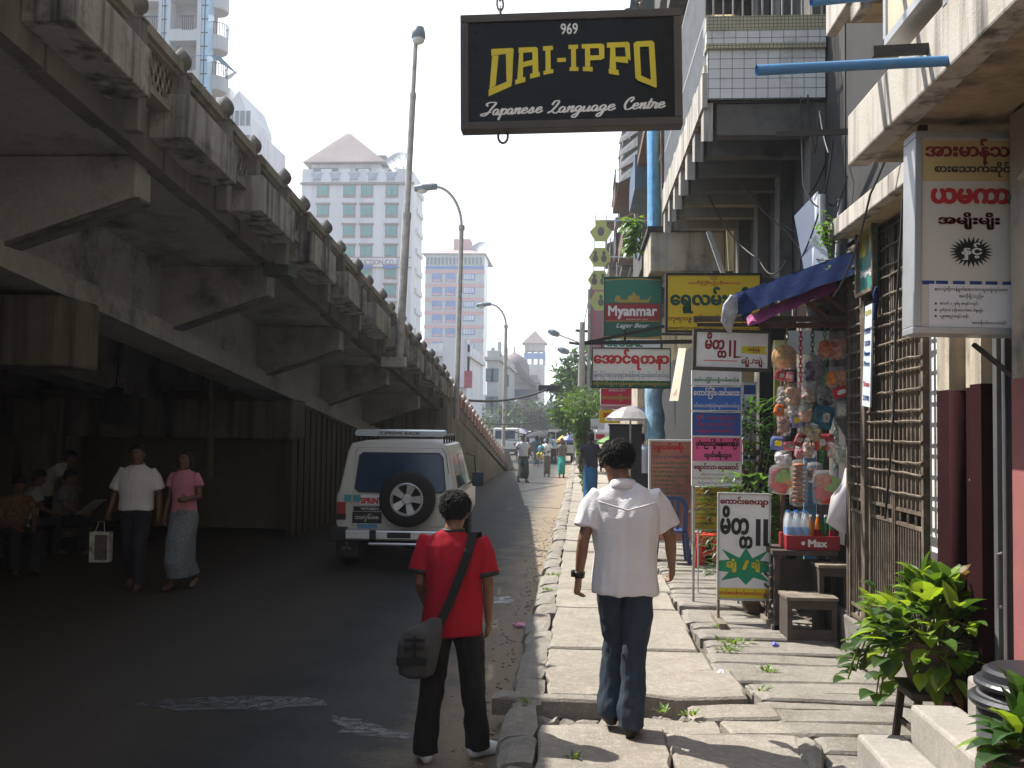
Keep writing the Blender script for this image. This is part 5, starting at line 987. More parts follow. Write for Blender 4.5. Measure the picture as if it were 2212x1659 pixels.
# --- hexagon signs hanging out from the roofs
hexy = mat('hexagon_yellow', (0.46, 0.47, 0.17), .5, .1, 2); hexd = mat('hexagon_dark', (0.16, 0.13, 0.12), .6, .1, 2)
for i, (cx, cy, lab) in enumerate(((1298, 500, 'topmost pale yellow hexagon sign with a squared upper edge'), (1296, 555, 'pale yellow hexagon sign with two dark blots, second from the top'), (1294, 604, 'pale yellow hexagon sign partly behind the beer sign, third from the top'), (1298, 650, 'lowest pale yellow hexagon sign with a dark curl, in front of the mauve panel'))):
    Y = 24.0; c = at(cx, cy, Y); t = thing('hexagon_sign', lab, 'sign', c, 'hexagon signs in a hanging row'); rr = 24 / 2150 * Y; hh = 20 / 2150 * Y
    poly = [(-rr, 0), (-rr * .5, -hh), (rr * .5, -hh), (rr, 0), (rr * .5, hh), (-rr * .5, hh)]
    if i == 0: poly = [(-rr, 0), (-rr * .5, -hh), (rr * .5, -hh), (rr, 0), (rr * .5, hh * .6), (rr * .5, hh * 1.25), (-rr * .5, hh * 1.25), (-rr * .5, hh * .6)]
    b = MB(); b.prism(poly, lambda u, v, d: (c.x + u, d, c.z + v), Y, Y + .12); b.build('panel', hexy, t)
    b = MB()
    for sx in ((-.42, .35) if i in (1, 2) else (0.0,)):
        if i == 0: b.ell((c.x, Y - .004, c.z - .0), rr * .3, .003, hh * .5, 12, 7)
        else: b.ell((c.x + sx * rr, Y - .004, c.z - .04), rr * .26, .003, hh * .4, 10, 6); b.ell((c.x + sx * rr, Y - .004, c.z + hh * .42), rr * .16, .003, hh * .25, 10, 6)
    b.build('printed_mark', hexd, t); b = MB(); [b.beam((c.x + s * .13, Y + .06, c.z + hh), (c.x + s * .13, Y + .06, c.z + hh + .2), .02) for s in (-1, 1)]
    if i in (0, 1): b.tube([(c.x, Y + .06, c.z + hh * (1.25 if i == 0 else 0.02)), (2.0, Y + .06, c.z + hh * (1.25 if i == 0 else .02))], .02, 5)
    b.build('hanger', alum, t)
b = MB(); p, q = at(1270, 765, 33), at(1305, 612, 33); b.box(p.x + .06, q.x + .5, 33, 33.3, p.z, q.z); solo(b.build('side_panel', mauv), 'tall mauve panel hanging behind the beer sign', 'panel')
b = MB(); b.box(p.x - .02, p.x + .07, 32.95, 33.1, .2, at(1265, 625, 33).z); solo(b.build('sign_pole', galv), 'grey steel pole at the left edge of the mauve panel', 'pole')
# --- A-board on the footway
AB = 9.3
t, F, w, h = board('standing_sign', 'white standing sign with a green star and yellow bottom band on the footway', 1549, 1066, 1665, 1296, AB, wht, alum, .014, .03, tilt=-.006)
rect(t, F, .01, .99, .02, .115, ylw, 'yellow_band'); write(t, F, w, h, 'ကောင်း:ဇေယျာ'.replace(':', ''), .05, .95, .865, .965, dkred, .05); write(t, F, w, h, 'မိတ\u1039တ', .05, .66, .48, .88, blk, .05); [rect(t, F, a, a + .09, .51, .76, blk, 'lettering') for a in (.72, .86)]; patch(t, F, [(.9, .53), (.9, .505), (.985, .51), (.985, .545)], blk, 'lettering', .0018)
star = [(.54, .495), (.66, .395), (.97, .475), (.80, .375), (1 - .01, .365), (1 - .01, .27), (.82, .26), (.97, .18), (.68, .215), (.54, .145), (.40, .215), (.07, .18), (.22, .26), (.02, .27), (.02, .365), (.24, .375), (.08, .475), (.42, .395)]
patch(t, F, star, paint('star_green', (0.01, 0.24, 0.11)), 'green_star'); write(t, F, w, h, 'ချုံ့', .17, .36, .26, .385, ylw, .04); write(t, F, w, h, '/', .47, .60, .285, .375, ylw, .05); write(t, F, w, h, 'ချဲ့', .64, .80, .26, .385, ylw, .04); write(t, F, w, h, 'ပလပ်စတစ်ကဒ်လောင်းသည်။', .02, .98, .03, .1, red, .035)
woodm = mat('dark_wood', (0.06, 0.045, 0.035), .75, .3, 8, .3, 60, stain=((.12, .09, .07), .5, 6)); woodl = mat('worn_wood', (0.2, 0.165, 0.125), .8, .3, 8, .3, 60, stain=((.08, .06, .05), .6, 6))
for u, nm in ((.01, 'leg'), (.955, 'leg')): b = MB(); p = F(u, 0); b.box(p.x, p.x + .022, AB - .005, AB + .025, .2, p.z + .02); b.box(p.x - .02, p.x + .05, AB - .28, AB + .28, .198, .245); b.build(nm, woodl, t)
# --- posters on and beside the gate
def flatsign(name, lab, c4, panel, Xn=(-1, 0, 0), cat='poster'):
    A, Bq, C, D = [Vector(v) for v in c4]; n_ = Vector(Xn).normalized(); t = thing(name, lab, cat, tuple((A + Bq) / 2)); b = MB(); b.hexa([A, Bq, Bq - n_ * .012, A - n_ * .012, D, C, C - n_ * .012, D - n_ * .012]); b.build('sheet', panel, t)
    def F(u, v, d=0): return (A.lerp(Bq, u)).lerp(D.lerp(C, u), v) + n_ * (d + .001)
    return t, F, (Bq - A).length, (D - A).length
X = 2.19; tl, bl, tr, br = onx(1857, 488, X), onx(1857, 640, X), onx(1893, 456, X), onx(1893, 622, X)
tealp = mat('teal_poster', (0.04, 0.2, 0.17), .45, .15, 4); tlg = mat('pale_teal', (.28, .42, .40), .45, .1, 4)
t, F, w, h = flatsign('poster', 'teal poster with big yellow letters tied to the grille gate', (bl, br, tr, tl), tealp)
rect(t, F, 0, 1, .78, 1, tlg, 'pale_top')
write(t, F, w, h, 'OLD', .06, .46, .5, .88, ylw, .06); write(t, F, w, h, 'W', .55, .95, .52, .9, ylw, .06); write(t, F, w, h, 'languages', .1, .92, .2, .36, wht, .02)
b = MB(); [b.beam(a + Vector((-.02, 0, 0)), c + Vector((-.02, 0, 0)), .03) for a, c in ((bl, br), (br, tr), (tr, tl), (tl, bl))]; b.build('frame', gatem, t)
X = 2.17; c4 = (onx(1862, 876, X), onx(1879, 880, X), onx(1884, 655, X), onx(1869, 662, X)); t, F, w, h = flatsign('poster', 'narrow white and blue price poster hanging on the grille gate', c4, mat('pale_blue_paper', (.5, .57, .62), .7, .1, 4))
for v, tx, m in ((.9, 'BATH', ylw), (.72, 'LASER', blu), (.6, 'COLOUR', blu), (.5, 'Permanent', blu), (.4, 'Photo', blu), (.2, 'Scan', red), (.06, '21098', blu)): write(t, F, w, h, tx, .15, .9, v, v + .05, m, .02)
Y = 9.6; c4 = (at(1750, 652, Y - .3), at(1800, 628, Y - .5), at(1767, 412, Y - .5), at(1716, 466, Y)); t, F, w, h = flatsign('poster', 'tilted white poster with a red heart and grey shapes above the blue awning', c4, mat('poster_white', (.55, .58, .62), .6, .08, 4), (0, -1, 0))
rect(t, F, .42, .62, .2, .9, mat('poster_grey', (.25, .26, .27), .6, .1, 4), 'grey_shape'); patch(t, F, [(.82, .10), (.92, .2), (.95, .27), (.9, .3), (.83, .26), (.76, .3), (.71, .26), (.74, .18)], red, 'heart'); rect(t, F, .72, .78, .3, .5, red, 'red_stroke'); write(t, F, w, h, 'DJ.', .06, .4, .5, .74, blk, .03); write(t, F, w, h, 'Hi Band', .08, .38, .18, .27, blk, .03); write(t, F, w, h, 'H.A.I Hit', .1, .4, .06, .15, blk, .03)
t, F, w, h = board('small_board', 'white board partly hidden by the awning posts', 1712, 655, 1742, 690, 9.9, wht, None, .01, .02)
t, F, w, h = board('vertical_board', 'white board with a blue top stripe standing right of the board stack', 1604, 825, 1634, 1048, 11.2, mat('mirror_board', (.55, .56, .58), .25, .3, 2.5), alum, .01, .03); rect(t, F, .05, .95, .88, .97, blu, 'blue_stripe'); [rect(t, F, .1, .9, .04 + k * .07, .075 + k * .07, (blu, red, ylw)[k % 3], 'print_line') for k in range(6)]
b = MB(); b.box(F(.1, 0).x, F(.2, 0).x, 11.21, 11.23, .2, F(0, 0).z); b.box(F(.8, 0).x, F(.9, 0).x, 11.21, 11.23, .2, F(0, 0).z); b.build('leg', alum, t)
b = MB(); p = at(1470, 805, 12.2)
for k in range(2): pass
c4 = (at(1446, 866, 12.2), at(1465, 866, 12.0), at(1482, 752, 12.1), at(1466, 752, 12.3)); t, F, w, h = flatsign('cloth_banner', 'cream cloth banner hanging at a slant between the white signs', c4, mat('cream_cloth', (.5, .46, .36), .8, .15, 6), (0, -1, 0), 'banner'); rect(t, F, .25, .75, .45, .6, gold, 'print_patch'); rect(t, F, .3, .7, .1, .3, mat('faded_red', (.4, .2, .16), .8), 'print_patch')
# ---------------------------------------------------------------- people
skinm = mat('skin_brown', (0.19, 0.095, 0.055), 0.5, 0.1, 12, spec=0.4)
skind = mat('skin_dark', (0.12, 0.06, 0.038), 0.5, 0.1, 12, spec=0.4)
hairm = mat('black_hair', (0.007, 0.006, 0.006), 0.62, 0.2, 40, spec=0.22)
eyem = mat('eye_white', (0.4, 0.38, 0.35), 0.3, 0); lipm = mat('lips', (0.2, 0.07, 0.06), 0.5, 0)
solem = mat('black_sole', (0.012, 0.011, 0.011), 0.6, 0); rubberw = mat('white_trainer', (0.68, 0.68, 0.66), 0.55, 0.06, 20)
def merge(parts, name, m, parent, vox, sm=6, disp=None, local=True):
    """overlapping limbs joined into one continuous skin"""
    b = MB()
    for p in parts: b.add(p.v, p.f)
    me = bpy.data.meshes.new(name); me.from_pydata([tuple(v) for v in b.v], [], b.f)
    bm = bmesh.new(); bm.from_mesh(me); bmesh.ops.recalc_face_normals(bm, faces=bm.faces); bm.to_mesh(me); bm.free()
    o = bpy.data.objects.new(name, me); COL.objects.link(o)
    r = o.modifiers.new('r', 'REMESH'); r.mode = 'VOXEL'; r.voxel_size = vox
    s_ = o.modifiers.new('s', 'SMOOTH'); s_.factor = 0.5; s_.iterations = sm
    dg = bpy.context.evaluated_depsgraph_get(); me2 = bpy.data.meshes.new_from_object(o.evaluated_get(dg)); o.modifiers.clear(); o.data = me2; bpy.data.meshes.remove(me); me2.name = name
    if disp:
        amp, fx, fz, sd = disp; nn = [v.normal.copy() for v in me2.vertices]
        for v, n_ in zip(me2.vertices, nn):
            p = v.co; k = mnoise.noise(Vector((p.x * fx + p.z * fx * .35, p.y * fx, p.z * fz + p.x * 3 + sd))) + 0.6 * mnoise.noise(Vector((p.x * fx * 2.2, p.y * fx * 2.2 + sd, p.z * fz * 2 - p.x * 7)))
            v.co = p + n_ * amp * k
    me2.polygons.foreach_set('use_smooth', [True] * len(me2.polygons)); me2.materials.append(m); me2.update()
    if parent is not None: o.parent = parent
    return o
V = Vector
def ring(c, rx, ry, n=16, yaw=0.0, pw=1.0):
    c = V(c); out = []
    for k in range(n):
        a = 2 * math.pi * k / n; x, y = math.cos(a), math.sin(a)
        x = math.copysign(abs(x) ** pw, x) * rx; y = math.copysign(abs(y) ** pw, y) * ry
        out.append(c + V((x * math.cos(yaw) - y * math.sin(yaw), x * math.sin(yaw) + y * math.cos(yaw), 0)))
    return out
def limb(pts, rs, n=10):
    b = MB(); pts = [V(p) for p in pts]; d0 = (pts[0] - pts[1]).normalized(); d1 = (pts[-1] - pts[-2]).normalized(); rr = [r if isinstance(r, tuple) else (r, r) for r in rs]
    P = [pts[0] + d0 * rr[0][0] * .6] + pts + [pts[-1] + d1 * rr[-1][0] * .6]; Q_ = [(rr[0][0] * .55, rr[0][1] * .55)] + rr + [(rr[-1][0] * .55, rr[-1][1] * .55)]
    b.tube(P, Q_, n); return b
def hand(wr, d, side, curl=0.5, s=1.0, palm=None):
    """wr wrist, d direction of the hand, palm = direction the palm faces; five separate fingers"""
    d = V(d).normalized(); pn = V(palm) if palm is not None else V((-side, 0, 0)); pn = (pn - d * pn.dot(d)).normalized(); ac = d.cross(pn).normalized()   # across the knuckles
    parts = [limb([wr - d * .02, wr + d * .03 * s, wr + d * .075 * s], [(.024 * s, .024 * s), (.036 * s, .021 * s), (.039 * s, .019 * s)], 10)]
    if parts[0].v:                                # keep the palm wide across the knuckles
        M0 = wr
        for i, p in enumerate(parts[0].v):
            r = p - M0; parts[0].v[i] = M0 + d * r.dot(d) + ac * max(-.04 * s, min(.04 * s, r.dot(ac) * 1.25)) + pn * r.dot(pn) * .8
    fl = (.062, .074, .07, .054)
    sg = 1 if ac.y > 0 else -1                    # index finger to the front (towards +y)
    for k in range(4):
        o = wr + d * (.078 - .004 * abs(k - 1)) * s + ac * sg * (.030 - .0195 * k) * s; L_ = fl[k] * s; c = curl * (1 + .12 * k)
        p1 = o + (d * math.cos(c * .6) + pn * math.sin(c * .6)) * L_ * .45; p2 = p1 + (d * math.cos(c * 1.5) + pn * math.sin(c * 1.5)) * L_ * .32; p3 = p2 + (d * math.cos(c * 2.2) + pn * math.sin(c * 2.2)) * L_ * .23
        parts.append(limb([o - d * .015 * s, o, p1, p2, p3], [.0095 * s, .0095 * s, .0085 * s, .008 * s, .0065 * s], 7))
    o = wr + d * .028 * s + ac * sg * .03 * s; p1 = o + (d * .6 + ac * sg * .75 + pn * .35).normalized() * .04 * s; p2 = p1 + (d * .9 + ac * sg * .1 + pn * .35).normalized() * .028 * s
    parts.append(limb([o - ac * sg * .012 * s, o, p1, p2], [.012 * s, .012 * s, .0095 * s, .007 * s], 7)); return parts
def head(c, fwd, s=1.0, tilt=0.0, face=True):
    """c = centre of the skull; fwd = yaw angle the face looks to (0 = +y); tilt forward"""
    M_ = Matrix.Translation(V(c)) @ Matrix.Rotation(fwd, 4, 'Z') @ Matrix.Rotation(-tilt, 4, 'X') @ Matrix.Scale(s, 4)
    prof = [(-.118, .030, .030, .052), (-.108, .042, .046, .045), (-.085, .054, .062, .026), (-.055, .063, .078, .012), (-.02, .070, .090, .004), (.02, .075, .096, .0), (.055, .074, .095, -.004), (.085, .064, .083, -.006), (.107, .045, .058, -.008), (.119, .018, .024, -.008)]
    b = MB(); b.loft([ring((0, oy, z), rx, ry, 18, 0, .92) for z, rx, ry, oy in prof]); P = [b]
    nb_ = MB(); nb_.loft([ring((0, .088, .012), .010, .012, 8), ring((0, .098, -.012), .013, .016, 8), ring((0, .106, -.03), .018, .018, 8), ring((0, .094, -.042), .014, .012, 8)]); P.append(nb_)
    P.append(MB().ell((0, .083, -.064), .024, .014, .011, 10, 6)); P.append(MB().ell((0, .07, -.1), .024, .018, .016, 10, 6))
    for sx in (-1, 1): P.append(MB().ell((sx * .077, -.004, -.012), .010, .022, .033, 10, 7)); P.append(MB().ell((sx * .032, .082, .03), .02, .012, .008, 8, 5))
    for p in P: p.v = [M_ @ v for v in p.v]
    return P, M_
def headbits(M_, t, face, hair='short', rnd=0, tufts=300, vox=.01):
    if face:
        for sx in (-1, 1):
            for nm, c_, r_, mm in (('eye', (sx * .031, .0855, .012), (.014, .007, .0075), eyem), ('pupil', (sx * .031, .0915, .012), (.0065, .003, .0065), hairm), ('eyebrow', (sx * .031, .091, .034), (.02, .006, .004), hairm)):
                b = MB().ell(c_, *r_, 10, 6); b.v = [M_ @ v for v in b.v]; b.build(nm, mm, t, True, local=True)
        b = MB().ell((0, .096, -.066), .022, .006, .007, 10, 6); b.v = [M_ @ v for v in b.v]; b.build('mouth', lipm, t, True, local=True)
    random.seed(rnd); P = []
    b = MB(); b.loft([ring((0, oy, z), rx, ry, 18, 0, .95) for z, rx, ry, oy in ((-.062, .056, .036, -.055), (-.03, .073, .06, -.036), (.012, .083, .078, -.026), (.05, .088, .094, -.014), (.085, .081, .094, -.006), (.112, .06, .072, -.006), (.131, .028, .036, -.008))]); P.append(b)
    if hair == 'long':
        P.append(limb([(0, -.05, .03), (.0, -.085, -.06), (0, -.085, -.16), (.01, -.075, -.27)], [(.075, .05), (.085, .045), (.075, .035), (.04, .02)], 12)); [P.append(limb([(sx * .06, .02, .06), (sx * .082, -.005, -.02), (sx * .085, -.02, -.11), (sx * .07, -.03, -.2)], [.03, .026, .024, .014], 8)) for sx in (-1, 1)]
    elif hair == 'bun': P.append(MB().ell((0, -.11, .0), .045, .04, .042, 10, 7))
    for p in P: p.disp(.0035, 16, rnd); p.v = [M_ @ v for v in p.v]
    h = merge(P, 'hair', hairm, t, vox, 2)
    if tufts:                                      # strands standing off the head
        b = MB(); k = 0
        while k < tufts:
            u = V((random.gauss(0, 1), random.gauss(-.15, 1), random.gauss(.45, .9))).normalized()
            if u.z < -.45 or (u.y > .55 and u.z < .45) or (abs(u.x) > .75 and u.z < -.1 and u.y > .0): continue
            o = V((u.x * .082, -.012 + u.y * .09, .03 + u.z * .095)); cr = V((u.x * .9, u.y * .8 - .25, -.75)) ; cr = (cr - u * cr.dot(u)).normalized(); sw = cr + V((random.uniform(-.35, .35), random.uniform(-.3, .3), random.uniform(-.1, .3)))
            d1 = (u * random.uniform(.25, .75) + sw).normalized(); d2 = (u * .1 + sw + V((0, 0, -.25))).normalized(); L_ = random.uniform(.028, .055)
            b.tube([M_ @ (o - u * .006), M_ @ (o + d1 * L_ * .55), M_ @ (o + d1 * L_ * .55 + d2 * L_ * .5)], [.003, .0022, .0004], 4); k += 1
        b.build('hair_strands', hairm, t, True, local=True)
    return h
def person(lab, loc, rz, H=1.7, vox=.012, skin=None, shirt=None, lower=None, lowtype='trousers', hair='short', headyaw=0.0, headtilt=0.0, face=True, J=None, shoes=None, sleeve=.55, loose=1.0, tufts=0, shirtlen=.86, wr=(.006, 10, 4, 0), group=None, collar=None, curl=(.5, .5), palms=(None, None), build_=1.0, cuff=None, seated=False, kid=False, hips=1.0, stand=0.0):
    """local frame: +y is forward, joints in metres for a 1.7 m person, scaled to H"""
    t = thing('person', lab, 'person', loc, group, rz); k = H / 1.7; skin = skin or skinm; w = build_
    D = dict(pel=(0, 0, .95), wst=(0, .0, 1.07), chs=(0, .0, 1.27), nek=(0, -.01, 1.45), hed=(0, .015, 1.585), shL=(-.175 * w, -.01, 1.40), shR=(.175 * w, -.01, 1.40), elL=(-.235 * w, -.02, 1.12), elR=(.235 * w, -.02, 1.12), wrL=(-.25 * w, .06, .88), wrR=(.25 * w, .06, .88), hiL=(-.085, 0, .9), hiR=(.085, 0, .9), knL=(-.095, .02, .49), knR=(.095, .02, .49), anL=(-.095, -.01, .085), anR=(.095, -.01, .085), toL=(-.11, .15, .03), toR=(.11, .15, .03))
    if J: D.update(J)
    D = {a: V(v) * k for a, v in D.items()}; s = k
    P, M_ = head(D['hed'], headyaw, s, headtilt)
    ty = math.atan2((D['shR'] - D['shL']).y, (D['shR'] - D['shL']).x)
    body = list(P)
    body.append(limb([D['nek'] - V((0, 0, .06)) * s, D['nek'] + V((0, 0, .02)) * s, D['hed'] + V((0, -.015, -.06)) * s], [.062 * s, .054 * s, .052 * s], 12))
    tor = MB(); tor.loft([ring(D['hiL'].lerp(D['hiR'], .5) - V((0, 0, .03)) * s, .15 * s * w, .10 * s, 16, 0, .9), ring(D['pel'], .16 * s * w, .105 * s, 16, 0, .9), ring(D['wst'], .14 * s * w, .10 * s, 16, ty * .5, .9), ring(D['chs'], .165 * s * w, .115 * s, 16, ty, .88), ring(D['chs'].lerp(D['nek'], .62), .15 * s * w, .09 * s, 16, ty, .85), ring(D['nek'] - V((0, 0, .015)) * s, .07 * s, .06 * s, 16, ty)]); body.append(tor)
    for S_, sd in (('L', -1), ('R', 1)):
        sh, el, wrp, hi, kn, an, to = (D[a + S_] for a in ('sh', 'el', 'wr', 'hi', 'kn', 'an', 'to'))
        body.append(limb([sh + V((0, 0, -.03 * s)), sh.lerp(el, .5), el, el.lerp(wrp, .35), wrp], [.042 * s, .042 * s, .036 * s, .036 * s, (.026 * s, .022 * s)], 10))
        fd = (wrp - el).normalized(); body += hand(wrp, (fd + V((0, .12, -.1))).normalized(), sd, curl[0 if sd < 0 else 1], s, palms[0 if sd < 0 else 1])
        body.append(limb([hi, hi.lerp(kn, .5), kn, kn.lerp(an, .35), an], [.085 * s, .07 * s, .054 * s, .054 * s, .038 * s], 10))
        fo = (to - an); fo.z = 0; fo = fo.normalized() if fo.length > 1e-4 else V((0, 1, 0)); heel = an - fo * .045 * s - V((0, 0, .045)) * s
        pr = [heel + V((0, 0, .0)), an + fo * .03 * s - V((0, 0, .04)) * s, an.lerp(to, .65) - V((0, 0, .01)) * s, to]
        if shoes is None or shoes[1] == 'sandal': body.append(limb(pr, [(.032 * s, .03 * s), (.036 * s, .034 * s), (.042 * s, .022 * s), (.036 * s, .014 * s)], 10))
        if shoes:
            if shoes[1] == 'sandal':
                b = MB(); up = V((0, 0, 1)); dn = V((0, 0, -.042 * s)); L0, L1 = heel + dn * .3, to - V((0, 0, .012)) * s; sx = fo.cross(up)
                b.loft([[c + sx * wd * a + up * h for a, h in ((-1, -.014), (1, -.014), (1, .004), (-1, .004))] for c, wd in ((L0 - fo * .02 * s, .026 * s), (L0.lerp(L1, .3), .036 * s), (L0.lerp(L1, .75), .046 * s), (L1 + fo * .012, .03 * s))]); b.build('sandal', shoes[0], t, local=True)
            else:
                sc = merge([limb([an + V((0, -.0, .03)) * s, an - fo * .015 * s - V((0, 0, .02)) * s, heel], [.05 * s, .05 * s, (.042 * s, .04 * s)], 10), limb(pr, [(.042 * s, .042 * s), (.047 * s, .048 * s), (.052 * s, .034 * s), (.046 * s, .026 * s)], 12)], 'shoe', shoes[0], t, vox * .8, 4)
                zs = min(v.co.z for v in sc.data.vertices)
                for v in sc.data.vertices:
                    if v.co.z < zs + .012: v.co.z = zs + .004
    bo = merge(body, 'body', skin, t, vox * .75, 3)
    headbits(M_, t, face, hair, int(abs(loc[0] * 37) + abs(loc[1]) * 11), tufts, vox)
    # upper garment
    if shirt is not None:
        q = loose; G = []
        hem = shirtlen * k; zc = D['pel']
        hz_ = D['wst'].lerp(D['pel'], (D['wst'].z - hem) / max(.01, D['wst'].z - D['pel'].z))
        g = MB(); g.loft([ring((hz_.x, hz_.y, hem), .182 * s * w * q * hips, .132 * s * q, 22, ty * .3, .85), ring((D['pel'].x, D['pel'].y, max(D['pel'].z, hem + .03)), .18 * s * w * q * hips, .13 * s * q, 22, ty * .4, .85), ring(D['wst'], .172 * s * w * q, .128 * s * q, 22, ty * .5, .85), ring(D['chs'], .188 * s * w * q, .137 * s * q, 22, ty, .82), ring(D['chs'].lerp(D['nek'], .55), .19 * s * w * q, .118 * s, 22, ty, .8), ring(D['chs'].lerp(D['nek'], .82), .15 * s * w, .092 * s, 22, ty, .85), ring(D['nek'] + V((0, 0, .012)) * s, .077 * s, .073 * s, 22, ty)]); G.append(g)
        for S_ in 'LR':
            sh, el, wrp = D['sh' + S_], D['el' + S_], D['wr' + S_]
            dn_ = V((0, 0, -.014 * s)); i0 = sh + (D['nek'] - sh) * .45 + V((0, 0, -.075 * s))
            if sleeve <= 1.0: e = sh.lerp(el, sleeve); pts = [i0, sh + dn_, sh.lerp(e, .5), e]; rs = [.05 * s, .063 * s, .07 * s * q, .077 * s * q]
            else: e = el.lerp(wrp, sleeve - 1); pts = [i0, sh + dn_, sh.lerp(el, .5), el, e]; rs = [.05 * s, .059 * s, .064 * s, .06 * s, .052 * s]
            b = MB(); b.tube([V(p) for p in pts], rs, 14); G.append(b)
        so_ = merge(G, 'shirt', shirt, t, vox, 3, (wr[0], wr[1], wr[2], loc[1]))
        if cuff:
            for S_ in 'LR':
                sh, el = D['sh' + S_], D['el' + S_]; e = sh.lerp(el, sleeve); dd = (el - sh).normalized(); MB().tube([e - dd * .022 * s, e + dd * .006 * s], [.0795 * s * q] * 2, 16).build('cuff', cuff, t, True, local=True)
            b = MB(); b.tube([D['nek'] + V((0, 0, .002)) * s, D['nek'] + V((0, .0, .022)) * s], [(.079 * s, .075 * s)] * 2, 18); b.build('neckband', cuff, t, True, local=True)
        if collar:
            b = MB(); n = D['nek']; R0 = []
            for zz, rr, ry in ((-.02, .088, .086), (.03, .07, .070), (.042, .068, .068), (.03, .078, .076), (-.012, .1, .098)):
                R0.append([n + V((rr * s * math.sin(a), ry * s * -math.cos(a), zz * s - .03 * s * (1 - math.cos(a)) * .5)) for a in [-2.6 + 5.2 * j / 20 for j in range(21)]])
            b.loft([list(r) for r in zip(*R0)], caps=False); b.build('collar', collar, t, True, local=True)
    # lower garment
    if lower is not None:
        G = []
        top = D['wst'].lerp(D['pel'], .75) if not seated else D['pel'] + V((0, 0, .06)) * s
        if lowtype == 'trousers':
            g = MB(); g.loft([ring(top, .158 * s * w * hips, .118 * s, 18, 0, .85), ring(D['pel'], .168 * s * w * hips, .122 * s, 18, 0, .85), ring(D['hiL'].lerp(D['hiR'], .5) - V((0, 0, .05)) * s, .165 * s * w * hips, .118 * s, 18, 0, .85)]); G.append(g)
            for S_ in 'LR':
                hi, kn, an = D['hi' + S_], D['kn' + S_], D['an' + S_]; lo = an + V((0, -.008, -.03)) * s
                G.append(MB().tube([hi + V((0, 0, .04)) * s, hi.lerp(kn, .35), kn, kn.lerp(an, .5), an + V((0, -.01, .03)) * s, lo], [.1 * s, .098 * s, .08 * s, .076 * s, .08 * s, .083 * s], 14))
            merge(G, 'trousers', lower, t, vox, 2, (wr[0] * .75, 12, 7, loc[0]))
        else:                                      # wrapped ankle-length skirt
            g = MB(); m = D['anL'].lerp(D['anR'], .5); kn = D['knL'].lerp(D['knR'], .5); sp = abs(D['anR'].y - D['anL'].y) * .5 + abs(D['anR'].x - D['anL'].x) * .2; yaw_ = 0
            g.loft([ring(top, .16 * s * w * hips, .12 * s, 22, 0, .9), ring(D['pel'] - V((0, 0, .06)) * s, .182 * s * w * hips, .138 * s, 22, 0, .88), ring(kn + V((0, 0, .12)) * s, .175 * s * w, (.13 * s + sp * .5), 22, 0, .85), ring(kn - V((0, 0, .15)) * s, .165 * s * w, .125 * s + sp * .8, 22, 0, .85), ring((m.x, m.y, (.10 * s + D['anL'].z * .5)), .16 * s * w, .12 * s + sp, 22, 0, .8)]); G.append(g)
            merge(G, 'longyi', lower, t, vox, 2, (wr[0] * 2.2, 11, 1.2, loc[0]))
    return t, D, M_
WALK = dict(hiL=(-.085, .01, .9), hiR=(.085, -.01, .9), knL=(-.09, .14, .52), knR=(.09, .0, .49), anL=(-.095, .12, .10), anR=(.085, -.22, .13), toL=(-.11, .27, .04), toR=(.095, -.08, .03))
linen = mat('white_linen', (0.74, 0.73, 0.74), .85, .03, 14, .6, 130, spec=.2)
jeans = mat('dark_jeans', (0.018, 0.03, 0.048), .85, .4, 5, .3, 200, stain=((0.06, 0.09, 0.12), .6, 5))
blackj = mat('black_jeans', (0.008, 0.008, 0.009), .9, .3, 6, .2, 150)
redt = mat('red_cotton', (0.33, 0.007, 0.02), .85, .08, 6, .2, 120, spec=.2)
darkc_ = mat('navy_cloth', (0.018, 0.018, 0.03), .85, .2, 6)
# man in white linen on the footway, walking away, head turned down to the left
g0 = onz(1330, 1591, 0.2)
JW = dict(pel=(.0, 0, .95), hiL=(-.08, .03, .9), hiR=(.08, -.0, .9), knL=(-.04, .14, .52), knR=(.06, -.02, .49), anL=(-.075, .10, .11), anR=(.035, -.06, .085), toL=(-.10, .25, .06), toR=(.06, .1, .03),
          shL=(-.175, -.0, 1.395), shR=(.175, -.02, 1.40), elL=(-.25, -.04, 1.13), elR=(.27, .05, 1.14), wrL=(-.275, -.0, .895), wrR=(.30, .2, .95), nek=(-.015, .01, 1.455), hed=(-.05, .06, 1.59))
t, D, M_ = person('man in a white short sleeved shirt and dark jeans walking away along the footway', g0 + V((0.05, 0.08, 0)), 0.03, 1.67, .0085, skinm, linen, jeans, headyaw=.42, headtilt=.32, J=JW, shoes=(solem, 'shoe'), sleeve=.74, loose=1.09, tufts=2000, shirtlen=.82, wr=(.017, 9, 2.6, 0), collar=linen, curl=(.75, .55), build_=.98)
wat = mat('watch_black', (0.015, 0.015, 0.016), .35, .3, 60, metal=.3); b = MB(); wl = D['wrL']; dd = (D['wrL'] - D['elL']).normalized(); b.tube([wl - dd * .045, wl - dd * .012], .0335, 14); b.box(wl.x - .045, wl.x - .025, wl.y - .02, wl.y + .02, wl.z + .012, wl.z + .05); b.build('wrist_watch', wat, t, True, local=True)
b = MB()                                          # stitched yoke across the back
b.tube([V((x, -.155 - .006 * math.cos(x * 9), 1.365 - .05 * (1 - abs(x) / .17) + .0)) * (1.67 / 1.7) for x in [-.17 + .034 * j for j in range(11)]], .006, 6); b.build('yoke_seam', linen, t, True, local=True)
b = MB(); gl = [M_ @ V(p) for p in ((-.078, -.01, .02), (-.08, .05, .022), (-.07, .095, .02))]; b.tube(gl, .0035, 5); b.ell(M_ @ V((-.035, .104, .012)), .03, .006, .022, 10, 6); b.ell(M_ @ V((.035, .104, .012)), .03, .006, .022, 10, 6); b.build('sunglasses', solem, t, True, local=True)
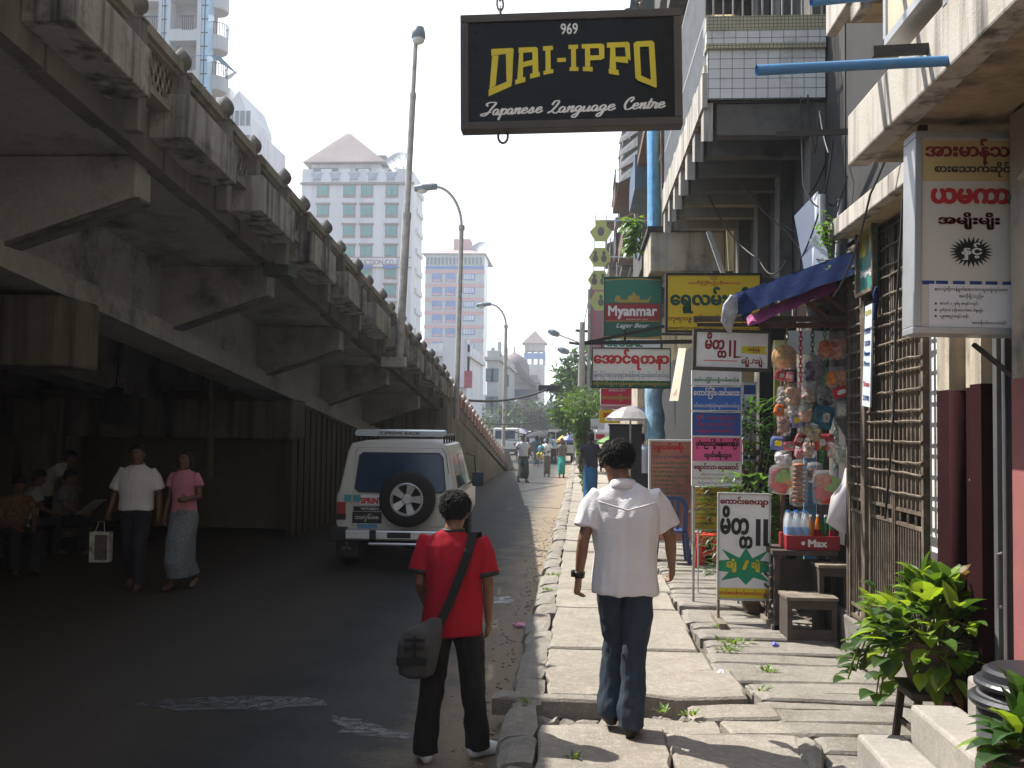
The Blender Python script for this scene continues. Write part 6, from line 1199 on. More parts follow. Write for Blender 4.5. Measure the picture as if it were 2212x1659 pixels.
# youth in red with a shoulder bag, in the road
g0 = onz(952, 1650, 0.0)
JR = dict(hiL=(-.09, .02, .9), hiR=(.09, -.0, .9), knL=(-.13, .05, .49), knR=(.13, .04, .50), anL=(-.155, -.0, .085), anR=(.165, .10, .09), toL=(-.20, .13, .03), toR=(.29, .21, .03), shL=(-.18, -.0, 1.385), shR=(.18, -.0, 1.385), elL=(-.215, .0, 1.12), elR=(.225, -.01, 1.10), wrL=(-.19, .18, .95), wrR=(.225, .08, .86), nek=(-.01, .01, 1.44), hed=(-.0, .05, 1.565))
t, D, M_ = person('youth in a red t-shirt with a bag slung over his shoulder walking in the road', g0 + V((0.05, 0.05, 0)), 0.04, 1.575, .0085, skinm, redt, blackj, headyaw=.05, headtilt=.22, J=JR, shoes=(rubberw, 'shoe'), sleeve=.74, loose=1.04, tufts=1700, shirtlen=.80, wr=(.015, 8, 2.4, 0), cuff=solem, curl=(.4, .6), build_=.98)
k = 1.575 / 1.7
strapm = mat('bag_strap', (0.01, 0.01, 0.011), .85, .2, 30); bagm = mat('grey_bag', (0.05, 0.05, 0.05), .8, .25, 12, .3, 90)
b = MB(); sp_ = [V(p) * k for p in ((.155, .115, 1.30), (.145, .06, 1.44), (.125, -.06, 1.445), (.105, -.145, 1.33), (.06, -.168, 1.20), (.005, -.176, 1.05), (-.045, -.185, .94), (-.075, -.19, .88))]
rr = []
for i, p in enumerate(sp_):
    d = (sp_[min(i + 1, 7)] - sp_[max(i - 1, 0)]).normalized(); sx = d.cross(V((0, -1, .0)) if i > 2 else V((0, 0, 1))).normalized() * .026; n_ = d.cross(sx).normalized() * .003; rr.append([p - sx - n_, p + sx - n_, p + sx + n_, p - sx + n_])
b.loft(rr)
bt = thing('shoulder_bag', 'grey and black shoulder bag with a wide black strap on the red shirted youth', 'bag', t.location); bt.rotation_euler = t.rotation_euler
b.build('strap', strapm, bt, local=True)
P_ = [MB()]; P_[0].loft([ring(V((x, y, z)) * k, rx, ry, 16, .1, .75) for x, y, z, rx, ry in ((-.20, -.205, .565, .05, .03), (-.2, -.205, .59, .10, .055), (-.195, -.205, .68, .122, .066), (-.18, -.205, .78, .125, .06), (-.16, -.2, .85, .112, .045), (-.125, -.195, .89, .075, .028), (-.085, -.19, .93, .03, .014))])
bg = merge(P_, 'bag_body', bagm, bt, .009, 4, (.006, 9, 9, 0))
b = MB(); [b.box(-.25 + j * .0, -.13, -.28, -.262, z, z + .02) for j, z in ((0, .70), (0, .745))]; b.box(-.29, -.12, -.283, -.262, .615, .66); b.box(-.195, -.182, -.284, -.262, .66, .78); b.build('bag_straps', strapm, bt, local=True, bevel=.004)
# couple walking under the overpass
g0 = onz(290, 1272); wshirt = mat('white_cotton', (0.62, 0.63, 0.68), .85, .05, 8, .2, 120)
J2 = dict(WALK); J2.update(elL=(-.25, -.03, 1.13), wrL=(-.27, .02, .88), elR=(.26, .0, 1.13), wrR=(.29, .10, .90)); J2 = J2
navyt = mat('navy_trousers', (0.015, 0.016, 0.025), .85, .2, 6)
tm, Dm, _ = person('man in an open necked white shirt with a carrier bag walking under the overpass', g0, math.pi + .1, 1.70, .011, skind, wshirt, navyt, J=J2, shoes=(solem, 'sandal'), sleeve=.85, loose=1.1, shirtlen=.93, wr=(.012, 10, 4, 0), collar=wshirt, group=None, tufts=120, palms=(None, None), curl=(.6, 1.1))
wristR = Matrix.Rotation(math.pi + .1, 3, 'Z') @ Dm['wrR'] + g0
bp_ = mat('bag_paper', (.45, .47, .44), .6, .3, 12, stain=((.05, .06, .07), .9, 9)); b = MB(); c = wristR + V((-.05, -.03, -.10)); t = thing('carrier_bag', 'paper carrier bag with a printed photograph held by the man in white', 'bag', c + V((0, 0, -.47)))
b.box(c.x - .13, c.x + .1, c.y - .06, c.y + .06, c.z - .47, c.z - .12); b.build('bag', bp_, t, bevel=.006); b = MB(); b.box(c.x - .06, c.x + .09, c.y - .066, c.y - .061, c.z - .44, c.z - .15); b.build('print', mat('bag_print', (.09, .07, .06), .5, .6, 9), t); b = MB(); b.tube([c + V((-.07, -.055, -.125)), c + V((-.03, -.03, .0)), c + V((.03, -.03, .0)), c + V((.05, -.055, -.125))], .003, 5); b.build('handle', wht, t)
pinkp = mat('pink_cotton', (.50, .2, .26), .85, .06, 8); bluel = mat('blue_print_cloth', (.16, .19, .22), .85, .5, 60, .2, 90)
g0 = onz(393, 1272); J3 = dict(WALK); J3.update(knL=(-.08, .0, .49), knR=(.09, .12, .52), anL=(-.09, -.18, .12), anR=(.09, .12, .09), toL=(-.1, -.03, .03), toR=(.1, .27, .03), elL=(-.2, .02, 1.13), wrL=(-.13, .2, 1.12), elR=(.2, -.02, 1.12), wrR=(.22, .05, .9), shL=(-.155, 0, 1.39), shR=(.155, 0, 1.39))
person('long haired woman in a pink polo shirt and long wrapped skirt under the overpass', g0, math.pi - .05, 1.64, .011, skind, pinkp, bluel, 'longyi', 'long', J=J3, shoes=(solem, 'sandal'), sleeve=.5, loose=.93, shirtlen=.9, collar=wht, build_=.88, hips=1.08, tufts=80)
# seated group in the dark
benchw = mat('dark_bench', (.035, .03, .025), .8, .3, 6)
def bench(lab, x, y, L_, h=.42, name='low_bench'):
    t = thing(name, lab, 'bench', (x, y, 0)); MB().box(x - L_ / 2, x + L_ / 2, y - .15, y + .15, h - .04, h).build('seat', benchw, t, bevel=.006)
    for sx in (-1, 1): b = MB(); b.box(x + sx * (L_ / 2 - .05) - .025, x + sx * (L_ / 2 - .05) + .025, y - .13, y + .13, 0, h - .041); b.build('leg', benchw, t)
SIT = dict(pel=(0, 0, .50), wst=(0, .04, .64), chs=(0, .08, .84), nek=(0, .12, 1.02), hed=(0, .16, 1.15), shL=(-.17, .1, .97), shR=(.17, .1, .97), elL=(-.22, .18, .72), elR=(.22, .18, .72), wrL=(-.12, .38, .62), wrR=(.12, .38, .62), hiL=(-.09, .02, .49), hiR=(.09, .02, .49), knL=(-.14, .42, .5), knR=(.14, .42, .5), anL=(-.12, .42, .085), anR=(.12, .40, .085), toL=(-.13, .57, .03), toR=(.13, .55, .03))
greys = [mat('grey_shirt', (.3, .31, .32), .85, .1, 8), mat('dim_shirt', (.12, .12, .13), .85, .1, 8), mat('dark_red_shirt', (.10, .05, .045), .85, .1, 8), mat('pale_shirt', (.40, .42, .40), .85, .1, 8)]
for lab, px, py, rz, sh, hd in (('person in a patterned vest sitting bent forward at the left edge in the dark', 22, 1235, -2.2, mat('patterned_vest', (.11, .065, .03), .85, .9, 25), .5), ('person in a grey shirt sitting with back turned on the bench in the dark', 52, 1203, -.9, greys[0], .4), ('person in a dim shirt sitting on the bench and reading a newspaper', 122, 1197, -1.4, greys[1], .3), ('person in a dark shirt sitting alone on a chair by the dark wall', 246, 1182, -1.5, greys[2], .15)):
    g = onz(px, py); person(lab, g, rz, 1.68, .016, skind, sh, navyt, J=SIT, headtilt=hd, seated=True, shirtlen=.45 * 1.0, loose=1.02, shoes=(solem, 'sandal'), sleeve=.6, wr=(.008, 9, 5, 0), face=True)
    c = g; bench({22: 'low dark bench under the person at the left edge', 52: 'low dark bench under the person in the grey shirt', 122: 'low dark bench under the newspaper reader', 246: 'low dark chair seat under the lone sitter by the wall'}[px], c.x, c.y, .6 if px != 122 else .9, .40)
g = onz(122, 1197); b = MB(); b.hexa([g + V(p) for p in ((.42, -.3, .62), (.68, -.26, .82), (.7, .1, .82), (.44, .1, .62), (.42, -.3, .625), (.68, -.26, .825), (.7, .1, .825), (.44, .1, .625))]); b.disp(.02, 5); solo(b.build('newspaper', mat('newsprint', (.33, .34, .33), .8, .5, 30)), 'open newspaper held by the reader on the dark bench', 'newspaper')
g = onz(92, 1192); person('person in a pale shirt standing bent over beside the newspaper reader', g, -1.2, 1.66, .016, skind, greys[3], navyt, J=dict(chs=(0, .12, 1.22), nek=(0, .25, 1.36), hed=(0, .34, 1.44), shL=(-.17, .2, 1.32), shR=(.17, .2, 1.32), elL=(-.2, .3, 1.06), elR=(.2, .3, 1.06), wrL=(-.1, .44, .98), wrR=(.1, .44, .98)), headtilt=.5, shoes=(solem, 'sandal'))
# people down the street
chk = mat('check_shirt', (.45, .47, .52), .85, .2, 30); dgl = mat('dark_green_cloth', (.014, .03, .022), .85, .3, 9); teal = mat('teal_cloth', (.02, .27, .22), .85, .15, 9); brn = mat('brown_cloth', (.14, .12, .09), .85, .3, 9); blul = mat('blue_cloth', (.015, .10, .24), .8, .2, 6); slateb = mat('slate_cloth', (.05, .08, .11), .85, .2, 8); lbl = mat('light_blue_cloth', (.27, .37, .48), .85, .08, 8)
WALKF = dict(J3)
person('man in a pale check shirt and dark green longyi striding across the road', onz(1129, 1042), math.pi + .45, 1.72, .02, skind, chk, dgl, 'longyi', J=dict(WALK, elL=(-.27, -.05, 1.14), wrL=(-.33, .02, .93), elR=(.26, -.0, 1.13), wrR=(.27, .06, .9)), shoes=(solem, 'sandal'), shirtlen=.93, loose=1.06)
tw, Dw, _ = person('woman in a white top and brown longyi carrying a small child on her arm', onz(1181, 1030), math.pi - .05, 1.58, .02, skind, wht, brn, 'longyi', J=dict(elL=(-.22, .06, 1.12), wrL=(-.1, .22, 1.1), elR=(.24, .05, 1.1), wrR=(.12, .22, 1.05)), shoes=(solem, 'sandal'), shirtlen=.9, hair='bun', build_=.95)
g = onz(1181, 1030); cq = mat('child_clothes', (.08, .3, .36), .85, .8, 20); person('small child in a blue and yellow top carried by the woman in white', g + V((-.24, -.14, .62)), math.pi - .6, 1.0, .016, skind, cq, mat('yellow_cloth', (.5, .36, .04), .85, .1), J=dict(SIT, pel=(0, 0, .62), hiL=(-.1, 0, .6), hiR=(.1, 0, .6), knL=(-.18, .2, .5), knR=(.18, .2, .5), anL=(-.16, .14, .2), anR=(.16, .14, .2), toL=(-.16, .24, .1), toR=(.16, .24, .1), wst=(0, 0, .75), chs=(0, 0, .95), nek=(0, 0, 1.12), hed=(0, .02, 1.26), shL=(-.15, 0, 1.07), shR=(.15, 0, 1.07), elL=(-.2, .05, .85), elR=(.2, .05, .85), wrL=(-.15, .2, .8), wrR=(.15, .2, .8)), seated=True, shirtlen=.6)
person('woman in a brown blouse and bright teal longyi walking towards the camera', onz(1213, 1032), math.pi + .02, 1.58, .02, skind, brn, teal, 'longyi', J=J3, shoes=(solem, 'sandal'), shirtlen=.88, hair='bun', build_=.95)
person('person in dark slate clothes standing beside the tuk tuk with back turned', onz(1158, 1008), .1, 1.62, .026, skind, slateb, slateb, 'longyi', shirtlen=.9, hair='long', shoes=(solem, 'sandal'))
person('man in a light blue shirt standing behind the van, left of another', onz(1184, 1003), .2, 1.70, .028, skind, lbl, navyt, shirtlen=.9)
person('shorter man in a light blue shirt and dark trousers behind the van', onz(1196, 1003), -.1, 1.62, .028, skind, lbl, navyt, shirtlen=.9)
g = onz(1274, 1088, .2); person('man in a navy shirt and bright blue longyi standing at the kerb', g, -.25, 1.66, .016, skind, darkc_, blul, 'longyi', J=dict(shL=(-.18, 0, 1.4), elL=(-.25, -.03, 1.12), wrL=(-.26, .03, .87)), headyaw=.7, shoes=(solem, 'sandal'), shirtlen=.86, loose=1.05, tufts=60)
g = onz(1384, 1105, .2); person('man in a pale blue shirt standing with back turned by the umbrella stall', g, -.3, 1.68, .016, skind, mat('pale_blue_cloth', (.5, .55, .64), .85, .05, 8), navyt, shirtlen=.84, loose=1.08, tufts=60)
g = onz(1352, 1075, .2); person('vendor in a red cap behind the umbrella stall', g, 2.6, 1.55, .022, skind, mat('green_cloth', (.1, .2, .06), .85, .1), navyt)
# ---------------------------------------------------------------- vehicles
carw = mat('white_car_paint', (0.50, 0.49, 0.45), 0.3, 0.06, 2, spec=.5, coat=.3); tyre = mat('tyre', (0.012, 0.012, 0.012), .85, .2, 20); chrome = mat('chrome', (.6, .6, .6), .3, .1, 5, metal=.7); blackpl = mat('black_plastic', (.012, .012, .013), .5, .1, 9); carglass = mat('car_glass', (.015, .035, .07), .1, .3, 2.5, spec=.4); redl = mat('tail_light', (.3, .01, .012), .2, 0, spec=.6)
def rrect(cx, cz, w, h, r, n=4):
    out = []
    for sx, sz, a0 in ((1, -1, -90), (1, 1, 0), (-1, 1, 90), (-1, -1, 180)):
        for k in range(n + 1): a = R(a0 + 90 * k / n); out.append((cx + sx * (w / 2 - r) + r * math.cos(a), cz + sz * (h / 2 - r) + r * math.sin(a)))
    return out
def wheel(t, x, y, r=.36, w=.24, loc=True):
    b = MB(); b.lathe([(r * .6, -w / 2), (r * .94, -w / 2), (r, -w / 2 + .03), (r, w / 2 - .03), (r * .94, w / 2), (r * .6, w / 2)], (x, y, r), 24, 'x'); o = b.build('wheel', tyre, t, local=True); b = MB(); b.lathe([(.02, -w / 2 - .0), (r * .62, -w / 2 + .02), (r * .62, w / 2 - .02), (.02, w / 2)], (x, y, r), 20, 'x'); b.build('rim', chrome, o, local=True)
SV = thing('parked_car', 'white off road car with a spare wheel on its back door, parked beside the overpass', 'car', (-2.50, 13.5, 0), rz=R(2.5))
XS = [(.80, .52), (.835, .64), (.835, 1.0), (.80, 1.08), (.70, 1.62), (.655, 1.72), (.45, 1.765)]
def sec(y, zs=1.0, top=1.765, xk=1.0, lean=0.0):
    pts = [(x * xk, min(z, top)) for x, z in XS]; full = [(-x, z) for x, z in pts] + [(x, z) for x, z in reversed(pts)]
    return [V((x, y + lean * max(0, z - 1.05), z)) for x, z in full]
b = MB(); b.loft([sec(0.0, lean=.16, xk=.985), sec(.06, lean=.13), sec(1.2), sec(2.35), sec(2.95, top=1.06), sec(3.85, top=1.0), sec(3.95, top=.8, xk=.95)]); b.build('body', carw, SV, local=True, bevel=.03)
def back(x, z, d): return V((x, -d + .16 * max(0, z - 1.05) * 1.0, z))
def pback(poly, d0, d1): b = MB(); return b.prism(poly, lambda u, v, d: back(u, v, d), d0, d1)
dr = [(-.60, .60), (.74, .60), (.74, 1.05), (.655, 1.58), (.60, 1.66), (-.545, 1.66), (-.585, 1.60), (-.60, 1.05)]
pback([(x * 1.012, z * 1.004 - .003) for x, z in dr], .004, .0).build('door_gap', blackpl, SV, local=True); pback(dr, .014, -.01).build('back_door', carw, SV, local=True, bevel=.006)
wpoly = [(-.565, 1.12), (-.50, 1.07), (.60, 1.07), (.655, 1.12), (.605, 1.53), (.55, 1.585), (-.47, 1.585), (-.52, 1.54)]
pback([(x * 1.03 - .001, 1.33 + (z - 1.33) * 1.07) for x, z in wpoly], .02, .0).build('window_seal', blackpl, SV, local=True); pback(wpoly, .024, .0).build('rear_window', carglass, SV, local=True)
for z in (.72, .98): b = MB(); b.box(.735, .765, -.05, -.01, z - .05, z + .05); b.build('hinge', carw, SV, local=True, bevel=.005)
c = V((.165, -.14, .98)); b = MB(); b.lathe([(.21, -.1), (.345, -.1), (.375, -.07), (.38, .0), (.375, .07), (.345, .1), (.21, .1), (.21, -.1)], c, 40, 'y', caps=False); sw_ = b.build('spare_wheel', tyre, SV, local=True, smooth=True)
b = MB(); b.lathe([(.225, -.105), (.21, -.115), (.195, -.09), (.19, -.04)], c, 36, 'y', caps=False)
for k in range(5):
    a = 2 * math.pi * (k + .25) / 5; M_ = Matrix.Translation(c) @ Matrix.Rotation(a, 4, 'Y'); b.hexa([M_ @ V(p) for p in ((-.032, -.075, .06), (.032, -.075, .06), (.032, -.03, .06), (-.032, -.03, .06), (-.055, -.1, .2), (.055, -.1, .2), (.055, -.03, .2), (-.055, -.03, .2))])
b.lathe([(.0, -.1), (.05, -.1), (.07, -.085), (.075, -.04)], c, 20, 'y'); b.build('rim', mat('alloy', (.5, .5, .49), .35, .1, 8, metal=.25), sw_, local=True, smooth=False)
b = MB(); b.lathe([(.0, -.035), (.2, -.035)], c, 24, 'y'); b.build('rim_back', blackpl, sw_, local=True)
for sx in (-1, 1):
    b = MB(); b.box(sx * .755 - .06, sx * .755 + .06, -.015, .06, .68, .92); o = b.build('tail_light', redl, SV, local=True, bevel=.01); b = MB(); b.box(sx * .755 - .062, sx * .755 + .062, -.018, .05, .68, .76); b.build('reverse_light', blackpl, o, local=True)
def stick(x0, x1, z0, z1, m, nm, d=.016): b = MB(); b.box(x0, x1, -d - .004, -d + .004, z0, z1); return b.build(nm, m, SV, local=True)
lf = lambda x, z, d: V((x, -.022 - d, z))
stick(-.585, -.215, .80, .835 + .03, blackpl, 'name_plate'); lettering('MITSUBISHI', -.48, -.24, .815, .85, lf, wht, SV, .01, local=True)
stick(-.60, -.20, .635, .79, blackpl, 'number_plate'); lettering('၁၁/၇၆၈၈', -.56, -.24, .66, .765, lf, wht, SV, .01, local=True)
stick(-.50, -.20, .885, 1.02, wht, 'sticker'); lettering('SPRINT', -.49, -.19, .90, .985, lf, red, SV, .05, local=True)
tq = mat('teal_sticker', (.06, .3, .32), .5, .1, 20)
for x in (-.72, -.59): stick(x, x + .1, .93, 1.02, tq, 'sticker', .018)
stick(-.53, -.26, .575, .625, mat('blue_sticker', (.08, .25, .45), .5, .1, 20), 'sticker', .018)
b = MB(); b.box(-.86, .86, -.16, .0, .42, .56); b.build('bumper', chrome, SV, local=True, bevel=.025); [MB().box(*q_).build(nm, blackpl, SV, local=True, bevel=.015) for nm, q_ in (('bumper_end', (-.89, -.66, -.18, .05, .40, .585)), ('bumper_end', (.66, .89, -.18, .05, .40, .585)), ('bumper_guard', (-.34, -.25, -.172, -.15, .42, .56)), ('tow_plate', (-.1, .22, -.168, -.15, .455, .53)))]
b = MB(); b.tube([(-.35, -.12, .37), (.35, -.12, .37)], .022, 8); b.build('step_bar', chrome, SV, local=True); b = MB(); b.ell((.2, .5, .33), .2, .14, .13, 14, 8); b.tube([(-.6, .5, .36), (.6, .5, .36)], .05, 8); b.build('axle', blackpl, SV, local=True)
for x in (-.68, .68): wheel(SV, x, .62); wheel(SV, x, 3.15)
for x in (-.70, .70):
    b = MB(); b.box(x - .15, x + .15, .14, .155, .16, .5); o = b.build('mud_flap', blackpl, SV, local=True); b = MB(); s_ = .05
    for a in (90, 210, 330):
        ca, sa = math.cos(R(a)), math.sin(R(a)); p0 = V((x, .136, .3)); d1 = V((math.cos(R(a - 30)), 0, math.sin(R(a - 30)))) * s_; d2 = V((math.cos(R(a + 30)), 0, math.sin(R(a + 30)))) * s_; b.add([p0, p0 + d1, p0 + d1 + d2, p0 + d2], [(0, 1, 2, 3)])
    b.build('three_diamond_mark', mat('dull_silver', (.16, .16, .16), .5, 0), o, local=True, normals=False)
b = MB(); b.loft([[V((x, y + dy, z)) for x, z in rrect(0, 1.86 + dz, 1.26, .075, .03)] for y, dy, dz in ((.22, 0, -.0), (.3, 0, .02), (.42, 0, .02))]); b.build('roof_deflector', mat('deflector_grey', (.33, .36, .38), .3, .1, 3, metal=.4), SV, local=True)
lettering('SUPREME RACK', -.3, .28, 1.845, 1.885, lambda x, z, d: V((x, .212 - d, z)), blackpl, SV, .02, .25, local=True)
b = MB()
for x in (-.6, .6): b.tube([(x, .35, 1.84), (x, 2.1, 1.84)], .018, 7)
for y in (.4, .8, 1.2, 1.6, 2.05): b.tube([(-.6, y, 1.84), (.6, y, 1.84)], .014, 6); [b.tube([(x, y, 1.70), (x, y, 1.84)], .014, 6) for x in (-.6, .6)]
b.build('roof_rack', blackpl, SV, local=True)
for x0, x1 in ((.45, 1.25), (1.35, 2.2)):
    for sx in (-1, 1):
        b = MB(); b.hexa([V((sx * (.802), x0, 1.10)), V((sx * .802, x1, 1.10)), V((sx * .78, x1, 1.10)), V((sx * .78, x0, 1.10)), V((sx * .716, x0 + .05, 1.56)), V((sx * .716, x1 - .03, 1.56)), V((sx * .69, x1 - .03, 1.56)), V((sx * .69, x0 + .05, 1.56))]); b.build('side_window', carglass, SV, local=True)
b = MB(); b.box(.87, 1.05, 2.42, 2.5, 1.02, 1.25); o = b.build('wing_mirror', blackpl, SV, local=True, bevel=.02); b = MB(); b.box(.885, 1.035, 2.412, 2.418, 1.04, 1.23); b.build('mirror_glass', carglass, o, local=True); b = MB(); b.tube([(.8, 2.5, 1.05), (.9, 2.47, 1.1)], .012, 6); b.tube([(.78, 2.3, 1.55), (.9, 2.44, 1.5), (.92, 2.45, 1.25)], .01, 6); b.build('mirror_arm', blackpl, o, local=True)
def car(lab, x, y, L_, w, h, paint, rz=0.0, van=False, cat='car', name='parked_car', group='cars far down the street'):
    t = thing(name, lab, cat, (x, y, 0), group, rz); b = MB(); hb = h * .56; pr = [(0, .25), (0, hb * .8), (.05, hb), (L_ * .12 if not van else .06, h * .97), (L_ * .2, h), (L_ * .55 if not van else L_ * .66, h), (L_ * .72, hb), (L_ * .97, hb * .85), (L_, .4), (L_, .25)]
    b.loft([[V((sx, yy, z)) for yy, z in [(a, c) if abs(sx) < w / 2 - .01 or c < hb * .9 else (a + (.06 if a < L_ / 2 else -.1), c) for a, c in pr]] for sx in (-w / 2, -w / 2 + .12, w / 2 - .12, w / 2)]); b.build('body', paint, t, local=True, bevel=.03)
    b = MB(); b.box(-w / 2 + .16, w / 2 - .16, -.012 + (.04 if van else L_ * .055), .2, hb * 1.08, h * .9); b.build('rear_window', carglass, t, local=True)
    for sx in (-1, 1):
        b = MB(); b.box(sx * (w / 2 + .002) - .01, sx * (w / 2 + .002) + .01, L_ * .2, L_ * .58, hb * 1.08, h * .9); b.build('side_window', carglass, t, local=True); b = MB(); b.box(sx * (w / 2 - .14) - .09, sx * (w / 2 - .14) + .09, -.02, .05, hb * .6, hb * .8); b.build('tail_light', redl, t, local=True)
        for yy in (L_ * .2, L_ * .8): b = MB(); b.lathe([(.0, -.1), (.31, -.1), (.31, .1), (0, .1)], (sx * (w / 2 - .12), yy, .31), 14, 'x'); b.build('wheel', tyre, t, local=True)
    b = MB(); b.box(-w / 2, w / 2, -.06, .03, .28, .45); b.build('bumper', blackpl, t, local=True); return t
p = onz(1098, 985); car('white van seen past the end of the ramp wall', p.x - .4, p.y + 2, 4.4, 1.75, 2.0, carw, 0, True)
p = onz(1124, 974); car('pale yellow estate car on the sunlit crossing', p.x, p.y + 2, 4.4, 1.75, 1.75, mat('pale_yellow_paint', (.42, .42, .3), .3, 0), 0)
for px, py, c, lab in ((1108, 962, (.45, .45, .47), 'silver car among the distant traffic, farthest left'), (1128, 957, (.05, .12, .3), 'blue car among the distant traffic beyond the estate car'), (1147, 958, (.4, .4, .42), 'white saloon in the distant traffic behind the tuk tuk'), (1170, 956, (.2, .2, .22), 'grey car in the distant traffic behind the grey umbrella')): p = onz(px, py); car(lab, p.x, p.y, 4.3, 1.7, 1.55, mat('paint_%d' % px, c, .3, 0))
p = onz(1211, 1000); Y = p.y; t = thing('pickup_van', 'white covered pickup van seen from behind at the kerb far down the street', 'van', (p.x, Y, 0)); x = 0
b = MB(); b.box(-.85, .85, 0, 4.6, .5, 1.05); b.box(-.8, .8, 2.9, 4.1, 1.05, 1.75); b.build('body', carw, t, local=True, bevel=.05); b = MB(); b.loft([[V((sx * w_, y, z)) for sx, w_, z in ((-1, .84, 1.78), (-1, .7, 1.95), (1, .7, 1.95), (1, .84, 1.78))] for y in (-.05, 2.9)]); [b.box(px_ - .025, px_ + .025, -.03, .03, 1.05, 1.8) for px_ in (-.8, -.3, .3, .8)]; [b.box(sx * .8 - .025, sx * .8 + .025, yy, yy + .05, 1.05, 1.8) for sx in (-1, 1) for yy in (1, 2)]; b.build('canopy', carw, t, local=True); b = MB(); b.box(-.77, .77, .5, .52, 1.05, 1.78); b.build('window', carglass, t, local=True); b = MB(); b.box(-.8, .8, -.1, .02, .42, .58); b.build('bumper', blackpl, t, local=True); [wheel(t, xx, yy, .34) for xx in (-.68, .68) for yy in (.9, 3.8)]
p = onz(1157, 995); Y = p.y + 3; t = thing('tuk_tuk', 'black covered three wheeler taxi seen from behind', 'tuk tuk', (p.x, Y, 0)); b = MB(); b.box(-.72, .72, 0, 1.9, .45, 1.0); b.build('body', mat('tuk_brown', (.12, .08, .04), .5, .2, 5), t, local=True, bevel=.05)
b = MB(); b.loft([[V((-.78, y, 1.0 + dz)), V((-.74, y, 1.65 + dz)), V((-.4, y, 1.82 + dz)), V((.4, y, 1.82 + dz)), V((.74, y, 1.65 + dz)), V((.78, y, 1.0 + dz))] for y, dz in ((0, 0), (2.2, .02))]); b.build('hood', blackpl, t, local=True); b = MB(); b.box(-.25, .3, -.02, -.005, 1.5, 1.68); b.box(-.55, .0, -.02, -.005, 1.05, 1.35); b.build('rear_window', mat('pale_plastic', (.5, .55, .58), .3, .1, 4), t, local=True); wheel(t, -.62, .4, .26, .14); wheel(t, .62, .4, .26, .14); wheel(t, 0, 2.4, .26, .14)
def umbrella(lab, c, r, h, cols, pole=True, drop=.28, name='umbrella', n=8, tilt=0.0):
    t = thing(name, lab, 'umbrella', (c.x, c.y, c.z - h)); top = V((c.x, c.y, c.z))
    Mt = Matrix.Translation(top) @ Matrix.Rotation(tilt, 4, 'Y') @ Matrix.Translation(-top); b = MB(); prof = [(0, 0), (.35, -.06), (.7, -.45 * drop / .28 * .3), (1.0, -drop)]
    for k in range(n):
        b.cur = k % len(cols); a0, a1 = 2 * math.pi * k / n, 2 * math.pi * (k + 1) / n
        for (f0, z0), (f1, z1) in zip(prof, prof[1:]):
            P = lambda f, z, a: Mt @ (top + V((r * f * math.cos(a), r * f * math.sin(a), z * r)))
            am = (a0 + a1) / 2
            for aa, ab in ((a0, am), (am, a1)):
                q0, q1 = (P(f0, z0 + (.03 * f0 if aa == am else 0), aa), P(f0, z0 + (.03 * f0 if ab == am else 0), ab)); b.add([q0, P(f1, z1 + (.03 * f1 if aa == am else 0), aa), P(f1, z1 + (.03 * f1 if ab == am else 0), ab), q1], [(0, 1, 2, 3)])
        P0 = Mt @ (top + V((r * math.cos(a0), r * math.sin(a0), -drop * r))); P1 = Mt @ (top + V((r * math.cos(a1), r * math.sin(a1), -drop * r))); b.add([P0, P1, P1 - V((0, 0, .09 * r)), P0 - V((0, 0, .09 * r))], [(0, 1, 2, 3)])
    b.build('canopy', cols, t, normals=False)
    if pole: MB().tube([Mt @ top, Mt @ (top - V((0, 0, h)))], .018, 7).build('pole', galv, t)
    return t
def cloth2(name, c): return leafmat(name, c, .05, (1.5, 1.5, 1.6))
uw, ub, ur, uy, ug = cloth2('umbrella_white', (.42, .40, .38)), cloth2('umbrella_blue', (.06, .09, .25)), cloth2('umbrella_red', (.45, .03, .03)), cloth2('umbrella_yellow', (.5, .34, .03)), cloth2('umbrella_green', (.12, .3, .04))
c = at(1362, 877, 17.2); umbrella('white and blue market umbrella over the dark cabinet beside the board', c, .43, c.z - .2, [uw, uw, uw, ub], drop=.5)
c = at(1240, 932, 50); umbrella('red yellow and blue striped umbrella by the vine covered pole', c, .9, 1.6, [ur, uy, ub], drop=.5)
c = at(1120, 924, 80); umbrella('pale blue and white umbrella above the distant cars', c, 1.1, c.z, [uw, ub], drop=.45)
c = at(1166, 931, 57); umbrella('grey umbrella held over the three wheeler', c, .85, c.z, [cloth2('umbrella_grey', (.2, .2, .18))], drop=.35)
c = at(1328, 940, 22); umbrella('green umbrella behind the dark cabinet', c, .4, c.z - .2, [ug], drop=.4)
b = MB(); p, q_ = at(1316, 1012, 17.6), at(1386, 920, 17.6); b.box(p.x, q_.x, 17.5, 18.0, .2, q_.z); b.box(p.x - .02, q_.x + .02, 17.48, 18.02, q_.z, q_.z + .03); solo(b.build('cabinet', mat('cabinet_dark', (.02, .02, .022), .7, .2, 4), bevel=.01), 'tall dark covered vending cabinet under the white umbrella', 'cabinet')
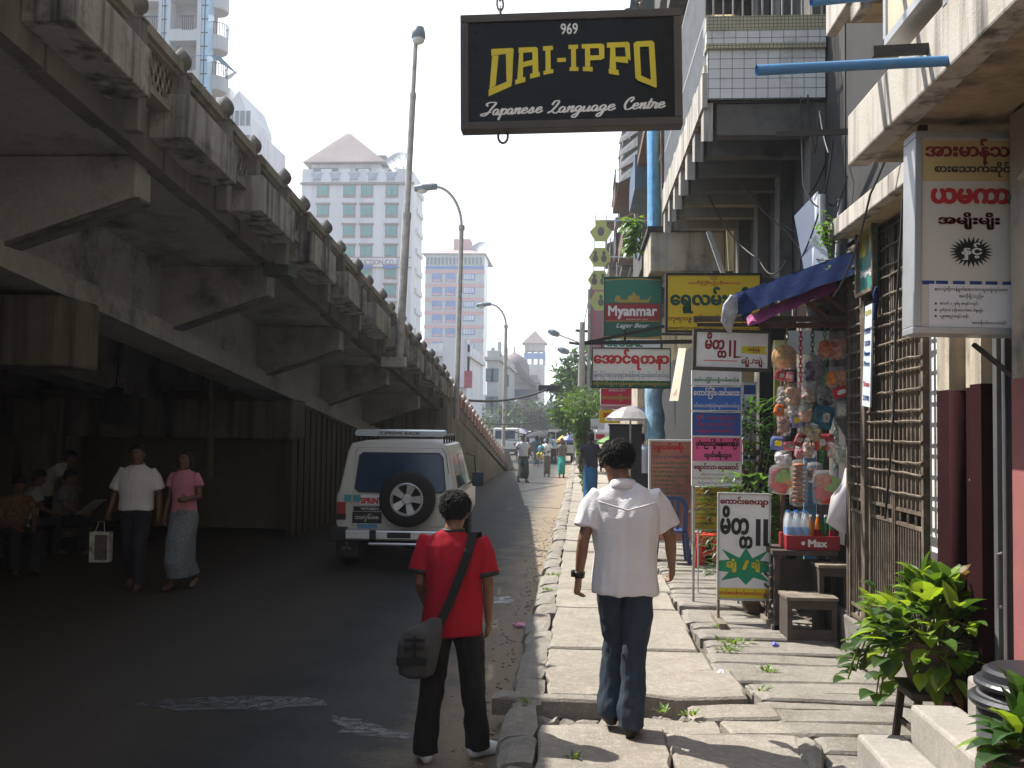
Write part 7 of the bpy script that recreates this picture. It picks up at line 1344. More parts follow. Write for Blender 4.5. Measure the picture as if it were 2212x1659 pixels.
# ---------------------------------------------------------------- trees and plants
bark = mat('bark', (.10, .08, .06), .9, .3, 8, .5, 40)
def leafquad(b, c, s, up=.4):
    n = V((random.gauss(0, 1), random.gauss(0, 1), random.gauss(up, .7))).normalized(); x = n.orthogonal().normalized(); x = Matrix.Rotation(random.uniform(0, 6.28), 3, n) @ x; y = n.cross(x); w = s * random.uniform(.28, .45); L_ = s * random.uniform(.7, 1.2)
    b.add([c - x * L_, c + y * w - n * .05 * s, c + x * L_, c - y * w - n * .05 * s], [(0, 1, 2, 3)])
def tree(lab, base, blobs, leaf, n, s, trunk_r, name='tree', cat='tree', group=None, limbs=True):
    t = thing(name, lab, cat, base, group); base = V(base); b = MB(); mid = sum((V(c) for c, r in blobs), V()) / len(blobs)
    b.tube([base, base.lerp(V((mid.x, mid.y, mid.z)), .5) + V((random.uniform(-.2, .2), 0, 0)), mid], [trunk_r, trunk_r * .7, trunk_r * .3], 8)
    for c, r in blobs: b.tube([base.lerp(mid, .55), V(c).lerp(mid, .3), V(c)], [trunk_r * .45, trunk_r * .25, trunk_r * .08], 6)
    b.build('trunk', bark, t); b = MB(); tot = sum(r ** 2 for c, r in blobs)
    for c, r in blobs:
        m = int(n * r * r / tot); ncl = max(4, int(m / 14))
        for k in range(ncl):
            d = V((random.gauss(0, 1), random.gauss(0, 1), random.gauss(.1, .9))).normalized(); q = V(c) + d * r * random.uniform(.45, 1.08)
            for j in range(max(1, m // ncl)): leafquad(b, q + V((random.gauss(0, 1), random.gauss(0, 1), random.gauss(0, .8))) * r * .17, s * random.uniform(.7, 1.2))
    b.build('crown', leaf, t, normals=False); return t
random.seed(11)
lg, lg2, lfar, lyel = leafmat('leaf_green', (.05, .10, .02)), leafmat('leaf_dark', (.03, .07, .022)), leafmat('leaf_far', (.035, .06, .03)), leafmat('leaf_lime', (.12, .14, .03))
def bl(px, py, Y, r): return (at(px, py, Y), r)
tree('mid green tree reaching over the road beside the utility pole', (onz(1262, 975, .2).x, 43, .2), [bl(1215, 905, 41, .5), bl(1235, 895, 41, .75), bl(1258, 880, 42, .8), bl(1232, 925, 41, .4), bl(1280, 870, 43, .8), bl(1245, 868, 43, .6)], lg, 4200, .11, .12)
tree('tall hazy green tree behind the utility pole', (onz(1262, 960, .2).x + .8, 64, .2), [bl(1245, 830, 64, 1.6), bl(1262, 800, 64, 1.5), bl(1240, 870, 64, 1.5), bl(1268, 850, 64, 1.6)], lg2, 2600, .26, .25)
tv = thing('vine_pole', 'leafy vine climbing a pole beside the kerb', 'plant', (at(1268, 1000, 28).x, 28, .2)); b = MB(); a_, c_2 = V((at(1268, 1000, 28).x, 28, .2)), at(1262, 870, 28); b.tube([a_, c_2], .05, 7); b.build('pole', bark, tv); b = MB()
for k in range(1500):
    t_ = random.random() ** .8; q = a_.lerp(c_2, t_); rr = (.12 + .22 * t_) if t_ < .85 else .5; d = V((random.gauss(0, 1), random.gauss(0, 1), random.gauss(0, .5))).normalized(); leafquad(b, q + d * rr * random.uniform(.4, 1.1) + V((-.12 * t_, 0, 0)), .085)
b.build('leaves', lyel if False else lg, tv, normals=False)
for i, (px, py, Y, r, lf_, lab) in enumerate(((1065, 905, 128, 4.2, lfar, 'hazy dark tree farthest left below the domed hall'), (1092, 912, 118, 3.6, lfar, 'hazy round tree below the dome'), (1118, 898, 125, 2.8, lyel, 'pale lime green tree in the haze'), (1142, 908, 130, 4.0, lfar, 'hazy tree in front of the bell tower'), (1166, 900, 122, 2.4, lfar, 'narrow upright hazy tree right of the bell tower'), (1182, 912, 140, 3.8, lfar, 'hazy low tree right of the narrow tree'), (1204, 916, 150, 3.6, lfar, 'hazy tree above the pickup van'), (1226, 914, 140, 4.0, lfar, 'hazy tree farthest right behind the leaning tree'))):
    r *= .8; c = at(px, py + 8, Y); tree(lab, (c.x, Y, 0), [(c, r), (c + V((r * .7, 1, -r * .3)), r * .7), (c + V((-r * .7, 1, -r * .35)), r * .75), (c + V((0, 0, -r * .8)), r * .8)], lf_, 1500, .36, .3, group='hazy trees at the end of the street')
b = MB(); [b.box(-60 + k * 9.0, -60 + k * 9.0 + 8.6, 175 + (k % 3) * 4, 188, 0, 5 + (k * 37 % 5)) for k in range(14)]; o = solo(b.build('low_buildings', whitew), 'row of low pale buildings closing the far end of the street in the haze', 'buildings'); o['kind'] = 'stuff'
def leaf(b, o, d, L_, w, droop=.5, up=V((0, 0, 1)), n=4, fold=.25, shp=1.0):
    o = V(o); d = V(d).normalized(); sx = d.cross(up); sx = sx.normalized() if sx.length > .05 else V((1, 0, 0)); pts = []; p = o.copy(); dd = d.copy()
    for k in range(n + 1):
        t_ = k / n; wk = w * math.sin(math.pi * min(.97, (t_ * .93 + .06)) ** (.8 * shp)) if k < n else .001; nrm = sx.cross(dd).normalized(); pts.append((p - sx * wk + nrm * fold * wk, p.copy(), p + sx * wk + nrm * fold * wk)); p = p + dd * L_ / n; dd = (dd + V((0, 0, -droop / n))).normalized()
    vs = [q for tr in pts for q in tr]; b.add(vs, [f for k in range(n) for f in ((k * 3, k * 3 + 1, k * 3 + 4, k * 3 + 3), (k * 3 + 1, k * 3 + 2, k * 3 + 5, k * 3 + 4))])
pothos = leafmat('pothos_leaf', (.14, .22, .02), .3); glossy = leafmat('glossy_leaf', (.03, .075, .02), .35); gr2 = leafmat('bright_leaf', (.07, .15, .02), .3)
potm = mat('dark_clay_pot', (.07, .045, .032), .8, .25, 8, .3, 60); soil = mat('soil', (.03, .022, .016), .95, .3, 20)
def pot(t, c, r, h, m=potm):
    b = MB(); b.lathe([(r * .68, 0), (r * .72, h * .1), (r * .98, h * .82), (r * 1.06, h * .82), (r * 1.06, h), (r * .94, h), (r * .9, h * .9)], c, 24, caps=False); b.lathe([(.0, 0.0), (r * .68, 0)], c, 24, caps=False); b.build('pot', m, t, smooth=False); MB().lathe([(0, h * .9), (r * .93, h * .9)], c, 20, caps=False).build('soil', soil, t)
# big pothos on a stool by the steps
c = V((1.97, 5.72, .0)); ST = thing('plant_stool', 'dark wooden stool under the big lime green pot plant', 'stool', (c.x, c.y, .19)); b = MB(); b.box(c.x - .19, c.x + .19, c.y - .19, c.y + .19, .52, .56); b.build('seat', woodm, ST, bevel=.008)
for sx in (-1, 1):
    for sy in (-1, 1): b = MB(); b.beam((c.x + sx * .17, c.y + sy * .17, .19), (c.x + sx * .14, c.y + sy * .14, .52), .035); b.build('leg', woodm, ST)
b = MB(); b.box(c.x - .15, c.x + .15, c.y - .155, c.y - .135, .32, .35); b.box(c.x - .155, c.x - .135, c.y - .13, c.y + .13, .32, .35); b.build('stretcher', woodm, ST)
PT = thing('pot_plant', 'big lime green broad leaved plant spilling from a dark pot on the stool', 'plant', (c.x, c.y, .56)); pot(PT, (c.x, c.y, .56), .2, .26); b = MB(); bs = MB(); random.seed(31)
for k in range(330):
    a = random.uniform(0, 2 * math.pi); el = random.uniform(-.75, 1.4); rad = random.uniform(.18, .4) if el < .6 else random.uniform(.1, .33); b.cur = (0, 0, 0, 1, 1, 2)[k % 6] if k % 41 else 3
    d = V((math.cos(a) * math.cos(el), math.sin(a) * math.cos(el), math.sin(el))); o = V((c.x, c.y, .84)) + V((d.x * rad * 1.0, d.y * rad * .9, d.z * rad * 1.02)); 
    if o.z < .42: o.z = .42 + random.random() * .1
    L_ = random.uniform(.09, .165); ld = (d * .8 + V((random.uniform(-.6, .6), random.uniform(-.6, .6), random.uniform(-.2, .5)))).normalized(); leaf(b, o, ld, L_, L_ * random.uniform(.3, .4), random.uniform(.3, 1.2), fold=.35)
    if k % 4 == 0: bs.tube([(c.x + d.x * .08, c.y + d.y * .08, .8), V((c.x, c.y, .84)).lerp(o, .6) + V((0, 0, .05)), o], .005, 5)
for k in range(9):                                # stems trailing down the street side of the pot
    a = math.pi + random.uniform(-1.3, .7); p = V((c.x + .2 * math.cos(a), c.y + .2 * math.sin(a), .82)); P = [p.copy()]
    for j in range(7): p = p + V((math.cos(a) * (.05 - .004 * j), math.sin(a) * .03, .03 - .022 * j)); P.append(p.copy()); q_ = V((math.cos(a + random.uniform(-1, 1)), math.sin(a + random.uniform(-1, 1)), random.uniform(-.2, .4))); L_ = random.uniform(.1, .15); leaf(b, p, q_, L_, L_ * .36, .8, fold=.3)
    bs.tube(P, .005, 5)
b.build('leaves', [pothos, leafmat('pothos_green', (.07, .14, .018), .3), leafmat('pothos_dark', (.035, .075, .016), .3), leafmat('withered_leaf', (.16, .10, .03), .3, (1.5, 1.3, 1))], PT, smooth=False, normals=False); b.cur = 0; bs.build('stems', mat('green_stem', (.12, .13, .03), .6, .2), PT)
# black bin and the pot plant in front of it
c = V((at(2236, 1430, 3.6).x, 3.6, .19)); BN = thing('dust_bin', 'black cylindrical dust bin with a stepped round lid at the lower right corner', 'bin', c); binm = mat('bin_black', (.016, .016, .019), .38, .1, 6, spec=.5)
MB().lathe([(.175, 0), (.18, .01), (.188, .86), (.18, .87)], c, 36).build('body', mat('bin_grey', (.075, .075, .08), .4, .1, 6, spec=.5), BN, smooth=True)
b = MB(); b.lathe([(.183, .82), (.206, .826), (.214, .836), (.214, .848), (.2, .858), (.18, .862), (.18, .884), (.195, .89), (.196, .902), (.188, .91), (.172, .916), (.166, .94), (.15, .95), (0, .956)], c, 48); b.build('lid', binm, BN, smooth=False)
c = at(2212, 1645, 2.95); cz = c.z - .115; b = MB(); b.box(c.x - .25, c.x + .25, c.y - .2, c.y + .2, .19, cz); solo(b.build('cement_pedestal', stepm, bevel=.02), 'cement pedestal below the photo carrying the small pot plant', 'pedestal')
c = V((c.x, c.y, cz)); PT = thing('pot_plant', 'small dark and lime leaved plant in a brown pot in front of the black bin', 'plant', c); pot(PT, c, .115, .13, mat('brown_pot', (.12, .075, .05), .7, .2, 8)); b = MB(); random.seed(8)
for k in range(60):
    a = random.uniform(0, 6.28); el = random.uniform(.1, 1.4); d = V((math.cos(a) * math.cos(el), math.sin(a) * math.cos(el), math.sin(el))); L_ = random.uniform(.09, .15); b.cur = 1 if random.random() < .3 else 0
    o = c + V((0, 0, .12)) + V((d.x * .06, d.y * .06, d.z * random.uniform(.04, .16))); leaf(b, o, d, L_, L_ * .24, 1.3, fold=.3)
b.build('leaves', [glossy, pothos], PT, normals=False)
def bush(lab, c, r, h, n, L_, m, mats_=None, potr=.13, name='pot_plant', wk=.2, zoff=0.0, poth=.2):
    c = V(c); t = thing(name, lab, 'plant', c); pot(t, c, potr, poth); b = MB(); s_ = MB()
    for k in range(n):
        a = random.uniform(0, 6.28); q = c + V((math.cos(a) * r * random.random() ** .5, math.sin(a) * r * .7 * random.random() ** .5, poth + (h - poth) * random.random())); d = V((math.cos(a), math.sin(a), random.uniform(-.3, .8))); b.cur = 1 if (mats_ and random.random() < .12) else 0; ll = L_ * random.uniform(.7, 1.25); leaf(b, q, d, ll, ll * wk, random.uniform(.4, 1.3), n=3)
    for k in range(14): a = random.uniform(0, 6.28); s_.tube([c + V((0, 0, poth * .9)), c + V((math.cos(a) * r * .4, math.sin(a) * r * .3, h * .5)), c + V((math.cos(a) * r * .8, math.sin(a) * r * .6, h * random.uniform(.7, .98)))], [.01, .007, .003], 5)
    b.build('leaves', [m, mats_] if mats_ else m, t, normals=False); s_.build('stems', bark, t); return t
random.seed(41); p = onz(1537, 1222, .2)
bush('small bushy pot plant with a few orange leaves beside the red stools', (p.x + .02, p.y + .3, .2), .2, .75, 260, .11, glossy, leafmat('orange_leaf', (.35, .06, .02), .2), .12)
bush('tall bush with dark slender leaves between the board stack and the snacks', (1.78, 10.9, .2), .42, 2.1, 900, .17, glossy, None, .2, wk=.13)
bush('mid sized leafy bush below the hanging snacks', (1.72, 10.0, .2), .28, 1.35, 380, .13, gr2, None, .16)
bush('leafy climber on the balcony far above the beer sign', tuple(at(1372, 620, 19.5)), .3, .3, 10, .1, gr2) if False else None
t = thing('climbing_plant', 'bright green climbing plant hanging from the balcony above the beer sign', 'plant', at(1372, 545, 18.0)); b = MB()
for k in range(190): q = at(random.gauss(1368, 9), random.uniform(470, 545), 18 + random.uniform(-.3, .3)); leaf(b, q, V((random.uniform(-1, 1), random.uniform(-1, 0), random.uniform(-.8, .2))), .17, .06, .6, n=3)
b.build('leaves', gr2, t, normals=False); MB().tube([at(1376, 460, 18), at(1368, 510, 18), at(1374, 560, 18)], .012, 5).build('stem', bark, t)
t = thing('climbing_plant', 'small sprig of green leaves on the ledge above the awning', 'plant', at(1790, 520, 8.0)); b = MB()
for k in range(110): q = at(random.gauss(1786, 13), random.gauss(512, 24), 8.1 + random.uniform(-.1, .1)); leaf(b, q, V((random.uniform(-1, 1), random.uniform(-1, 0), random.uniform(-.6, .6))), .07, .014, .6, n=3)
b.build('leaves', gr2, t, normals=False); MB().tube([at(1806, 525, 8.1), at(1790, 515, 8.1), at(1776, 490, 8.1)], .006, 5).build('stem', bark, t)
weedm = leafmat('weed', (.10, .17, .03), .3)
for i, (px, py, n_, lab) in enumerate(((1583, 1388, 40, 'weed tuft at the footway joint left of the drain covers'), (1576, 1405, 34, 'low spreading weed tuft just in front of another at the joint'), (1660, 1452, 26, 'weed tuft in the joint behind the broken slabs'), (1643, 1492, 14, 'thin weed in the joint of the drain covers near the broken stretch'), (1490, 1545, 16, 'weed tuft beside the tilted slab'), (1430, 1538, 12, 'small weed near the walking man'), (1196, 1245, 26, 'weed tuft at the kerb halfway along the shade edge'), (1182, 1275, 16, 'tiny weed at the kerb in front of a larger tuft'), (1822, 1378, 34, 'weeds at the foot of the gate plinth'), (1555, 1358, 12, 'weed below the standing sign'), (1140, 1520, 10, 'weed on the kerb stone beside the loose beam'), (1240, 1640, 8, 'tiny weed on the kerb near the bottom of the photo'))):
    p = onz(px, py, .19); t = thing('weed_tuft', lab, 'weed', p, 'weeds in the joints'); b = MB()
    for k in range(n_): a = random.uniform(0, 6.28); rr = random.random() * .004 * n_; L_ = random.uniform(.03, .075); leaf(b, p + V((math.cos(a) * rr, math.sin(a) * rr * .5, 0)), V((math.cos(a), math.sin(a), random.uniform(.5, 1.8))), L_, L_ * .16, .8, n=3)
    b.build('blades', weedm, t, normals=False)
for i, (px, py, z, c, sz, lab) in enumerate(((1122, 1355, 0, (.6, .3, .4), .05, 'crumpled pink plastic bag on the road by the kerb'), (1160, 1322, 0, (.6, .58, .55), .03, 'crumpled white scrap by the kerb'), (1558, 1455, .2, (.65, .6, .62), .025, 'pale scrap on the footway slab'), (1675, 1395, .2, (.12, .14, .5), .03, 'crumpled blue wrapper on the drain covers'), (1635, 1258, .2, (.6, .58, .55), .04, 'white scrap at the edge of the drain covers'), (2030, 1635, 0, (.5, .5, .5), .02, 'x'))):
    if lab == 'x': continue
    p = onz(px, py, z); b = MB(); b.ell((p.x, p.y, p.z + sz * .4), sz * 1.3, sz, sz * .5, 10, 7); b.disp(sz * .5, 30, i); solo(b.build('litter', mat('litter_%d' % i, c, .6, .1, 30)), lab, 'litter')
b = MB(); random.seed(77)                         # grit along the gutter
for k in range(420): x, y_ = -.52 - abs(random.gauss(0, .16)), random.uniform(4.2, 22); s_ = random.uniform(.004, .014); b.ell((x, y_, s_ * .4), s_ * 1.3, s_, s_ * .7, 5, 3)
tag(b.build('gutter_grit', rubm), kind='stuff')
# ---------------------------------------------------------------- chairs, stools, stall
bplast = mat('blue_plastic', (.025, .06, .16), .45, .08, 4, spec=.5); rplast = mat('red_plastic', (.55, .035, .02), .4, .08, 4, spec=.5)
p = onz(1452, 1218, .2); t = thing('plastic_chair', 'blue plastic armless chair standing in front of the reddish travel board', 'chair', (p.x, p.y + .2, .2)); x0, y0 = p.x, p.y + .22
b = MB(); b.loft([[V((x0 + u, y0 + v, .63 + dz)) for u, v in rrect(0, 0, .42, .42, .08)] for dz in (-.03, 0)]); b.build('seat', bplast, t, bevel=.008)
for sx in (-1, 1):
    for sy in (-1, 1): b = MB(); b.hexa([V((x0 + sx * (.18 + .05 * (1 - k)) + a * .028, y0 + sy * (.17 + .05 * (1 - k)) + c_3 * .028, .2 + .41 * k)) for k in (0, 1) for a, c_3 in ((-1, -1), (1, -1), (1, 1), (-1, 1))]); b.build('leg', bplast, t)
b = MB(); out = [(-.2, .63), (-.21, .95), (-.17, 1.05), (-.09, 1.09), (.09, 1.09), (.17, 1.05), (.21, .95), (.2, .63)]; inn = [(-.13, .63), (-.145, .94), (-.12, 1.0), (-.06, 1.03), (.06, 1.03), (.12, 1.0), (.145, .94), (.13, .63)]
for k in range(7): b.hexa([V((x0 + u, y0 - .19 + dy - (z - .63) * .12, z)) for dy in (0, .025) for u, z in (out[k], out[k + 1], inn[k + 1], inn[k])])
b.build('backrest', bplast, t); b = MB(); [b.hexa([V((x0 + u, y0 - .185 + dy - (z - .63) * .12, z)) for dy in (0, .015) for u, z in ((xx - .02, .65), (xx + .02, .65), (xx + .02, 1.02), (xx - .02, 1.02))]) for xx in (-.07, 0, .07)]; b.build('back_slats', bplast, t)
p = onz(1527, 1230, .2)
for k in range(2):
    cx, cy = p.x + (.02 + k * .10), p.y + .25 + k * .28; t = thing('plastic_stool', ('red plastic stool nearest the blue chair, leaning upright', 'red plastic stool just behind another red stool')[k], 'stool', (cx, cy, .2), 'red plastic stools')
    b = MB(); b.loft([[V((cx + u, cy + v, .62 + dz)) for u, v in rrect(0, 0, .25, .25, .03)] for dz in (-.05, 0)]); b.build('seat', rplast, t, bevel=.006)
    for sx in (-1, 1):
        for sy in (-1, 1): b = MB(); b.hexa([V((cx + sx * (.1 + .035 * (1 - q)) + a * .03, cy + sy * (.1 + .035 * (1 - q)) + c_3 * .03, .2 + .37 * q)) for q in (0, 1) for a, c_3 in ((-1, -1), (1, -1), (1, 1), (-1, 1))]); b.build('leg', rplast, t)
    b = MB(); b.box(cx - .12, cx + .12, cy - .135, cy - .125, .36, .40); b.build('stretcher', rplast, t)
# snack stall table, crate and drinks
YT = 9.0; xa, xb = 1.70, 2.27; ztab = at(1740, 1190, YT).z; t = thing('stall_table', 'dark wooden table under the red drinks crate', 'table', ((xa + xb) / 2, YT + .25, .2)); b = MB(); b.box(xa, xb, YT, YT + .5, ztab - .045, ztab); b.build('table_top', woodm, t, bevel=.006)
for x in (xa + .02, xb - .06):
    for y in (YT + .02, YT + .42): b = MB(); b.box(x, x + .05, y, y + .05, .2, ztab - .046); b.build('leg', woodm, t)
b = MB(); b.box(xa + .03, xb - .03, YT + .2, YT + .22, ztab - .5, ztab - .1); [b.box(xa - .02 + .0, xa - .005, YT + .0, YT + .5, .35 + k * .1, .37 + k * .1) for k in range(5)]; b.build('side_rails', woodm, t)
cw0, cw1 = at(1699, 1188, YT + .03).x, at(1815, 1188, YT + .03).x; zc1 = at(1750, 1158, YT + .03).z; cr = mat('crate_red', (.28, .015, .025), .5, .1, 6); t = thing('drinks_crate', 'dark red drinks crate with white lettering on the stall table', 'crate', ((cw0 + cw1) / 2, YT + .2, ztab))
b = MB(); b.box(cw0, cw1, YT + .03, YT + .05, ztab, zc1); b.box(cw0, cw1, YT + .36, YT + .38, ztab, zc1); b.box(cw0, cw0 + .02, YT + .051, YT + .359, ztab, zc1); b.box(cw1 - .02, cw1, YT + .051, YT + .359, ztab, zc1); b.box(cw0 + .021, cw1 - .021, YT + .051, YT + .359, ztab, ztab + .015); b.build('crate', cr, t, bevel=.004)
lettering('Max', cw0 + (cw1 - cw0) * .40, cw0 + (cw1 - cw0) * .76, ztab + .03, zc1 - .03, lambda x, z, d: V((x, YT + .03 - d, z)), wht, t, .05); b = MB(); cx, cz = cw0 + (cw1 - cw0) * .31, (ztab + zc1) / 2; b.add([(cx + (.022 if k % 2 else .013) * math.cos(k * math.pi / 8), YT + .027, cz + (.022 if k % 2 else .013) * math.sin(k * math.pi / 8)) for k in range(16)], [list(range(16))]); b.build('sun_emblem', wht, t, normals=False)
watr = clearmat('clear_bottle', (.75, .82, .88), .45, .1); capb = mat('blue_cap', (.03, .15, .4), .4, .05); labm = mat('blue_label', (.10, .28, .55), .5, .3, 30)
def bottle(lab, c, r, h, body, cap, label, group=None, name='bottle'):
    c = V(c); t = thing(name, lab, 'bottle', c, group); MB().lathe([(r * .8, 0), (r, .01), (r, h * .55), (r * .93, h * .6), (r * .98, h * .66), (r * .5, h * .86), (r * .36, h * .9), (r * .36, h * .94)], c, 14).build('body', body, t, smooth=True); MB().lathe([(r * .42, h * .94), (r * .42, h)], c, 12).build('cap', cap, t)
    if label: MB().lathe([(r * 1.02, h * .36), (r * 1.02, h * .56)], c, 14, caps=False).build('label', label, t)
    return t
names = ['left', 'middle', 'right']
for j in range(2):
    for k in range(3): bottle('water bottle with a blue label, %s of the %s row in the shrink wrapped pack' % (names[k], ('front', 'back')[j]), (cw0 + .035 + k * .073, YT + .09 + j * .08, ztab + .016 + .0), .034, zc1 - ztab + .20, watr, capb, labm, 'water bottles in the pack')
b = MB(); x0, x1 = cw0 + .0, cw0 + .225; b.loft([[V((cxx, cyy, z)) for cxx, cyy in rrect((x0 + x1) / 2, YT + .13, (x1 - x0) * f, .17 * f, .03)] for z, f in ((zc1 - .01, 1), (zc1 + .13, 1.0), (zc1 + .2, .86))]); solo(b.build('shrink_wrap', clearmat('film', (.9, .9, .92), .16, .12)), 'clear film wrapped round the six water bottles', 'wrapping')
for k, (px, c, cp) in enumerate(((1750, (.5, .16, .01), .0), (1766, (.55, .2, .015), 0), (1782, (.01, .10, .03), 0), (1799, (.015, .10, .03), 0))):
    x = at(px, 1150, YT + .12).x; bottle(('orange drink bottle beside the water pack', 'orange drink bottle next to the green bottles', 'green glass bottle next to the orange ones', 'green glass bottle at the right end of the crate')[k], (x, YT + .1 + .02 * (k % 2), ztab + .016), .029, zc1 - ztab + .165, mat(('orange_drink', 'green_glass_b')[k > 1], c, .15, .1, 6, spec=.6), wht, redl if k % 2 else None)
# box stools
def boxstool(lab, x0, y0, x1, y1, Y, dep, zb):
    p, q = at(x0, y1, Y), at(x1, y0, Y); t = thing('wooden_stool', lab, 'stool', ((p.x + q.x) / 2, Y + dep / 2, zb)); zt = q.z; b = MB(); b.box(p.x, q.x, Y, Y + dep * .5 - .004, zt - .025, zt); b.box(p.x, q.x, Y + dep * .5 + .004, Y + dep, zt - .025, zt); b.build('top', woodl, t)
    for x in (p.x + .01, q.x - .05): b = MB(); b.box(x, x + .04, Y + .01, Y + dep - .01, zb, zt - .026); b.build('side', woodm, t)
    b = MB(); b.box(p.x + .051, q.x - .051, Y + .015, Y + .035, zt - .1, zt - .026); b.build('front_board', woodm, t); MB().box(p.x + .051, q.x - .051, Y + .015, Y + .035, zb + .0, zb + .09).build('foot_board', woodm, t)
boxstool('low dark wooden box stool in front of the table', 1699, 1293, 1812, 1366, 8.6, .36, .2); boxstool('taller dark wooden box stool between the table and the gate', 1768, 1222, 1836, 1330, 8.82, .3, .2)
# awning over the stall
tarp = mat('blue_tarp', (.012, .028, .10), .8, .25, 5, .3, 30, spec=.15); tarpp = mat('pink_tarp', (.38, .07, .24), .6, .2, 5, .3, 30); tarps = mat('silver_tarp', (.42, .42, .45), .4, .3, 14, .5, 40, stain=((.1, .12, .3), .6, 9))
t = thing('stall_awning', 'blue and pink cloth awning on dark poles over the snack stall', 'awning', ((at(1700, 620, 8.6)).x, 8.9, 2.6)); 
def sheet(b, tl, tr, dz, cols=16, amp=.02, fy=.06, rows=4):
    for r in range(rows + 1): pass
    ring_ = [[tl.lerp(tr, k / cols) + V((0, fy * math.sin(k * 1.7 + r) * .3 - .02 * r, -dz * r / rows + amp * math.sin(k * 1.1 + 2) * r / rows)) for k in range(cols + 1)] for r in range(rows + 1)]
    o = len(b.v); b.v += [p for rr in ring_ for p in rr]; n = cols + 1
    for r in range(rows):
        for k in range(cols): b.f.append([o + r * n + k, o + r * n + k + 1, o + (r + 1) * n + k + 1, o + (r + 1) * n + k]); b.mi.append(b.cur)
tl, tr = at(1588, 634, 8.45), at(1848, 541, 8.35); b = MB(); sheet(b, tl, tr, .2, amp=.006, fy=.02); bl_, br_ = at(1612, 650, 9.9), at(1850, 562, 9.9); o = len(b.v); b.add([tl, tr, br_, bl_], [(0, 1, 2, 3)]); b.build('blue_cloth', tarp, t, normals=False, smooth=True)
b = MB(); sheet(b, at(1612, 683, 8.5), at(1803, 604, 8.5), .10, amp=.008, fy=.02); b.add([at(1612, 690, 8.52), at(1803, 612, 8.52), at(1800, 612, 9.8), at(1630, 680, 9.8)], [(0, 1, 2, 3)]); b.build('pink_cloth', tarpp, t, normals=False)
b = MB(); pts = [(1592, 632), (1618, 650), (1612, 676), (1598, 690), (1592, 660)]
b.tube([at(1597, 636, 8.42), at(1606, 655, 8.42), at(1610, 678, 8.42), at(1604, 690, 8.43)], [(.06, .03), (.075, .03), (.05, .025), (.015, .01)], 10); b.disp(.03, 11); b.build('blue_corner', tarp, t, smooth=True)
b = MB(); b.tube([at(1590, 645, 8.38), at(1580, 668, 8.38), at(1572, 692, 8.38), at(1577, 716, 8.38)], [(.04, .02), (.075, .03), (.06, .025), (.03, .012)], 12); b.disp(.05, 13); b.build('silver_rag', tarps, t, smooth=True)
for (x0, y0, x1, y1, Y, w_, nm) in ((1497, 689, 1845, 689, 8.62, .055, 'beam'), (1640, 704, 1845, 702, 8.7, .05, 'beam'), (1700, 621, 1792, 690, 8.6, .04, 'brace'), (1748, 608, 1838, 684, 8.62, .035, 'brace')): b = MB(); b.beam(at(x0, y0, Y), at(x1, y1, Y + .02), w_, w_ * .8); b.build(nm, woodm if nm == 'beam' and y0 < 700 else mat('reddish_wood', (.12, .055, .04), .8, .3, 8), t)
b = MB(); b.box(2.215, 2.255, 8.47, 8.52, .44, 3.5); b.build('post', woodm, t)
# wire panel, blue plank, teal frame and coloured backing behind the snacks
wire = mat('wire', (.1, .1, .1), .5, 0, metal=.6); YP = 9.75; p, q = at(1690, 1165, YP), at(1800, 930, YP); t = thing('wire_panel', 'square wire mesh panel behind the hanging snacks', 'panel', ((p.x + q.x) / 2, YP, .2)); b = MB()
for k in range(15): x = p.x + (q.x - p.x) * k / 14; b.beam((x, YP, p.z), (x, YP, q.z + .6), .004)
for k in range(38): z = p.z + (q.z + .6 - p.z) * k / 37; b.beam((p.x, YP + .004, z), (q.x, YP + .004, z), .004)
b.build('mesh', wire, t); b = MB(); b.beam((p.x, YP, .2), (p.x, YP, q.z + .6), .03); b.beam((q.x, YP, .2), (q.x, YP, q.z + .6), .03); b.beam((p.x, YP, p.z), (q.x, YP, p.z), .025); b.build('frame', mat('reddish_wood', (.12, .055, .04), .8, .3, 8), t)
def plank(lab, x0, y0, x1, y1, Y, m, name='plank', th=.03, zb=None):
    p, q = at(x0, y1, Y), at(x1, y0, Y); b = MB(); b.box(p.x, q.x, Y, Y + th, .2 if zb is None else zb, q.z); return solo(b.build(name, m), lab, name.replace('_', ' '))
plank('sky blue painted plank behind the wire panel', 1737, 985, 1763, 1240, 10.1, mat('sky_blue_paint', (.12, .34, .55), .6, .1, 4)); plank('grey corrugated sheet beside the sky blue plank', 1764, 960, 1792, 1250, 10.15, mat('corrugated', (.22, .22, .21), .6, .2, 4, streak=((.05, .05, .05), .9, 16)), 'metal_sheet')
plank('pale teal painted door frame by the grille gate', 1812, 735, 1830, 1250, 10.2, mat('teal_frame', (.28, .50, .46), .6, .1, 4), 'door_frame'); plank('olive green wall strip behind the snack chains', 1672, 735, 1696, 1100, 10.9, mat('olive_wall', (.22, .23, .06), .8, .1, 3), 'wall_panel'); plank('yellow strip sign with red marks behind the snacks', 1692, 815, 1704, 900, 10.4, mat('sign_yellow', (0.66, 0.44, 0.01), 0.4, 0.06, 2), 'strip_sign', zb=at(1700, 900, 10.4).z)
plank('pale corrugated hood behind the top snack bags', 1700, 715, 1815, 760, 10.6, mat('pale_sheet', (.5, .5, .49), .6, .15, 4), 'metal_sheet', zb=at(1700, 765, 10.6).z); plank('black sheet standing for the dark of the bay behind the snack stall', 1640, 700, 1860, 1260, 11.6, blackm, 'dark_backing')  # last sheet is plain black in place of the bay's dark interior
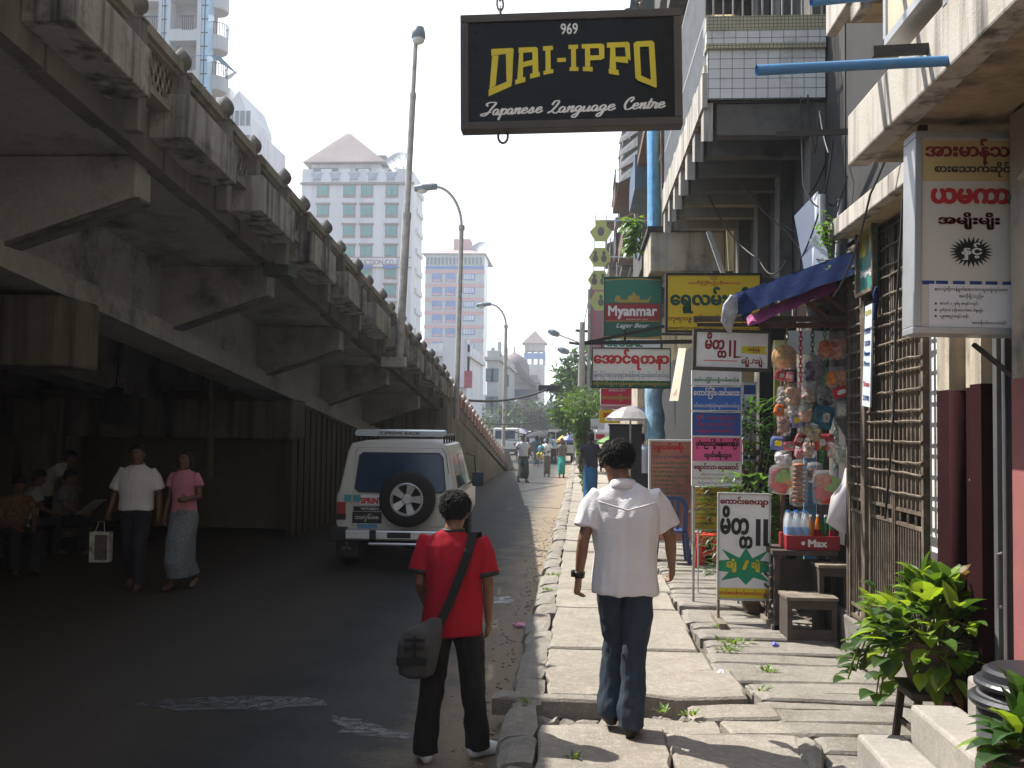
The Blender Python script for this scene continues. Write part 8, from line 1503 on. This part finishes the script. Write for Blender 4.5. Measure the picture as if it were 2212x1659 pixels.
# chains and snack bags
def K(x, y, Y): return at((2750 + x / 2.073) * .576, (1150 + y / 2.073) * .576, Y)
YS = 8.95
for (x, y0, y1, c, lab) in ((415, 165, 300, (.25, .22, .05), 'short yellowish plastic chain holding the cracker bag'), (522, 165, 720, (.5, .02, .07), 'bright red plastic chain among the snacks'), (615, 165, 640, (.03, .15, .06), 'dark green plastic chain among the snacks'), (710, 160, 620, (.02, .3, .05), 'bright green plastic chain at the right of the snacks'), (795, 810, 1310, (.1, .2, .22), 'blue grey plastic chain low among the snacks'), (607, 700, 1080, (.12, .14, .08), 'olive plastic chain in the lower middle of the snacks'), (405, 560, 800, (.1, .1, .07), 'dull plastic chain at the left of the snacks'), (690, 1090, 1230, (.02, .3, .05), 'short bright green chain low behind the bags')):
    b = MB(); chain(b, K(x, y1, YS + .1), K(x + 2, y0, YS + .1), max(3, int((y1 - y0) / 34)), .011, .014); solo(b.build('plastic_chain', mat('chain_%d_%d' % (x, y0), c, .4, .05)), lab, 'chain')
film = clearmat('snack_film', (.8, .8, .8), .17, .06)
def pillow(c, w, h, d, rot=0.0, seed=0, n=9):
    b = MB(); g = []
    for side in (-1, 1):
        for i in range(n + 1):
            for j in range(n + 1):
                u, v = i / n * 2 - 1, j / n * 2 - 1; e = max(0, (1 - u ** 4) * (1 - v ** 4)) ** .6; x = u * w * (1 - .08 * v * v); z = v * h * (1 - .08 * u * u); k = mnoise.noise(V((u * 2.2 + seed, v * 2.2, side * 3 + seed))) * .5; q = V((x, side * d * e * (1 + k) , z)); g.append(q)
    M_ = Matrix.Translation(c) @ Matrix.Rotation(rot, 4, 'Y') @ Matrix.Rotation(random.uniform(-.35, .35), 4, 'Z'); b.v = [M_ @ q for q in g]; m = (n + 1) ** 2
    for s_ in (0, 1):
        for i in range(n):
            for j in range(n): a = s_ * m + i * (n + 1) + j; b.f.append([a, a + 1, a + n + 2, a + n + 1]); b.mi.append(0)
    return b, M_
random.seed(19)
SN = [(400, 375, 95, 100, 'disc', (.42, .24, .07), 'big clear bag of round yellow crackers, topmost left'), (785, 305, 125, 95, 'lump', (.36, .11, .06), 'big clear bag of pink and orange chips, topmost right'), (365, 535, 45, 36, 'card', (.45, .08, .12), 'small pink card packet below the cracker bag'), (440, 545, 28, 36, 'card', (.5, .2, .2), 'small salmon packet beside the pink card packet'), (630, 480, 70, 105, 'lump', (.05, .03, .06), 'dark purple snack bag beside the green chain'), (815, 545, 95, 72, 'lump', (.48, .17, .03), 'orange puffed snack bag with a red top'), (835, 665, 55, 38, 'card', (.38, .02, .025), 'flat red packet at the right near the gate'), (470, 680, 62, 78, 'lump', (.28, .16, .10), 'pale brown cracker bag beside the red chain'), (395, 700, 55, 70, 'lump', (.16, .14, .13), 'greyish snack bag at the left edge below the pink packet'), (590, 660, 52, 75, 'lump', (.16, .10, .07), 'brown snack bag in the middle below the dark purple bag'), (725, 690, 62, 80, 'lump', (.03, .03, .02), 'blackish olive snack bag by the bright green chain'), (862, 795, 55, 62, 'tub', (.33, .33, .28), 'clear plastic tub at the right below the red packet'), (395, 900, 48, 95, 'lump', (.14, .05, .025), 'brown date bag at the left'), (500, 880, 52, 52, 'card', (.16, .17, .32), 'violet blue packet at the middle left'), (700, 860, 72, 82, 'card', (.03, .11, .16), 'dark teal shiny packet in the middle right'), (560, 830, 45, 62, 'lump', (.34, .16, .08), 'small orange brown bag beside the violet packet'), (620, 975, 60, 62, 'lump', (.30, .22, .07), 'mustard snack bag in the middle'), (515, 1035, 32, 46, 'card', (.16, .02, .02), 'small dark red matchbox like packet'), (705, 1055, 72, 58, 'card', (.32, .03, .04), 'red packet with a blue edge in the lower right middle'), (345, 1062, 50, 48, 'card', (.06, .09, .22), 'dark blue label packet at the lower left'), (435, 1085, 45, 32, 'card', (.5, .14, .16), 'pink strip packet tilted beside the dark blue label'), (590, 1100, 46, 70, 'lump', (.36, .24, .2), 'pale pink snack bag low in the middle'), (510, 1130, 30, 45, 'lump', (.25, .05, .08), 'dark pink small bag below the matchbox packet'), (390, 1180, 65, 55, 'lump', (.42, .38, .38), 'whitish clear bag at the lower left'), (372, 1345, 88, 100, 'sachet', (.45, .05, .04), 'bag of red, green and orange sachets, lowest left'), (510, 1370, 62, 160, 'rolls', (.22, .08, .03), 'tall clear bag of brown biscuits at the bottom'), (630, 1290, 52, 72, 'lump', (.07, .045, .03), 'dark brown snack bag beside the biscuits'), (735, 1405, 112, 118, 'sachet', (.30, .09, .04), 'big multicoloured snack bag at the lower right'), (850, 1155, 60, 68, 'tub', (.26, .3, .2), 'greenish clear tub low at the right'), (355, 805, 34, 40, 'card', (.5, .10, .02), 'bright orange flower packet at the left among leaves'), (785, 1110, 50, 62, 'lump', (.42, .32, .22), 'pale yellow snack bag beside the red packet'), (470, 790, 42, 60, 'lump', (.3, .28, .27), 'wrinkled clear bag in the upper left middle')]
for i, (x, y, w_, h_, kind, col, lab) in enumerate(SN):
    Y = YS + random.uniform(-.12, .22); c = K(x, y, Y); sc = Y / 2150 * .576 / 2.073; w, h = w_ * sc * 1.12, h_ * sc * 1.12; col = tuple(min(.8, q * 1.35) for q in col); t = thing('snack_bag', lab, 'snack bag', c - V((0, 0, h)), 'snack bags hanging on chains'); rot = random.uniform(-.25, .25) if kind != 'rolls' else .05; m = mat('snack_%d' % i, col, .55, .55, 28, .3, 60)
    if kind in ('card',): pillow(c, w, h, .018, rot * 1.6, i)[0].build('packet', m, t, smooth=True); b, _ = pillow(c + V((0, -.02, 0)), w * .55, h * .4, .004, rot * 1.6, i + 3, 4); b.build('printed_label', (wht, ylw, mat('print_mix', (.4, .35, .3), .5, .9, 40))[i % 3], t, smooth=True)
    else:
        b = MB()
        if kind == 'disc':
            for k in range(5): q = c + V((random.uniform(-.25, .25) * w, random.uniform(-.02, .03), random.uniform(-.25, .1) * h)); r_ = w * random.uniform(.5, .85); b.lathe([(0, -.006), (r_, -.004), (r_ * 1.02, .004), (0, .006)], q, 18, 'y')
        elif kind == 'rolls':
            for k in range(9): b.ell(c + V((0, 0, (k / 8 - .5) * 1.5 * h)), w * .75, .05, h * .085, 12, 7)
        elif kind == 'tub': b.box(c.x - w * .7, c.x + w * .7, c.y - .03, c.y + .03, c.z - h * .8, c.z + h * .5)
        elif kind == 'sachet':
            for k, (u, v, cc) in enumerate(((-.3, .35, 0), (.25, .3, 1), (-.35, -.25, 2), (.3, -.3, 3), (0, .0, 1), (.0, -.55, 2))): b.cur = cc; bb, _ = pillow(c + V((u * w, random.uniform(-.03, .02), v * h)), w * .48, h * .36, .012, random.uniform(-.5, .5), k, 4); b.v, b.f, b.mi, o_ = b.v + bb.v, b.f + [[q + len(b.v) for q in f] for f in bb.f], b.mi + [cc] * len(bb.f), 0
        else:
            for k in range(26): r_ = random.uniform(.26, .46) * min(w, h); b.ell(c + V((random.uniform(-.6, .6) * w, random.uniform(-.03, .03), random.uniform(-.75, .35) * h)), r_ * 1.2, r_ * .7, r_, 7, 5)
        b.build('contents', m if kind != 'sachet' else [m, mat('sachet_green', (.2, .36, .03), .5, .2, 30), mat('sachet_red', (.5, .03, .02), .5, .2, 30), mat('sachet_orange', (.55, .2, .02), .5, .2, 30)], t, smooth=kind != 'tub'); pillow(c, w, h, .05, rot * .4, i)[0].build('wrapper', film, t, smooth=True)
c = K(840, 1560, 8.6); b = MB(); b.tube([c + V((.04, 0, .33)), c + V((.05, 0, .2)), c + V((.01, 0, .05)), c + V((-.03, 0, -.1)), c + V((.03, 0, -.22))], [(.02, .02), (.05, .04), (.1, .06), (.12, .06), (.03, .03)], 14); b.disp(.05, 8); solo(b.build('carrier_bag', cloth2('thin_white_plastic', (.55, .53, .54)), smooth=True), 'white plastic carrier bag with faint red print tied to the grille gate', 'bag')
b = MB(); c = onx(1893, 655, 2.18); b.tube([c, c + V((.0, .02, .07)), c + V((0, -.01, .12))], [(.02, .02), (.03, .02), (.012, .012)], 8); b.tube([c, c + V((0, .03, -.12))], [(.03, .01), (.03, .01)], 6); solo(b.build('blue_rag', tarp, smooth=True), 'blue rag knotted on the grille gate under the teal poster', 'rag')
b = MB(); b.beam(at(1530, 500, 12.0), at(1567, 605, 12.0), .05); solo(b.build('round_post', whitep), 'slanting grey pipe above the yellow sign', 'pipe')
